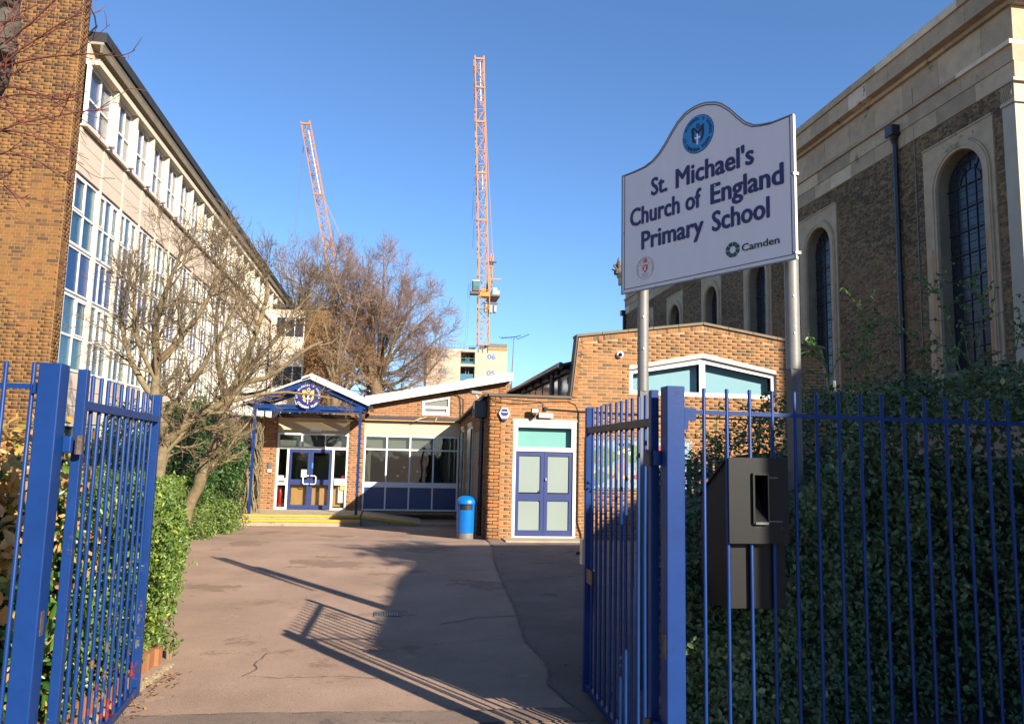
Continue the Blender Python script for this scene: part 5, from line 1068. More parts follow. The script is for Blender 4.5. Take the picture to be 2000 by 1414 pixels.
def crane(name_label, mast_xy, z0, zs, jib_dir_top, y, full=True):
    t = thing('tower_crane', name_label, 'crane', (mast_xy, y, 0)); x = mast_xy
    mb = MB(); lattice(mb, (x, y, z0), (x - .1, y, zs), 2.0, 1.9, .17, .09); mb.build('mast', 'crane_orange', t)
    if full:
        mb = MB(); mb.box(x - 1.0, x + .95, y - 1.1, y + 1.1, zs - .2, zs + .55).box(x - .75, x + .7, y - .8, y + .8, zs + .55, zs + 1.2); mb.build('slewing_ring', 'crane_yellow', t)
        mb = MB(); mb.box(x - 2.7, x - .9, y - 1.3, y + .4, zs + .1, zs + .55).box(x + .95, x + 2.9, y - 1.0, y + 5, zs - .1, zs + .25); mb.build('platform', 'rust_metal', t)
        mb = MB(); mb.box(x - 2.35, x - 1.05, y - 1.5, y + .1, zs + .6, zs + 2.5); cab = mb.build('cab', 'lead_grey', t, bevel=.1); boxobj('cab_window', 'core_green', cab, x - 2.2, x - 1.2, y - 1.53, y - 1.5, zs + 1.5, zs + 2.25); boxobj('cab_roof', 'crane_white', cab, x - 2.4, x - 1.0, y - 1.5, y + .1, zs + 2.51, zs + 2.6)
        mb = MB(); lattice(mb, (x + .9, y + 1.2, zs + .5), (x + 1.4, y + .8, zs + 8.4), 1.0, 1.6, .16, .08, taper=.4); mb.bar((x + .8, y, zs + .4), (x + 1.1, y, zs + 3.6), .35, .35); mb.bar((x + 1.1, y, zs + 3.3), (x + 3.1, y, zs + 3.4), .25, .25); mb.build('a_frame', 'crane_yellow', t)
        mb = MB(); mb.box(x + .8, x + 2.2, y - .3, y + .5, zs + 6.6, zs + 6.8); mb.bar((x + 2.2, y, zs + 6.6), (x + 2.3, y, zs + 8.7), .06, .06); mb.bar((x + 2.1, y, zs + .4), (x + 1.6, y, zs + 6.6), .05, .05); mb.bar((x + 1.2, y, zs + 3.4), (x + 2.5, y, zs + 1.2), .07, .07); mb.build('ladder_platform', 'galv_dark', t)
        for k in range(3): boxobj('counterweight', 'core_concrete', t, x + .15 + k * .85, x + .6 + k * .85, y - .6, y + 1.2, zs - 3.0 - .1 * (k % 2), zs - 1.5)
        boxobj('winch', 'crane_white', t, x + 1.7, x + 2.3, y - .5, y + .5, zs + .3, zs + 1.6); boxobj('winch', 'crane_white', t, x + 2.45, x + 2.75, y - .5, y + .5, zs + .3, zs + 1.1); boxobj('crossbar', 'rust_metal', t, x - .4, x + 2.6, y - .8, y - .6, zs - 1.6, zs - 1.35)
        mb = MB(); mb.box(x - 1.0, x + 1.0, y - 1.0, y + 1.0, zs - 6.9, zs - 5.7); 
    A, B = jib_dir_top; mb = MB(); lattice(mb, A, B, 1.75 if full else 1.7, 2.6, .20, .10); mb.build('jib', 'crane_orange', t)
    A = Vector(A); B = Vector(B); d = B - A
    mb = MB()
    for q in (.29, .49, .71, .86, .985) if full else (.36, .62, .985): p = A + d * q; mb.bar(p + Vector((-1, -.9, 0)), p + Vector((1, -.9, 0)), .3, .35)
    mb.build('cross_plate', 'crane_orange', t)
    for (q0, q1) in (((.80, .97), (.42, .5)) if full else ((.62, .95), (-.02, .14))):
        mb = MB(); mb.bar(A + d * q0 + Vector((.15 if full else .3, -.6, 0)), A + d * q1 + Vector((.15 if full else .3, -.6, 0)), .38 if full else .7, .1); mb.build('walkway', 'crane_white', t)
    mb = MB()
    for dx in ((-2.5, -3.3) if full else (-2.6, -3.3)):
        mb.bar(B + Vector((-.3, 0, -.6)) if full else B, (B.x + (.1 if full else .3) + dx * .45 - 0 * 1, y, B.z * .62 if full else 40), .045, .045) if not full else mb.bar((B.x + (0 if dx < -3 else .5), y, B.z - 17), (B.x + dx * .4 + .3, y, 21), .05, .05)
    mb.build('hoist_rope', 'galv_dark', t)
    mb = MB(); mb.bar(A + d * .93 + Vector((.9, .5, 0)), (x + 1.5, y + .8, zs + 8.2), .07, .07) if full else mb.bar(A + d * .6 + Vector((.9, 0, 0)), A + d * .05 + Vector((5.5, 0, 2)), .09, .09); mb.build('pendant_rope', 'crane_orange', t)
    return t
crane('near orange lattice crane standing on the concrete core with its jib raised almost upright', 15.05, 21.9, 31.3, ((14.85, 140.6, 32.2), (12.72, 140.6, 78.2)), 141)
crane('second orange crane jib leaning left, its foot hidden behind the big bare tree', -10.7, 0, 27, ((-11.6, 150, 27.5), (-20.45, 150, 66.2)), 150, full=False)

# far rooftops beyond the school
fr_ = thing('distant_rooftops', 'low dark distant roofline with blue hoarding between the bare tree and the concrete core', 'building', (0, 90, 0))
boxobj('wall', 'brick_gold', fr_, -30, 5, 90, 96, 0, 7.0); boxobj('roof', 'roof_dark', fr_, -30.2, 5.2, 89.8, 96, 7.003, 8.0)
for k in range(10): boxobj('hoarding_panel', 'panel_navy', fr_, -4 + k * .9, -3.2 + k * .9, 89.7, 89.79, 8.0, 8.5)

# ================================================================== HOUSES ACROSS THE STREET (unseen behind the camera, shaped to shade the drive)
def house(label, x0, x1, y0, y1, prof, wallm):
    h = thing('shade_house', label, 'house', ((x0 + x1) / 2, y1, 0))
    mb = MB().prism([(-p[0], p[1]) for p in prof][::-1], (0, y1, 0), -X_, Z_, y1 - y0)
    mb.v = [(x + (y1 - y) * .66, y, z) for x, y, z in mb.v]; mb.build('wall', wallm, h)      # sheared along the sun so the shade keeps its diagonal edge
    for i in range(int((x1 - x0 - 1) / 2.2)):
        for z in (1.0, 4.0, 7.0, 10.0):
            x = x0 + 1 + i * 2.2
            zt = np.interp(x + .5, [p[0] for p in prof[1:-1]], [p[1] for p in prof[1:-1]])
            if z + 1.8 < zt: 
                f = MB().frame((0, y1 + .03, 0), -X_, Z_, -(x + 1.0), -x, z, z + 1.5, .07, .06, inner_v=(z + .75,)).build('window', 'white_paint', h)
                MB().box(x + .06, x + .94, y1 + .005, y1 + .02, z + .06, z + 1.44).build('pane', 'leaded_glass', f)
    return h
house('unseen gabled brick house behind the camera, its outline shaped to shade the drive', 5.2, 14.2, -9, -1.3, [(5.2, -.1), (5.2, 4.7), (6.1, 5.4), (7.7, 6.7), (11, 8.9), (14.2, 9.0), (14.2, -.1)], 'brick_stock')
house('unseen taller parapeted brick house next to the gabled one, shaped to shade the hall', 14.21, 19.3, -9, -1.31, [(14.21, -.1), (14.21, 9.1), (16, 10.4), (19.3, 10.8), (19.3, -.1)], 'brick_gold')
house('unseen tall brick block beside the parapeted house, added to shade the hall end', 19.31, 27, -9, -1.32, [(19.31, -.1), (19.31, 16), (27, 16), (27, -.1)], 'brick_stock')

R = np.random.RandomState(5)
hst = thing('street_tree', 'unseen ivy-covered tree behind the camera, added to fray the edge of the shade', 'tree', (7.6, -.6, 0))
n = 5200; d = R.normal(size=(n, 3)); d /= np.linalg.norm(d, axis=1)[:, None]; P = np.array((10.0, -.7, 7.5)) + d * ((1 + .35 * vnoise(d, 3.2, 3)) * (1 - .6 * R.rand(n)))[:, None] * np.array((1.5, .9, 1.15))  # added crown, placed so its shadow roughens the edge of the house shade
link('crown', leaf_mesh('crown', P, d, .16 * (.6 + .7 * R.rand(n)), R.rand(n), 'leaf_bush', R, shift=rootloc(hst), lie=1), hst, kind='stuff'); MB().tube([(7.6, -.6, 0), (7.65, -.6, 3), (7.7, -.7, 6.3)], [.2, .15, .06], 10).build('trunk', 'bark_brown', hst)
# ================================================================== BARE TREES
def bare_tree(name, label, base, limbs, spec, mats, seed, k=(9, 5, 3), group=None, lo_hi=None, rmin=.0, upto=99):
    R = np.random.RandomState(seed); t = thing(name, label, 'tree', base, group); tw = Twigs(R)
    for pts, r0, r1 in limbs:
        pts = np.array(pts, float); n = len(pts); fine = []
        for i in range(n - 1):                       # Catmull-Rom through the hand placed points
            p0, p1, p2, p3 = pts[max(i - 1, 0)], pts[i], pts[i + 1], pts[min(i + 2, n - 1)]
            for q in range(4):
                s = q / 4; fine.append(.5 * ((2 * p1) + (-p0 + p2) * s + (2 * p0 - 5 * p1 + 4 * p2 - p3) * s * s + (-p0 + 3 * p1 - 3 * p2 + p3) * s ** 3))
        fine.append(pts[-1]); fine = np.array(fine); fine[1:-1] += R.normal(size=(len(fine) - 2, 3)) * r0 * .12
        tw.add(fine, np.linspace(r0, r1, len(fine)) * (1 + .06 * R.normal(size=len(fine))), 0)
    for l in list(tw.lines):
        low = seed == 61 and l[0][-1][2] < 3.8 and l[0][-1][0] > -1.5
        sp = [((max(2, int(q[0] * .55)),) + q[1:]) for q in spec[:2]] + spec[2:] if low else spec
        tw.branch(l[0], l[1], 1, [None] + sp)
    sh = rootloc(t)
    link('trunk', tw.mesh('trunk', mats[0], 0, 0, sh, k[0], tone0=.3), t)
    c = link('crown', tw.mesh('crown', mats[1], 1, 1, sh, k[1]), t)
    m = tw.mesh('twigs', mats[2], 2, 9, sh, k[2], rmin=rmin)
    if m: link('twigs', m, c, kind='stuff')
    return t, tw, c
# magnolia-like tree with the leaning stem in front of the entrance
treeA, twA, cA = bare_tree('bare_tree', 'bare spreading tree with a pale leaning trunk in front of the entrance', (-3.5, 14.2, 0),
    [([(-3.75, 14.2, 0), (-3.42, 14.1, .9), (-3.25, 14, 1.5), (-3.08, 14, 2.0), (-2.98, 14, 2.6), (-2.75, 14, 3.0)], .12, .065),
     ([(-3.05, 14, 2.35), (-2.7, 13.8, 2.80), (-2.2, 13.7, 2.98), (-1.75, 13.6, 3.35), (-1.35, 13.6, 3.6)], .06, .02),
     ([(-3.0, 14, 2.5), (-2.3, 14.2, 2.72), (-1.7, 14.2, 2.72), (-1.2, 14.3, 2.66)], .04, .012),
     ([(-2.75, 14, 3.0), (-2.6, 14.1, 3.7), (-2.45, 14.2, 4.4), (-2.5, 14.2, 5.0)], .06, .02),
     ([(-2.8, 14, 2.95), (-2.3, 13.9, 3.5), (-1.9, 13.8, 4.1), (-1.6, 13.8, 4.5)], .05, .018),
     ([(-3.0, 14, 2.5), (-3.2, 14.1, 3.3), (-3.3, 14.2, 4.2), (-3.2, 14.3, 5.1)], .05, .018)],
    [(9, 1.05, 45, .09, .17, .15, 6, .5), (9, .55, 48, .06, .2, .1, 5, .55), (7, .27, 42, .05, .2, .15, 3, .6)], ('bark_pale', 'bark_pale', 'bark_twig'), 61, rmin=.0032)
treeB, twB, cB = bare_tree('bare_tree', 'bare many-branched tree rising from the hedge in front of the cream windows', (-3.7, 12.5, 0),
    [([(-3.72, 12.5, 0), (-3.6, 12.5, 1.2), (-3.52, 12.5, 1.9), (-3.72, 12.5, 2.5), (-3.75, 12.5, 3.1), (-3.8, 12.5, 3.7)], .10, .05),
     ([(-3.55, 12.5, 1.75), (-3.2, 12.4, 2.05), (-2.8, 12.4, 2.35), (-2.5, 12.4, 2.6), (-2.1, 12.3, 3.1)], .075, .025),
     ([(-3.7, 12.5, 2.4), (-4.1, 12.5, 3.0), (-4.35, 12.6, 3.7), (-4.3, 12.6, 4.2)], .05, .018),
     ([(-3.8, 12.5, 3.7), (-3.6, 12.4, 4.3), (-3.45, 12.4, 4.8)], .045, .015),
     ([(-3.75, 12.5, 3.0), (-3.3, 12.4, 3.5), (-2.95, 12.4, 4.2), (-2.8, 12.4, 4.7)], .05, .016),
     ([(-3.6, 12.5, 2.1), (-3.1, 12.3, 2.8), (-2.75, 12.3, 3.5), (-2.5, 12.3, 4.0)], .05, .016),
     ([(-3.72, 12.5, 2.7), (-4.0, 12.3, 3.4), (-4.05, 12.2, 4.2)], .04, .014)],
    [(9, .95, 45, .09, .17, .12, 6, .5), (9, .5, 48, .06, .2, .1, 5, .55), (7, .25, 42, .05, .2, .15, 3, .6)], ('bark_pale', 'bark_pale', 'bark_twig'), 62, rmin=.0028)
# big bare tree behind the porch
fork = (-1.5, 42, 6.0); limbs = [([(-1.05, 42, 0), (-1.15, 42, 3), (-1.25, 42, 4.8), (-1.5, 42, 6.2)], .50, .30)]
tips = [(-4.9, 42, 10.4), (-4.2, 41, 11.9), (-3.2, 43, 12.5), (-2.3, 42, 12.4), (-1.1, 41, 12.2), (.1, 42, 11.5), (1.0, 43, 10.6), (1.7, 42, 9.5), (2.2, 42, 8.2), (2.2, 43, 7.0), (-5.0, 43, 8.4), (.5, 40, 9.3), (-2.0, 40, 10.5), (-3.4, 44, 9.6), (1.4, 41, 6.5), (-4.6, 42, 9.6), (-3.7, 42, 11.0), (-.6, 43, 10.0), (-1.7, 42, 8.6), (-3.0, 41, 8.2)]
R = np.random.RandomState(9)
for i, tp in enumerate(tips):
    f0 = np.array((-1.2, 42, 4.9 + .12 * (i % 9))); tp = np.array(tp, float); m1 = f0 + (tp - f0) * .33 + np.array([0, 0, .25 if tp[2] > 9 else -.5]); m2 = f0 + (tp - f0) * .68 + np.array([0, 0, .2 if tp[2] > 9 else -.25]) + R.normal(size=3) * .15
    limbs.append(([f0, m1, m2, tp], .15 - .003 * i, .022))
bare_tree('bare_tree', 'large round-headed bare tree with fine reddish twigs behind the porch', (-1.05, 42, 0), limbs,
    [(13, 1.7, 50, .06, .13, .2, 6, .36), (9, .95, 45, .04, .16, .15, 4, .45), (8, .55, 40, .03, .18, .1, 3, .6)], ('bark_brown', 'bark_brown', 'bark_mauve'), 63, k=(8, 4, 3), rmin=.0062)
# brown seedy tree between the wing and the big tree
limbs = [([(-3.0, 37, 0), (-3.0, 37, 3), (-3.0, 37, 5)], .22, .12)]
for i in range(9):
    a = i * .7; limbs.append(([(-3.0, 37, 3.6 + .2 * i), (-3.0 + .8 * math.cos(a), 37 + .5 * math.sin(a), 5 + .3 * i), (-3.1 + 1.4 * math.cos(a), 37 + .9 * math.sin(a), 6.2 + .32 * i)], .09, .02))
t3, tw3, c3 = bare_tree('bare_tree', 'bushy brown tree with clinging seed clusters beside the brick stair tower', (-3.0, 37, 0), limbs,
    [(8, 1.0, 45, .03, .18, .2, 5, .5), (7, .5, 50, .0, .2, .15, 4, .55), (3, .3, 45, 0, .2, .2, 3, .6)], ('bark_brown', 'bark_brown', 'bark_mauve'), 64, k=(7, 4, 3), rmin=.006)
R = np.random.RandomState(77); tp = np.concatenate([tw3.tips(3), tw3.tips(2)]); tp = tp[R.rand(len(tp)) < .55]
tp = np.repeat(tp, 3, 0) + R.normal(size=(len(tp) * 3, 3)) * .08
link('seed_clusters', leaf_mesh('seed', tp, R.normal(size=tp.shape), .05 + .05 * R.rand(len(tp)), R.rand(len(tp)), 'leaf_seed', R, shift=rootloc(t3), aspect=.8), t3, kind='stuff')
# upright whips of a tree behind the long block
limbs = [([(-5.6, 44, 3), (-5.5, 44, 8)], .18, .08)]
for i in range(12): limbs.append(([(-5.5, 44, 7 + .1 * i), (-6.6 + .28 * i, 44, 10), (-7.1 + .36 * i, 44, 12.4 + 1.1 * math.sin(i * 2.3))], .05, .012))
bare_tree('bare_tree', 'thin upright bare whips showing above the far end of the long school roof', (-5.6, 44, 0), limbs, [(12, 1.3, 25, .08, .12, .3, 5, .5), (7, .6, 30, .05, .14, .2, 3, .55)], ('bark_brown', 'bark_mauve', 'bark_mauve'), 65, k=(6, 4, 3), rmin=.008)
# street tree whose limb and red shoots hang in at the upper left
nt_, tn, cn = bare_tree('street_tree', 'knobbly limb of a pollarded tree with long red shoots at the top left edge', (-3.75, 6, 0),
    [([(-3.85, 6.1, 0), (-3.8, 6.05, 2), (-3.62, 6, 3.6), (-3.2, 6, 4.4), (-3.10, 6, 4.75), (-3.14, 6, 5.3), (-3.3, 6, 6.2)], .16, .085)], [(0, 0.1, 10, 0, 0, .5, 2, .5)], ('bark_dark', 'twig_red', 'twig_red'), 66, k=(14, 4, 3))  if False else (None, None, None)
R = np.random.RandomState(66); nt_ = thing('street_tree', 'knobbly limb of a pollarded tree with long red shoots at the top left edge', 'tree', (-3.75, 6, 0)); tn = Twigs(R)
P_ = np.array([(-3.95, 6.1, 0), (-3.9, 6.05, 2), (-3.75, 6, 3.3), (-3.32, 6, 4.15), (-3.12, 6, 4.45), (-3.08, 6, 4.85), (-3.12, 6, 5.35), (-3.3, 6, 6.4)]); rr_ = [.20, .17, .15, .12, .115, .105, .10, .09]
ip = []; ir = []
for i in range(len(P_) - 1):
    for q in range(6): s = q / 6; ip.append(P_[i] * (1 - s) + P_[i + 1] * s + R.normal(size=3) * .008); ir.append((rr_[i] * (1 - s) + rr_[i + 1] * s) * (1 + .10 * R.normal()))
tn.add(np.array(ip), np.array(ir), 0)
tr_ = link('trunk', tn.mesh('trunk', 'bark_dark', 0, 0, rootloc(nt_), 16), nt_)
knobs = [(-3.10, 5.95, 4.42), (-3.02, 5.93, 4.60), (-3.08, 5.92, 5.0), (-3.2, 5.95, 4.30), (-3.35, 5.9, 3.75), (-3.15, 5.9, 5.3)]
mbk = MB()
for q, kk in enumerate(knobs):
    bm = bmesh.new(); bmesh.ops.create_icosphere(bm, subdivisions=3, radius=.075 if q < 5 else .06)
    for v in bm.verts: v.co *= 1 + .28 * float(vnoise([v.co], 22, q)[0]); v.co += Vector(kk)
    mbk.add([tuple(v.co) for v in bm.verts], [tuple(v.index for v in f.verts) for f in bm.faces]); bm.free()
mbk.build('knob', 'bark_dark', nt_, smooth=True)
def bez(a, b, sag, n=12):
    a = np.array(a, float); b = np.array(b, float); return np.array([a + (b - a) * t + np.array([0, 0, sag * math.sin(math.pi * t)]) for t in np.linspace(0, 1, n)])
shoots = [((-3.10, 5.9, 4.42), (-2.02, 5.5, 4.42), .06), ((-3.1, 5.9, 4.4), (-2.35, 5.6, 4.78), .05), ((-3.15, 5.9, 4.3), (-2.2, 5.6, 3.9), .12), ((-3.3, 5.9, 3.75), (-2.15, 5.6, 4.08), .10), ((-3.3, 5.9, 3.75), (-2.40, 5.7, 3.62), .10),
          ((-3.05, 5.9, 4.6), (-2.3, 5.5, 5.0), .02), ((-3.2, 5.9, 4.3), (-2.75, 5.6, 4.95), .0), ((-3.05, 5.9, 5.0), (-2.7, 5.6, 5.3), .0), ((-3.3, 5.9, 3.7), (-2.7, 5.5, 4.5), .03), ((-3.1, 5.9, 4.35), (-2.65, 5.5, 4.25), .05), ((-3.35, 5.9, 3.7), (-2.62, 5.6, 3.35), .08), ((-3.3, 5.9, 3.75), (-2.85, 5.6, 4.35), .0), ((-3.4, 5.9, 3.5), (-2.9, 5.6, 3.2), .05), ((-3.2, 5.9, 4.1), (-2.5, 5.6, 4.15), .08), ((-3.25, 5.9, 4.15), (-2.55, 5.5, 3.78), .1), ((-3.12, 5.9, 4.7), (-2.8, 5.5, 4.6), .06), ((-3.1, 5.9, 5.1), (-2.95, 5.5, 5.6), 0), ((-3.3, 5.9, 3.9), (-2.3, 5.7, 3.72), .14)]
for a, b, s_ in shoots:
    p = bez(a, b, s_) + np.cumsum(R.normal(size=(12, 3)) * .005, 0); tn.add(p, np.linspace(.0095, .003, 12), 1); tn.branch(p, np.linspace(.009, .003, 12), 2, [None, None, (5, .38, 28, .05, .07, .2, 6, .65), (2, .16, 35, .04, .1, .3, 3, .7)])
sht = link('shoots', tn.mesh('shoots', 'twig_red', 1, 1, rootloc(nt_), 6), nt_); link('twigs', tn.mesh('twigs', 'twig_red', 2, 9, rootloc(nt_), 4, rmin=.0018), sht, kind='stuff')

# ================================================================== HEDGES AND SHRUBS
def core(parent, name, m, pts_fn, nu, nv):
    pass
def blob_hedge(name, label, cat, base, samp, dens, size, m, seed, core_boxes=(), tone_fn=None, extra=None, lie=.7, aspect=.52, sprigs=0, sprig_m='bark_twig', nparts=0):
    """samp(R,n)->points, normals on the outer surface; leaves are scattered through a shell below it"""
    R = np.random.RandomState(seed); t = thing(name, label, cat, base); sh = rootloc(t)
    P, N = samp(R, dens); depth = R.rand(len(P)) ** 1.6 * .28
    bump = vnoise(P, 3.2, seed) * .10 + vnoise(P, 9, seed + 1) * .03
    P = P + N * (bump - depth)[:, None] + R.normal(size=P.shape) * .012
    keep = (vnoise(P, 6, seed + 2) > -.42) | (depth > .13); P = P[keep]; N = N[keep]
    tone = np.clip(.45 + .22 * vnoise(P, 4, seed + 3) + R.normal(size=len(P)) * .17, 0, 1)
    if tone_fn: tone = tone_fn(P, tone, R)
    sz = size * (.6 + .7 * R.rand(len(P)))
    idx = np.arange(len(P))
    Nn = N + np.array([0, 0, .35])
    link('foliage', leaf_mesh('foliage', P, Nn, sz, tone, m, R, shift=sh, lie=lie, aspect=aspect), t, kind='stuff')
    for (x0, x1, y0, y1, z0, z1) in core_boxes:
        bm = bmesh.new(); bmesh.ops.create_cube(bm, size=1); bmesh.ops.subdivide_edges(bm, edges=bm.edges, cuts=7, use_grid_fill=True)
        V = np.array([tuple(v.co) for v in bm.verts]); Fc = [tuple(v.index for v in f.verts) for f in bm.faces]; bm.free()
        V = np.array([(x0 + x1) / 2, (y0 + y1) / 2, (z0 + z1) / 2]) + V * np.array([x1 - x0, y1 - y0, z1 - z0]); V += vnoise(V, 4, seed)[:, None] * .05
        link('dark_core', np_mesh('dark_core', V, Fc, 'hedge_core', shift=sh), t)  # solid dark filler, the hedge's inner shade put into its colour
    if sprigs:
        tw = Twigs(R); ii = R.choice(len(P), sprigs)
        for i in ii: d = N[i] * .6 + np.array([0, 0, .6]) + R.normal(size=3) * .4; p, r = tw.path(P[i] - N[i] * .05, d, .12 + .14 * R.rand(), .003, .0015, 4, .15, .03); tw.add(p, r, 0)
        link('sprigs', tw.mesh('sprigs', sprig_m, 0, 0, sh, 3), t, kind='stuff')
        LP = np.concatenate([l[0][1:] for l in tw.lines]); LP = np.repeat(LP, 3, 0); n = len(LP)
        link('foliage', leaf_mesh('foliage', LP, R.normal(size=(n, 3)) + [0, 0, .5], size * (.6 + .5 * R.rand(n)), np.clip(.6 + .2 * R.normal(size=n), 0, 1), m, R, shift=sh, aspect=aspect), t, kind='stuff')
    return t
# left clipped hedge along the drive
def edge_x(y): return np.interp(y, [4.5, 6.5, 9.3, 12, 15.2], [-1.98, -1.92, -2.52, -3.35, -4.0])
def sampL(R, n):
    a = R.rand(n); y = 5.0 + 9.4 * R.rand(n) ** 1.25; top = 1.42 - .03 * (y - 6) + .06 * np.sin(y * 2.1)
    side = a < .62; z = np.where(side, .10 + R.rand(n) * (top - .10), top); x = np.where(side, edge_x(y) + .05 + .12 * np.sin(z / top * 3.1), edge_x(y) - R.rand(n) * 1.5)
    endf = (a > .93); x = np.where(endf, edge_x(5.2) - R.rand(n) * 1.5, x); y = np.where(endf, 5.1, y); z = np.where(endf, R.rand(n) * top, z)
    N = np.where(side[:, None], np.array([[1, -.25, .1]]), np.array([[0.1, -.2, 1]])); N = np.where(endf[:, None], np.array([[0, -1., 0]]), N)
    P = np.stack([x, y, z], 1); edge = (~side) & (~endf); P[:, 2] -= np.where(edge, .25 * np.exp(-(edge_x(y) - x) * 5), 0)
    return P, N / np.linalg.norm(N, axis=1)[:, None]
hl = blob_hedge('hedge', 'sunlit clipped green hedge running along the left side of the drive', 'hedge', (-2.8, 9, 0), sampL, 72000, .040, 'leaf_hedge', 71, core_boxes=[(-3.6, -2.2, 5.3, 8.2, 0, 1.15), (-4.2, -2.75, 8.2, 10.6, 0, 1.05), (-5.2, -3.55, 10.6, 14.2, 0, .95)], sprigs=160, lie=.8)
# right big hedge behind the railings
HXR = lambda x: np.interp(x, [1.6, 1.9, 2.3, 2.65, 2.9, 3.5, 4.6, 7.5], [.95, 1.32, 1.50, 1.62, 1.86, 2.30, 2.42, 2.45])
def sampR(R, n):
    a = R.rand(n); x = 1.66 + 6.4 * R.rand(n) ** 1.35; y = np.where(a < .66, 4.55 + .25 * np.sin(x * 2.3), 4.6 + R.rand(n) * 3.2); top = HXR(x + .1 * (y - 4.6) * -.5) + .06 * np.sin(y * 3 + x * 2)
    side = a < .66; z = np.where(side, R.rand(n) ** .9 * top, top); left = a > .90
    x = np.where(left, 1.70 + .30 * (y - 4.5), x); ok = x > 1.66 + .27 * (y - 4.5); x = np.where(ok, x, 1.70 + .30 * (y - 4.5)); z = np.where(left, R.rand(n) * (1.0 + .12 * (y - 4.5)), z)
    N = np.where(side[:, None], np.array([[-.1, -1, .1]]), np.array([[0., -.2, 1]])); N = np.where(left[:, None], np.array([[-1., -.2, 0]]), N)
    return np.stack([x, y, z], 1), N / np.linalg.norm(N, axis=1)[:, None]
def toneR(P, t, R): return np.clip(t + .22 * (P[:, 2] < .75) * (P[:, 0] < 2.4) + (R.rand(len(t)) < .03) * .4, 0, 1)  # low left leaves toned lighter: a sunlit patch put into their colour
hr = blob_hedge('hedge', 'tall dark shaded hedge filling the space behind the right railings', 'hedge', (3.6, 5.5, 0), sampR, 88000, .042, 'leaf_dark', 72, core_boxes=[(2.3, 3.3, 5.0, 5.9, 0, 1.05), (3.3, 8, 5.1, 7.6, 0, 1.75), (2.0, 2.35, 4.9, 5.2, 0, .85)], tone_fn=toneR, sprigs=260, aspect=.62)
def shrub(name, label, cat, c, rad, n, size, m, seed, squash=1.0, tone_fn=None, stems=10, lie=.8, zmin=.0, twig='bark_twig', aspect=.5, core_=True):
    R = np.random.RandomState(seed); t = thing(name, label, cat, (c[0], c[1], zmin)); d = R.normal(size=(n, 3)); d /= np.linalg.norm(d, axis=1)[:, None]
    rr = (1 + .22 * vnoise(d, 2.6, seed) + .10 * vnoise(d, 7, seed + 1)) * (1 - .5 * R.rand(n) ** 1.8); P = np.array(c) + d * rr[:, None] * np.array(rad); k = P[:, 2] > zmin; P = P[k]; d = d[k]
    tone = np.clip(.45 + .22 * vnoise(P, 3, seed + 2) + R.normal(size=len(P)) * .18, 0, 1)
    if tone_fn: tone = tone_fn(P, tone, R)
    link('foliage', leaf_mesh('foliage', P, d + [0, 0, .3], size * (.6 + .7 * R.rand(len(P))), tone, m, R, shift=rootloc(t), lie=lie, aspect=aspect), t, kind='stuff')
    tw = Twigs(R)
    for i in range(stems):
        q = R.normal(size=3); q[2] = abs(q[2]); q /= np.linalg.norm(q); e = np.array(c) + q * np.array(rad) * .85; b0 = np.array([c[0] + R.normal() * rad[0] * .2, c[1] + R.normal() * rad[1] * .2, zmin - .05]); tw.add(bez(b0, e, .05, 7), np.linspace(.018, .005, 7), 0)
    link('stem', tw.mesh('stem', twig, 0, 0, rootloc(t), 5), t)
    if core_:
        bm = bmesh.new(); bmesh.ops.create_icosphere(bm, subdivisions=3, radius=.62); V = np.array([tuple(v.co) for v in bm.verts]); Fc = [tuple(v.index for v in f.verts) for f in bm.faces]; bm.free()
        V = V * (1 + .15 * vnoise(V, 5, seed))[:, None] * np.array(rad) + np.array(c); V[:, 2] = np.maximum(V[:, 2], zmin); link('dark_core', np_mesh('dark_core', V, Fc, 'hedge_core', shift=rootloc(t)), t)  # dark lump painting the shaded depth of the shrub
    return t
shrub('evergreen_bush', 'rounded dark evergreen bush left of the entrance porch behind the leaning trunk', 'bush', (-4.58, 19.0, 1.25), (1.05, 1.2, 1.5), 36000, .062, 'leaf_bush', 81, zmin=-.2)
shrub('evergreen_bush', 'dark evergreen bush under the bare trees behind the hedge', 'bush', (-4.9, 16.4, 1.15), (1.15, 1.4, 1.35), 26000, .06, 'leaf_bush', 82, zmin=-.05)
shrub('low_plants', 'bright yellow-green low planting at the foot of the evergreen bush', 'plants', (-4.2, 18.1, .15), (.72, 1.9, .55), 22000, .055, 'leaf_low', 83, zmin=-.18, stems=40, lie=1.2, core_=True)
shrub('low_plants', 'small clump of bright low planting at the drive edge past the hedge', 'plants', (-4.2, 15.8, .15), (.75, 1.1, .5), 9000, .05, 'leaf_low', 84, zmin=-.1, stems=30, lie=1.2)
shrub('seedling', 'small leafy sprig at the foot of the hedge on the drive', 'plant', (-1.78, 6.85, .14), (.08, .08, .11), 90, .04, 'leaf_hedge', 85, zmin=.0, stems=6, core_=False)
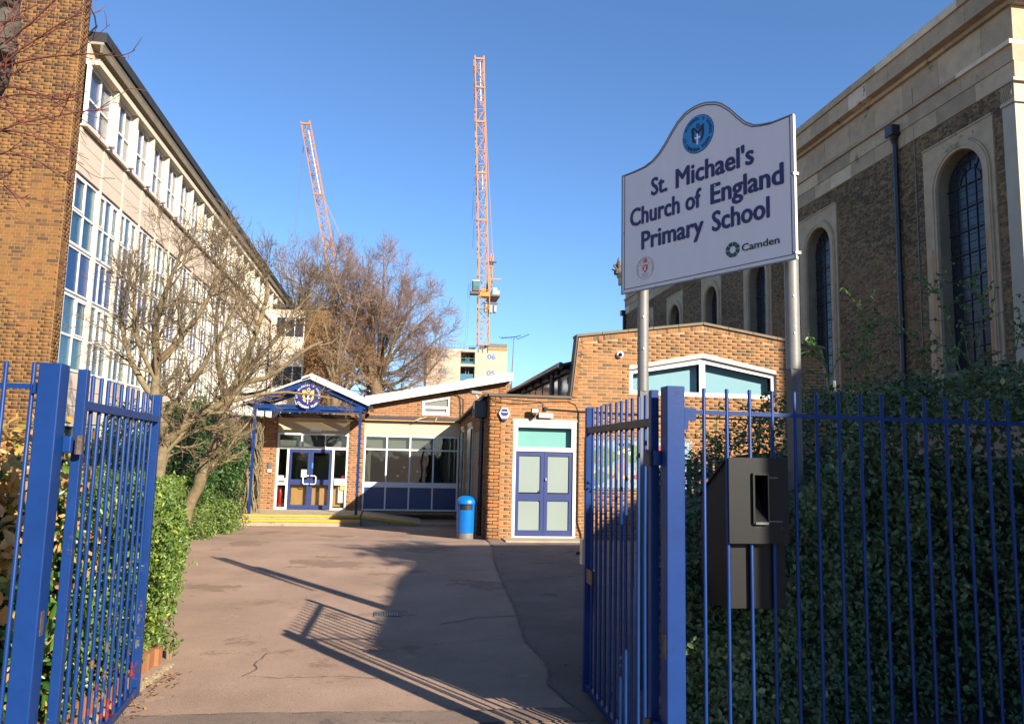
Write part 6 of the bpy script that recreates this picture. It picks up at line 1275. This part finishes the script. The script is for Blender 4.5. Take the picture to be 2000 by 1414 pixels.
# shrub with large yellowing leaves behind the left railings: big leaves laid singly
def big_leaf_shrub(label, c, rad, n, size, seed, nparts, zmax, yel):
    R = np.random.RandomState(seed); t = thing('spotted_laurel', label, 'bush', (c[0], c[1], 0)); sh = np.array(rootloc(t))
    d = R.normal(size=(n, 3)); d /= np.linalg.norm(d, axis=1)[:, None]; P = np.array(c) + d * ((1 + .15 * vnoise(d, 4, seed)) * (1 - .55 * R.rand(n) ** 1.5))[:, None] * np.array(rad); k = (P[:, 2] > .05) & (P[:, 2] < zmax) & (P[:, 0] < -1.72 - .09 * (P[:, 1] - 4)); P = P[k]; d = d[k]
    tone = R.rand(len(P)) * .55; yf_ = R.rand(len(P)) < yel(P); tone = np.where(yf_, .64 + .36 * R.rand(len(P)), tone)
    order = np.argsort(P[:, 1] * 1.0 - .0 * P[:, 2]); near_ = order[:nparts]; rest = order[nparts:]
    link('foliage', leaf_mesh('foliage', P[rest], d[rest] + [0, -.4, .2], size * (.6 + .6 * R.rand(len(rest))), tone[rest], 'leaf_large', R, shift=sh, lie=.7, aspect=.42), t, kind='stuff')
    cache = {}
    for i in near_:
        key = (int(tone[i] * 10), R.randint(2))
        if key not in cache:
            s = size; w = s * .22; V = [(0, 0, 0)]; 
            ring = [(.12, .45), (.35, .95), (.6, .9), (.82, .5)]
            L_ = [(t_ * s, w * a, .25 * w * a / .22 * .3 - .10 * s * t_ * t_) for t_, a in ring]; Rr = [(x, -y, z) for x, y, z in L_]; Mm = [(t_ * s, 0, -.10 * s * t_ * t_ - .012 * s) for t_, a in ring]; tip = (s, 0, -.12 * s)
            V = [(0, 0, 0)] + L_ + Rr + Mm + [tip]; F = [(0, 9, 1), (0, 5, 9)] + [(9 + q, 10 + q, 2 + q, 1 + q) for q in range(3)] + [(5 + q, 6 + q, 10 + q, 9 + q) for q in range(3)] + [(12, 13, 4), (8, 13, 12)]
            cache[key] = np_mesh('leaf', V, F, 'leaf_large', tone=[(key[0] + .5) / 10] * 14, smooth=True)
        o = link('leaf', cache[key], t); o.location = tuple(P[i] - sh); nrm = Vector(d[i] + np.array([R.normal() * .5, -.6, R.normal() * .4])).normalized(); q = nrm.to_track_quat('Z', 'X'); o.rotation_mode = 'QUATERNION'
        from mathutils import Quaternion
        o.rotation_quaternion = q @ Quaternion((0, 0, 1), R.rand() * 6.28); sc_ = .65 + .6 * R.rand(); o.scale = (sc_, sc_, sc_)
    tw = Twigs(R)
    for i in range(12): tw.add(bez((c[0] + R.uniform(-.2, .2), c[1] + R.uniform(-.1, .1), 0), np.array(c) + (R.uniform(-1, .4) * rad[0] * .6, R.uniform(-.2, .2), rad[2] * (.4 + .5 * R.rand())), .05, 8), np.linspace(.012, .005, 8), 0)
    link('stem', tw.mesh('stem', 'bark_twig', 0, 0, rootloc(t), 5), t)
    for (x0, x1, y0, y1, z0, z1) in [(c[0] - rad[0] * .6, c[0] + rad[0] * .5, c[1] - rad[1] * .1, c[1] + rad[1] * .5, 0, zmax * .65)]: MB().box(x0, x1, y0, y1, z0, z1).build('dark_core', 'hedge_core', t)  # dark box, shade behind the big leaves given as colour
    return t
big_leaf_shrub('large-leaved laurel shrub with many yellowed leaves at its top behind the left railings', (-2.55, 5.0, .95), (.95, .55, 1.0), 4600, .098, 91, 295, 1.85, lambda P: np.clip((P[:, 2] - .75) * 1.25 + .16, .12, .93))
big_leaf_shrub('smaller green and brown leafed shrub showing between the left post and the gate bars', (-2.2, 5.25, .6), (.38, .55, .85), 1900, .085, 92, 260, 1.45, lambda P: np.full(len(P), .30))
# arching rose stems above the right hedge
def sprays(label, pts_list, seed, name='rose_stems'):
    R = np.random.RandomState(seed); t = thing(name, label, 'climbing plant', tuple(pts_list[0][0])); tw = Twigs(R)
    for pts in pts_list:
        p = []; pts = [np.array(q, float) for q in pts]
        for a, b in zip(pts[:-1], pts[1:]): p += [a + (b - a) * s for s in (0, .25, .5, .75)]
        p.append(pts[-1]); p = np.array(p) + np.cumsum(R.normal(size=(len(p), 3)) * .006, 0); r = np.linspace(.006, .0025, len(p)); tw.add(p, r, 0); tw.branch(p, r, 1, [None, (9, .28, 60, -.02, .14, .15, 4, .6)])
    sh = rootloc(t); link('stem', tw.mesh('stem', 'leaf_bush', 0, 9, sh, 4, rmin=.0022), t)
    LP = np.concatenate([l[0][1:] for l in tw.lines]); LP = np.repeat(LP, 3, 0); LP = LP[R.rand(len(LP)) < .75]; n = len(LP)
    link('foliage', leaf_mesh('foliage', LP, R.normal(size=(n, 3)) + [0, 0, .5], .035 * (.6 + .7 * R.rand(n)), R.rand(n), 'leaf_bush', R, shift=sh, aspect=.55), t, kind='stuff')
sprays('arching leafy rose stems rising above the hedge in front of the big church window', [[(4.2, 5.2, 2.2), (4.18, 5.2, 2.6), (4.05, 5.2, 3.0), (3.85, 5.1, 3.12)], [(4.3, 5.3, 2.2), (4.4, 5.3, 2.7), (4.35, 5.2, 2.95), (4.2, 5.2, 3.1)], [(4.6, 5.3, 2.2), (4.7, 5.2, 2.7), (4.9, 5.2, 2.95), (5.1, 5.2, 2.9)], [(3.9, 5.2, 2.2), (3.8, 5.1, 2.6), (3.6, 5.1, 2.75), (3.4, 5.1, 2.68)], [(4.9, 5.2, 2.2), (4.8, 5.1, 2.6), (4.6, 5.1, 2.7)], [(4.4, 5.2, 2.3), (4.1, 5.1, 2.55), (3.8, 5, 2.6)], [(5.0, 5.2, 2.2), (5.0, 5.1, 2.65), (5.2, 5, 2.8)]], 95)
sprays('few thin leafy shoots standing above the hedge in front of the church drainpipe', [[(3.3, 5.0, 2.0), (3.28, 5.0, 2.5), (3.22, 5.0, 2.85)], [(3.0, 5.0, 1.9), (2.98, 5, 2.3), (2.9, 5, 2.5)], [(3.1, 5.0, 2.0), (3.2, 5, 2.4), (3.35, 5, 2.5)], [(2.6, 5.0, 1.6), (2.55, 5, 1.95), (2.5, 5, 2.05)], [(2.2, 4.9, 1.4), (2.15, 4.9, 1.75), (2.05, 4.9, 1.85)]], 96)
# palisade and wire screen behind the hedge
wf_ = thing('wire_fence', 'grey wire mesh screen standing above the hedge beside the hall corner', 'fence', (6.6, 10, 0))
mb = MB()
for k in range(22): mb.tube([(6.05 + k * .05, 10, 2.35), (6.25 + k * .05, 10, 2.72)], .005, 4); mb.tube([(6.25 + k * .05, 10, 2.35), (6.05 + k * .05, 10, 2.72)], .005, 4)
mb.build('mesh', 'galv', wf_, kind='stuff'); MB().tube([(6.05, 10, 0), (6.05, 10, 2.85)], .03, 8).build('post', 'galv', wf_); MB().tube([(7.3, 10, 0), (7.3, 10, 2.8)], .03, 8).build('post', 'galv', wf_)
pf = thing('wooden_palisade', 'short weathered wooden palings just visible above the black letterbox', 'fence', (3.2, 8.5, 0))
for k in range(14): boxobj('paling', 'coping', pf, 3.05 + k * .085, 3.10 + k * .085, 8.5, 8.53, 0, 1.70 + .02 * (k % 3))
boxobj('rail', 'coping', pf, 3.0, 4.3, 8.531, 8.56, 1.5, 1.56)

# ================================================================== RAILINGS AND GATES
def rod(x, y, z0, z1, r, par, m='blue_paint', nm='bar', lean=0.0):
    return MB().tube([(x, y, z0), (x + lean, y, z1 - .004), (x + lean, y, z1)], [r, r, r * .75], 10).build(nm, m, par, smooth=True)
gr = thing('railing', 'blue round-bar railing to the right of the gateway in front of the dark hedge', 'railing', (2.6, 3.9, 0))
rr = random.Random(2); cachebar = None
for k in range(30):
    x = 1.611 + .1292 * k
    if k in (1, 2):     # cut by the letterbox plate
        pass
    o = rod(x, 3.905, .06, 2.082 - .0006 * k, .0098, gr)
for z in (1.953, .16):
    MB().bar((1.50, 3.905, z), (5.45, 3.905, z - .018), .010, .022).build('rail', 'blue_paint', gr)
MB().box(1.486, 1.56, 3.885, 3.90, 1.905, 1.972).build('bracket', 'blue_paint', gr); MB().box(1.486, 1.515, 3.88, 3.93, 1.86, 1.972).build('bracket', 'blue_paint', gr)
gl = thing('railing', 'blue round-bar railing to the left of the gateway in front of the yellowing shrub', 'railing', (-2.6, 3.9, 0))
for k in range(22): rod(-1.712 - .1225 * k, 3.905, .06, 2.088, .0105, gl)
for z in (1.973, .16): MB().bar((-1.665, 3.905, z), (-4.4, 3.905, z + .01), .010, .024).build('rail', 'blue_paint', gl)
MB().box(-1.70, -1.672, 3.88, 3.93, 1.94, 1.99).build('bracket', 'blue_paint', gl)
for (x, lab, sx) in ((1.435, 'square blue steel gatepost to the right of the opening', -1), (-1.62, 'square blue steel gatepost to the left of the opening', 1)):
    gp = thing('gatepost', lab, 'gatepost', (x, 3.9, 0))
    MB().box(x - .05, x + .05, 3.85, 3.95, -.1, 2.083).build('post', 'blue_paint', gp, bevel=.006)
    for z in (1.70, .33):
        MB().box(x + sx * .05, x + sx * .09, 3.93, 3.96, z - .035, z + .045).build('hinge', 'blue_paint', gp, bevel=.006)
        MB().tube([(x + sx * .105, 3.985, z - .04), (x + sx * .105, 3.985, z + .05)], .018, 10).build('hinge_pin', 'rust_metal', gp)
    if x < 0: MB().box(x + .0505, x + .054, 3.875, 3.905, .84, .95).build('lock_plate', 'rust_metal', gp)
    else: MB().box(x - .054, x - .0505, 3.86, 3.91, .70, .82).build('lock_plate', 'rust_metal', gp)
def leaf_gate(label, hinge, free, worn, darkrail, mm, seed):
    t = thing('gate', label, 'gate', (hinge[0], hinge[1], 0)); H = Vector((*hinge, 0)); F_ = Vector((*free, 0)); d = F_ - H; L_ = d.length; u = d.normalized(); nrm = Vector((u.y, -u.x, 0))
    def at(s, z): return H + u * s + Vector((0, 0, z))
    def stile(s, w, z0, z1): 
        a = at(s, 0); vs = [a + u * (sx * w / 2) + nrm * (sy * .022) + Vector((0, 0, z)) for z in (z0, z1) for sx, sy in ((-1, -1), (1, -1), (1, 1), (-1, 1))]
        return MB().add(vs, CUBEF).build('stile', mm, t, bevel=.003)
    stile(.03, .05, .05, 2.075); stile(L_ - .03, .05, .03, 2.07)
    for z, h in ((1.90, .045), (.07, .05)):
        MB().bar(at(.056, z), at(L_ - .056, z), .034, h).build('rail', 'rail_dark' if (darkrail and z > 1) else mm, t, bevel=.002)
    n = 11; rr = random.Random(seed)
    for k in range(n):
        s = .056 + (L_ - .112) * (k + 1) / (n + 1); p = at(s, 0)
        MB().tube([p + Vector((0, 0, .095)), p + Vector((rr.uniform(-.003, .003), rr.uniform(-.006, .006), 1.2)), p + Vector((rr.uniform(-.003, .003), 0, 2.055)), p + Vector((0, 0, 2.06))], [.0105, .0105, .0105, .008], 10).build('bar', mm, t, smooth=True)
    return t, at, u, nrm, L_
tR, atR, uR, nR, LR = leaf_gate('open right gate leaf of blue bars with a dark top rail', (1.385, 4.03), (1.415, 5.66), False, True, 'blue_paint', 1)
MB().box(1.375, 1.395, 5.62, 5.70, .92, 1.10).build('latch', 'steel', tR); MB().tube([(1.36, 5.64, 1.0), (1.33, 5.64, 1.0)], .012, 8).build('latch', 'black_paint', tR); MB().box(1.40, 1.44, 5.44, 5.60, .80, .90).build('lock_case', 'black_paint', tR)
MB().tube([(1.43, 5.5, .80), (1.44, 5.5, .62), (1.45, 5.52, .58)], .01, 6).build('chain', 'rust_metal', tR)
tL, atL, uL, nL, LL = leaf_gate('open left gate leaf of scuffed blue bars with red and bare patches near the bottom', (-1.545, 4.03), (-1.690, 5.78), True, False, 'blue_paint_worn', 2)
# letterbox in the railings
lb = thing('letterbox', 'black metal letterbox with an open slot mounted behind the right railings', 'letterbox', (1.95, 4.0, .9))
MB().prism([(1.735, 1.272), (2.068, 1.272), (2.068, 1.718), (1.735, 1.718)], (0, 3.876, 0), X_, Z_, .008, [[(1.872, 1.385), (1.872, 1.628), (1.945, 1.628), (1.945, 1.385)]]).build('front_plate', 'box_black', lb)
mb = MB(); y0, y1 = 3.925, 4.30
prof = [(y0 + .0, .935), (y1, .90), (y1, 1.50), (y0 + .01, 1.712)]      # side profile (y,z)
def prof_box(x0, x1, prof): n = len(prof); return [(x0, p[0], p[1]) for p in prof] + [(x1, p[0], p[1]) for p in prof], [tuple(range(n)), tuple(range(n, 2 * n))[::-1]] + [(i, i + n, (i + 1) % n + n, (i + 1) % n) for i in range(n)]
# hollow body: sides, back, bottom, top and front below the plate
for nm, x0, x1 in (('side_panel', 1.752, 1.760), ('side_panel', 2.062, 2.070)):
    v, f = prof_box(x0, x1, prof); MB().add(v, f).build(nm, 'box_black', lb)
boxobj('front_panel', 'box_black', lb, 1.761, 2.061, y0, y0 + .008, .935, 1.30); boxobj('back_panel', 'box_black', lb, 1.761, 2.061, y1 - .01, y1, .91, 1.50); boxobj('bottom_panel', 'box_black', lb, 1.761, 2.061, y0 + .009, y1 - .011, .93, .94)
MB().bar((1.911, y0 + .008, 1.712), (1.911, y1 + .015, 1.500), .34, .010).build('lid', 'box_black', lb)
for (x0, x1, a, b) in ((1.862, 1.872, 1.375, 1.638), (1.945, 1.951, 1.375, 1.638)): boxobj('slot_frame', 'box_black', lb, x0, x1, 3.86, 3.93, a, b)
boxobj('slot_frame', 'box_black', lb, 1.8725, 1.9445, 3.862, 3.93, 1.628, 1.638)
MB().add([(1.873, 3.862, 1.385), (1.944, 3.862, 1.385), (1.944, 4.05, 1.60), (1.873, 4.05, 1.60), (1.873, 3.862, 1.375), (1.944, 3.862, 1.375), (1.944, 4.06, 1.59), (1.873, 4.06, 1.59)], CUBEF).build('chute', 'box_black', lb)
boxobj('lip', 'galv_dark', lb, 1.873, 1.944, 3.855, 3.872, 1.372, 1.384)
for z in (1.612, 1.384): MB().box(1.952, 2.01 if z > 1.5 else 2.03, 3.8735, 3.8755, z, z + .006).build('weld_mark', 'galv_dark', lb)

# ================================================================== SCHOOL NAME BOARD
sb = thing('school_sign', "arched white name board of St. Michael's primary school on two grey posts", 'sign', (2.2, 5.1, 0))
SO = Vector((1.7383, 5.8231, 3.0)); SU = Vector((.501, -.865, 0)).normalized(); SN = SU.cross(Z_)      # SN faces the drive
top = [(1.514, .976), (1.363, .972), (1.277, .984), (1.215, 1.001), (1.152, 1.043), (1.088, 1.112), (1.022, 1.188), (.955, 1.248), (.90, 1.281), (.816, 1.307), (.76, 1.314), (.70, 1.312), (.625, 1.295), (.549, 1.248), (.486, 1.182), (.423, 1.11), (.36, 1.052), (.295, 1.013), (.212, .988), (.094, .979), (-.02, .978)]
outer = [(-.02, .0), (1.514, .0)] + top
MB().prism(outer, SO, SU, Z_, .022).build('board', 'sign_white', sb)
cxs, czs = .747, .5
inn = [(cxs + (x - cxs) * .967, .028 + (z - 0) * .968 if z > .1 else .030) for x, z in outer]; inn2 = [(cxs + (x - cxs) * .961, .028 + (z - 0) * .9625 if z > .1 else .035) for x, z in outer]
MB().prism(inn, SO + SN * .0025, SU, Z_, .002, [inn2[::-1]]).build('border_line', 'ink_navy', sb)
mb = MB()
for (x0, z0), (x1, z1) in zip(outer, outer[1:] + outer[:1]):
    a = SO + SU * x0 + Z_ * z0 + SN * .001; b = SO + SU * x1 + Z_ * z1 + SN * .001; mb.bar(a, b, .007, .009)
mb.build('edge_trim', 'galv', sb)
LO = SO + SN * .003
lettering('lettering', "St.", 'ink_navy', sb, LO, SU, Z_, .287, .735, .165, .138, .034); lettering('lettering', "Michael's", 'ink_navy', sb, LO, SU, Z_, .53, .731, .684, .146, .034)
lettering('lettering', "Church of", 'ink_navy', sb, LO, SU, Z_, .068, .532, .70, .142, .034); lettering('lettering', "England", 'ink_navy', sb, LO, SU, Z_, .847, .527, .59, .146, .034)
lettering('lettering', "Primary", 'ink_navy', sb, LO, SU, Z_, .187, .325, .60, .142, .034); lettering('lettering', "School", 'ink_navy', sb, LO, SU, Z_, .858, .323, .47, .144, .034)
lettering('lettering', "Camden", 'ink_black', sb, LO, SU, Z_, 1.105, .128, .291, .050, .018)
disc('roundel', 'ink_navy', sb, LO, SU, Z_, .741, 1.09, .142, .146, .002); disc('roundel', 'ink_cyan', sb, LO + SN * .002, SU, Z_, .741, 1.09, .138, .142, .002)
emblem(sb, LO + SN * .002, SU, Z_, .741, 1.085, .125, 'ink_black', 'ink_white', .003)
arc_lettering('lettering', "ST. MICHAEL'S SCHOOL", 'ink_black', sb, LO + SN * .0045, SU, Z_, .741, 1.09, .118, 195, -15, .033, .01)
arc_lettering('lettering', "CAMDEN TOWN", 'ink_black', sb, LO + SN * .0045, SU, Z_, .741, 1.09, .118, 213, 327, .036, .01, inward=True)
# council ring mark made of four linked corner pieces
for k in range(8):
    a0 = math.radians(k * 45 + 3); a1 = math.radians(k * 45 + 42); ri, ro = .027, .054; cx_, cz_ = 1.031, .155; sq = 1.06
    MB().prism([(cx_ + ro * sq * math.cos(a0), cz_ + ro * math.sin(a0)), (cx_ + ro * sq * 1.03 * math.cos((a0 + a1) / 2), cz_ + ro * 1.03 * math.sin((a0 + a1) / 2)), (cx_ + ro * sq * math.cos(a1), cz_ + ro * math.sin(a1)), (cx_ + ri * math.cos(a1 + .12), cz_ + ri * math.sin(a1 + .12)), (cx_ + ri * math.cos(a0 + .12), cz_ + ri * math.sin(a0 + .12))], LO, SU, Z_, .0025).build('ring_piece', 'ink_green', sb)
disc('crest_ring', 'ink_grey', sb, LO, SU, Z_, .228, .170, .0865, .0875, .002, 40, inner=(.0845, .0855))
arc_lettering('lettering', "THE DIOCESE OF LONDON", 'ink_red', sb, LO, SU, Z_, .228, .170, .073, 205, -25, .017, .0)
for s_, z in (("BOARD FOR", .118), ("SCHOOLS", .100)): lettering('lettering', s_, 'ink_red', sb, LO, SU, Z_, .195, z, .066, .010, .0)
MB().prism([(.205, .195), (.251, .195), (.251, .160), (.240, .142), (.228, .135), (.216, .142), (.205, .160)], LO, SU, Z_, .0025).build('shield', 'ink_red', sb)
for s in (1, -1): MB().prism([(.228 - s * .016, .148), (.228 - s * .012, .145), (.228 + s * .017, .188), (.228 + s * .013, .191)], LO + SN * .002, SU, Z_, .002).build('crossed_swords', 'ink_white', sb)
MB().prism([(.212, .212), (.244, .212), (.246, .225), (.240, .240), (.228, .252), (.216, .240), (.210, .225)], LO, SU, Z_, .0025).build('mitre', 'ink_red', sb); MB().prism([(.226, .212), (.230, .212), (.230, .25), (.226, .25)], LO + SN * .002, SU, Z_, .002).build('mitre_band', 'ink_yellow', sb)
for s in (1, -1): 
    pts = [(.228 + s * .030, .15), (.228 + s * .027, .175), (.228 + s * .036, .195), (.228 + s * .044, .205), (.228 + s * .038, .212), (.228 + s * .028, .206)]
    mb = MB(); [mb.bar(LO + SU * a[0] + Z_ * a[1], LO + SU * b[0] + Z_ * b[1], .003, .003) for a, b in zip(pts[:-1], pts[1:])]; mb.build('crozier', 'ink_yellow', sb)
for (x, z) in ((.33, .012), (.70, .012), (1.09, .012), (1.50, .02), (-.005, .5), (1.49, .56), (.89, .655), (-.008, .03)):
    p = SO + SU * x + Z_ * z + SN * .004; mb = MB(); mb.tube([p - SN * .004, p + SN * .003], .007, 8); mb.build('screw', 'steel', sb)
for (x, z) in ((1.508, .56), (1.512, .03)): MB().box(*[c for pr_ in zip((SO + SU * x)[:2] , (SO + SU * x)[:2]) for c in (pr_[0] - .01, pr_[1] + .03)][:4], 3.0 + z, 3.02 + z).build('clip', 'galv', sb)
for (px, py, zt, zb_) in ((1.876, 5.75, 3.97, 2.22), (2.588, 4.75, 3.97, 2.31)):
    MB().tube([(px, py, zb_), (px, py, zt)], .047 if py < 5 else .044, 20).build('post_sleeve', 'galv', sb, smooth=True)
    MB().box(px - .036, px + .036, py - .036, py + .036, 0, zb_ + .002).build('post', 'galv_dark', sb, bevel=.004)
    for z in (2.55, 2.8, 3.05, 3.3): 
        if z > zb_: MB().tube([(px - .01, py - .045, z), (px - .01, py - .051, z)], .006, 8).build('rivet', 'steel', sb)

# ================================================================== GROUPS OF LIKE THINGS
GR = {'tower_crane': 'tower cranes behind the school', 'bare_tree': 'bare winter trees', 'gate': 'pair of open gate leaves', 'gatepost': 'pair of blue gateposts', 'railing': 'blue railings beside the gateway',
      'hedge': 'hedges beside the drive', 'evergreen_bush': 'evergreen bushes', 'low_plants': 'low planting beside the drive', 'spotted_laurel': 'laurel shrubs behind the left railings', 'shade_house': 'unseen houses shaped to shade the drive',
      'security_camera': 'security cameras', 'bulkhead_light': 'bulkhead lamps over the doors', 'manhole_cover': 'inspection covers in the drive', 'brick_edging': 'brick edging of the beds', 'rose_stems': 'leafy stems above the right hedge', 'street_tree': 'street trees'}
for o in C.objects:
    if o.parent is None and 'label' in o and o.name.split('.')[0] in GR: o['group'] = GR[o.name.split('.')[0]]
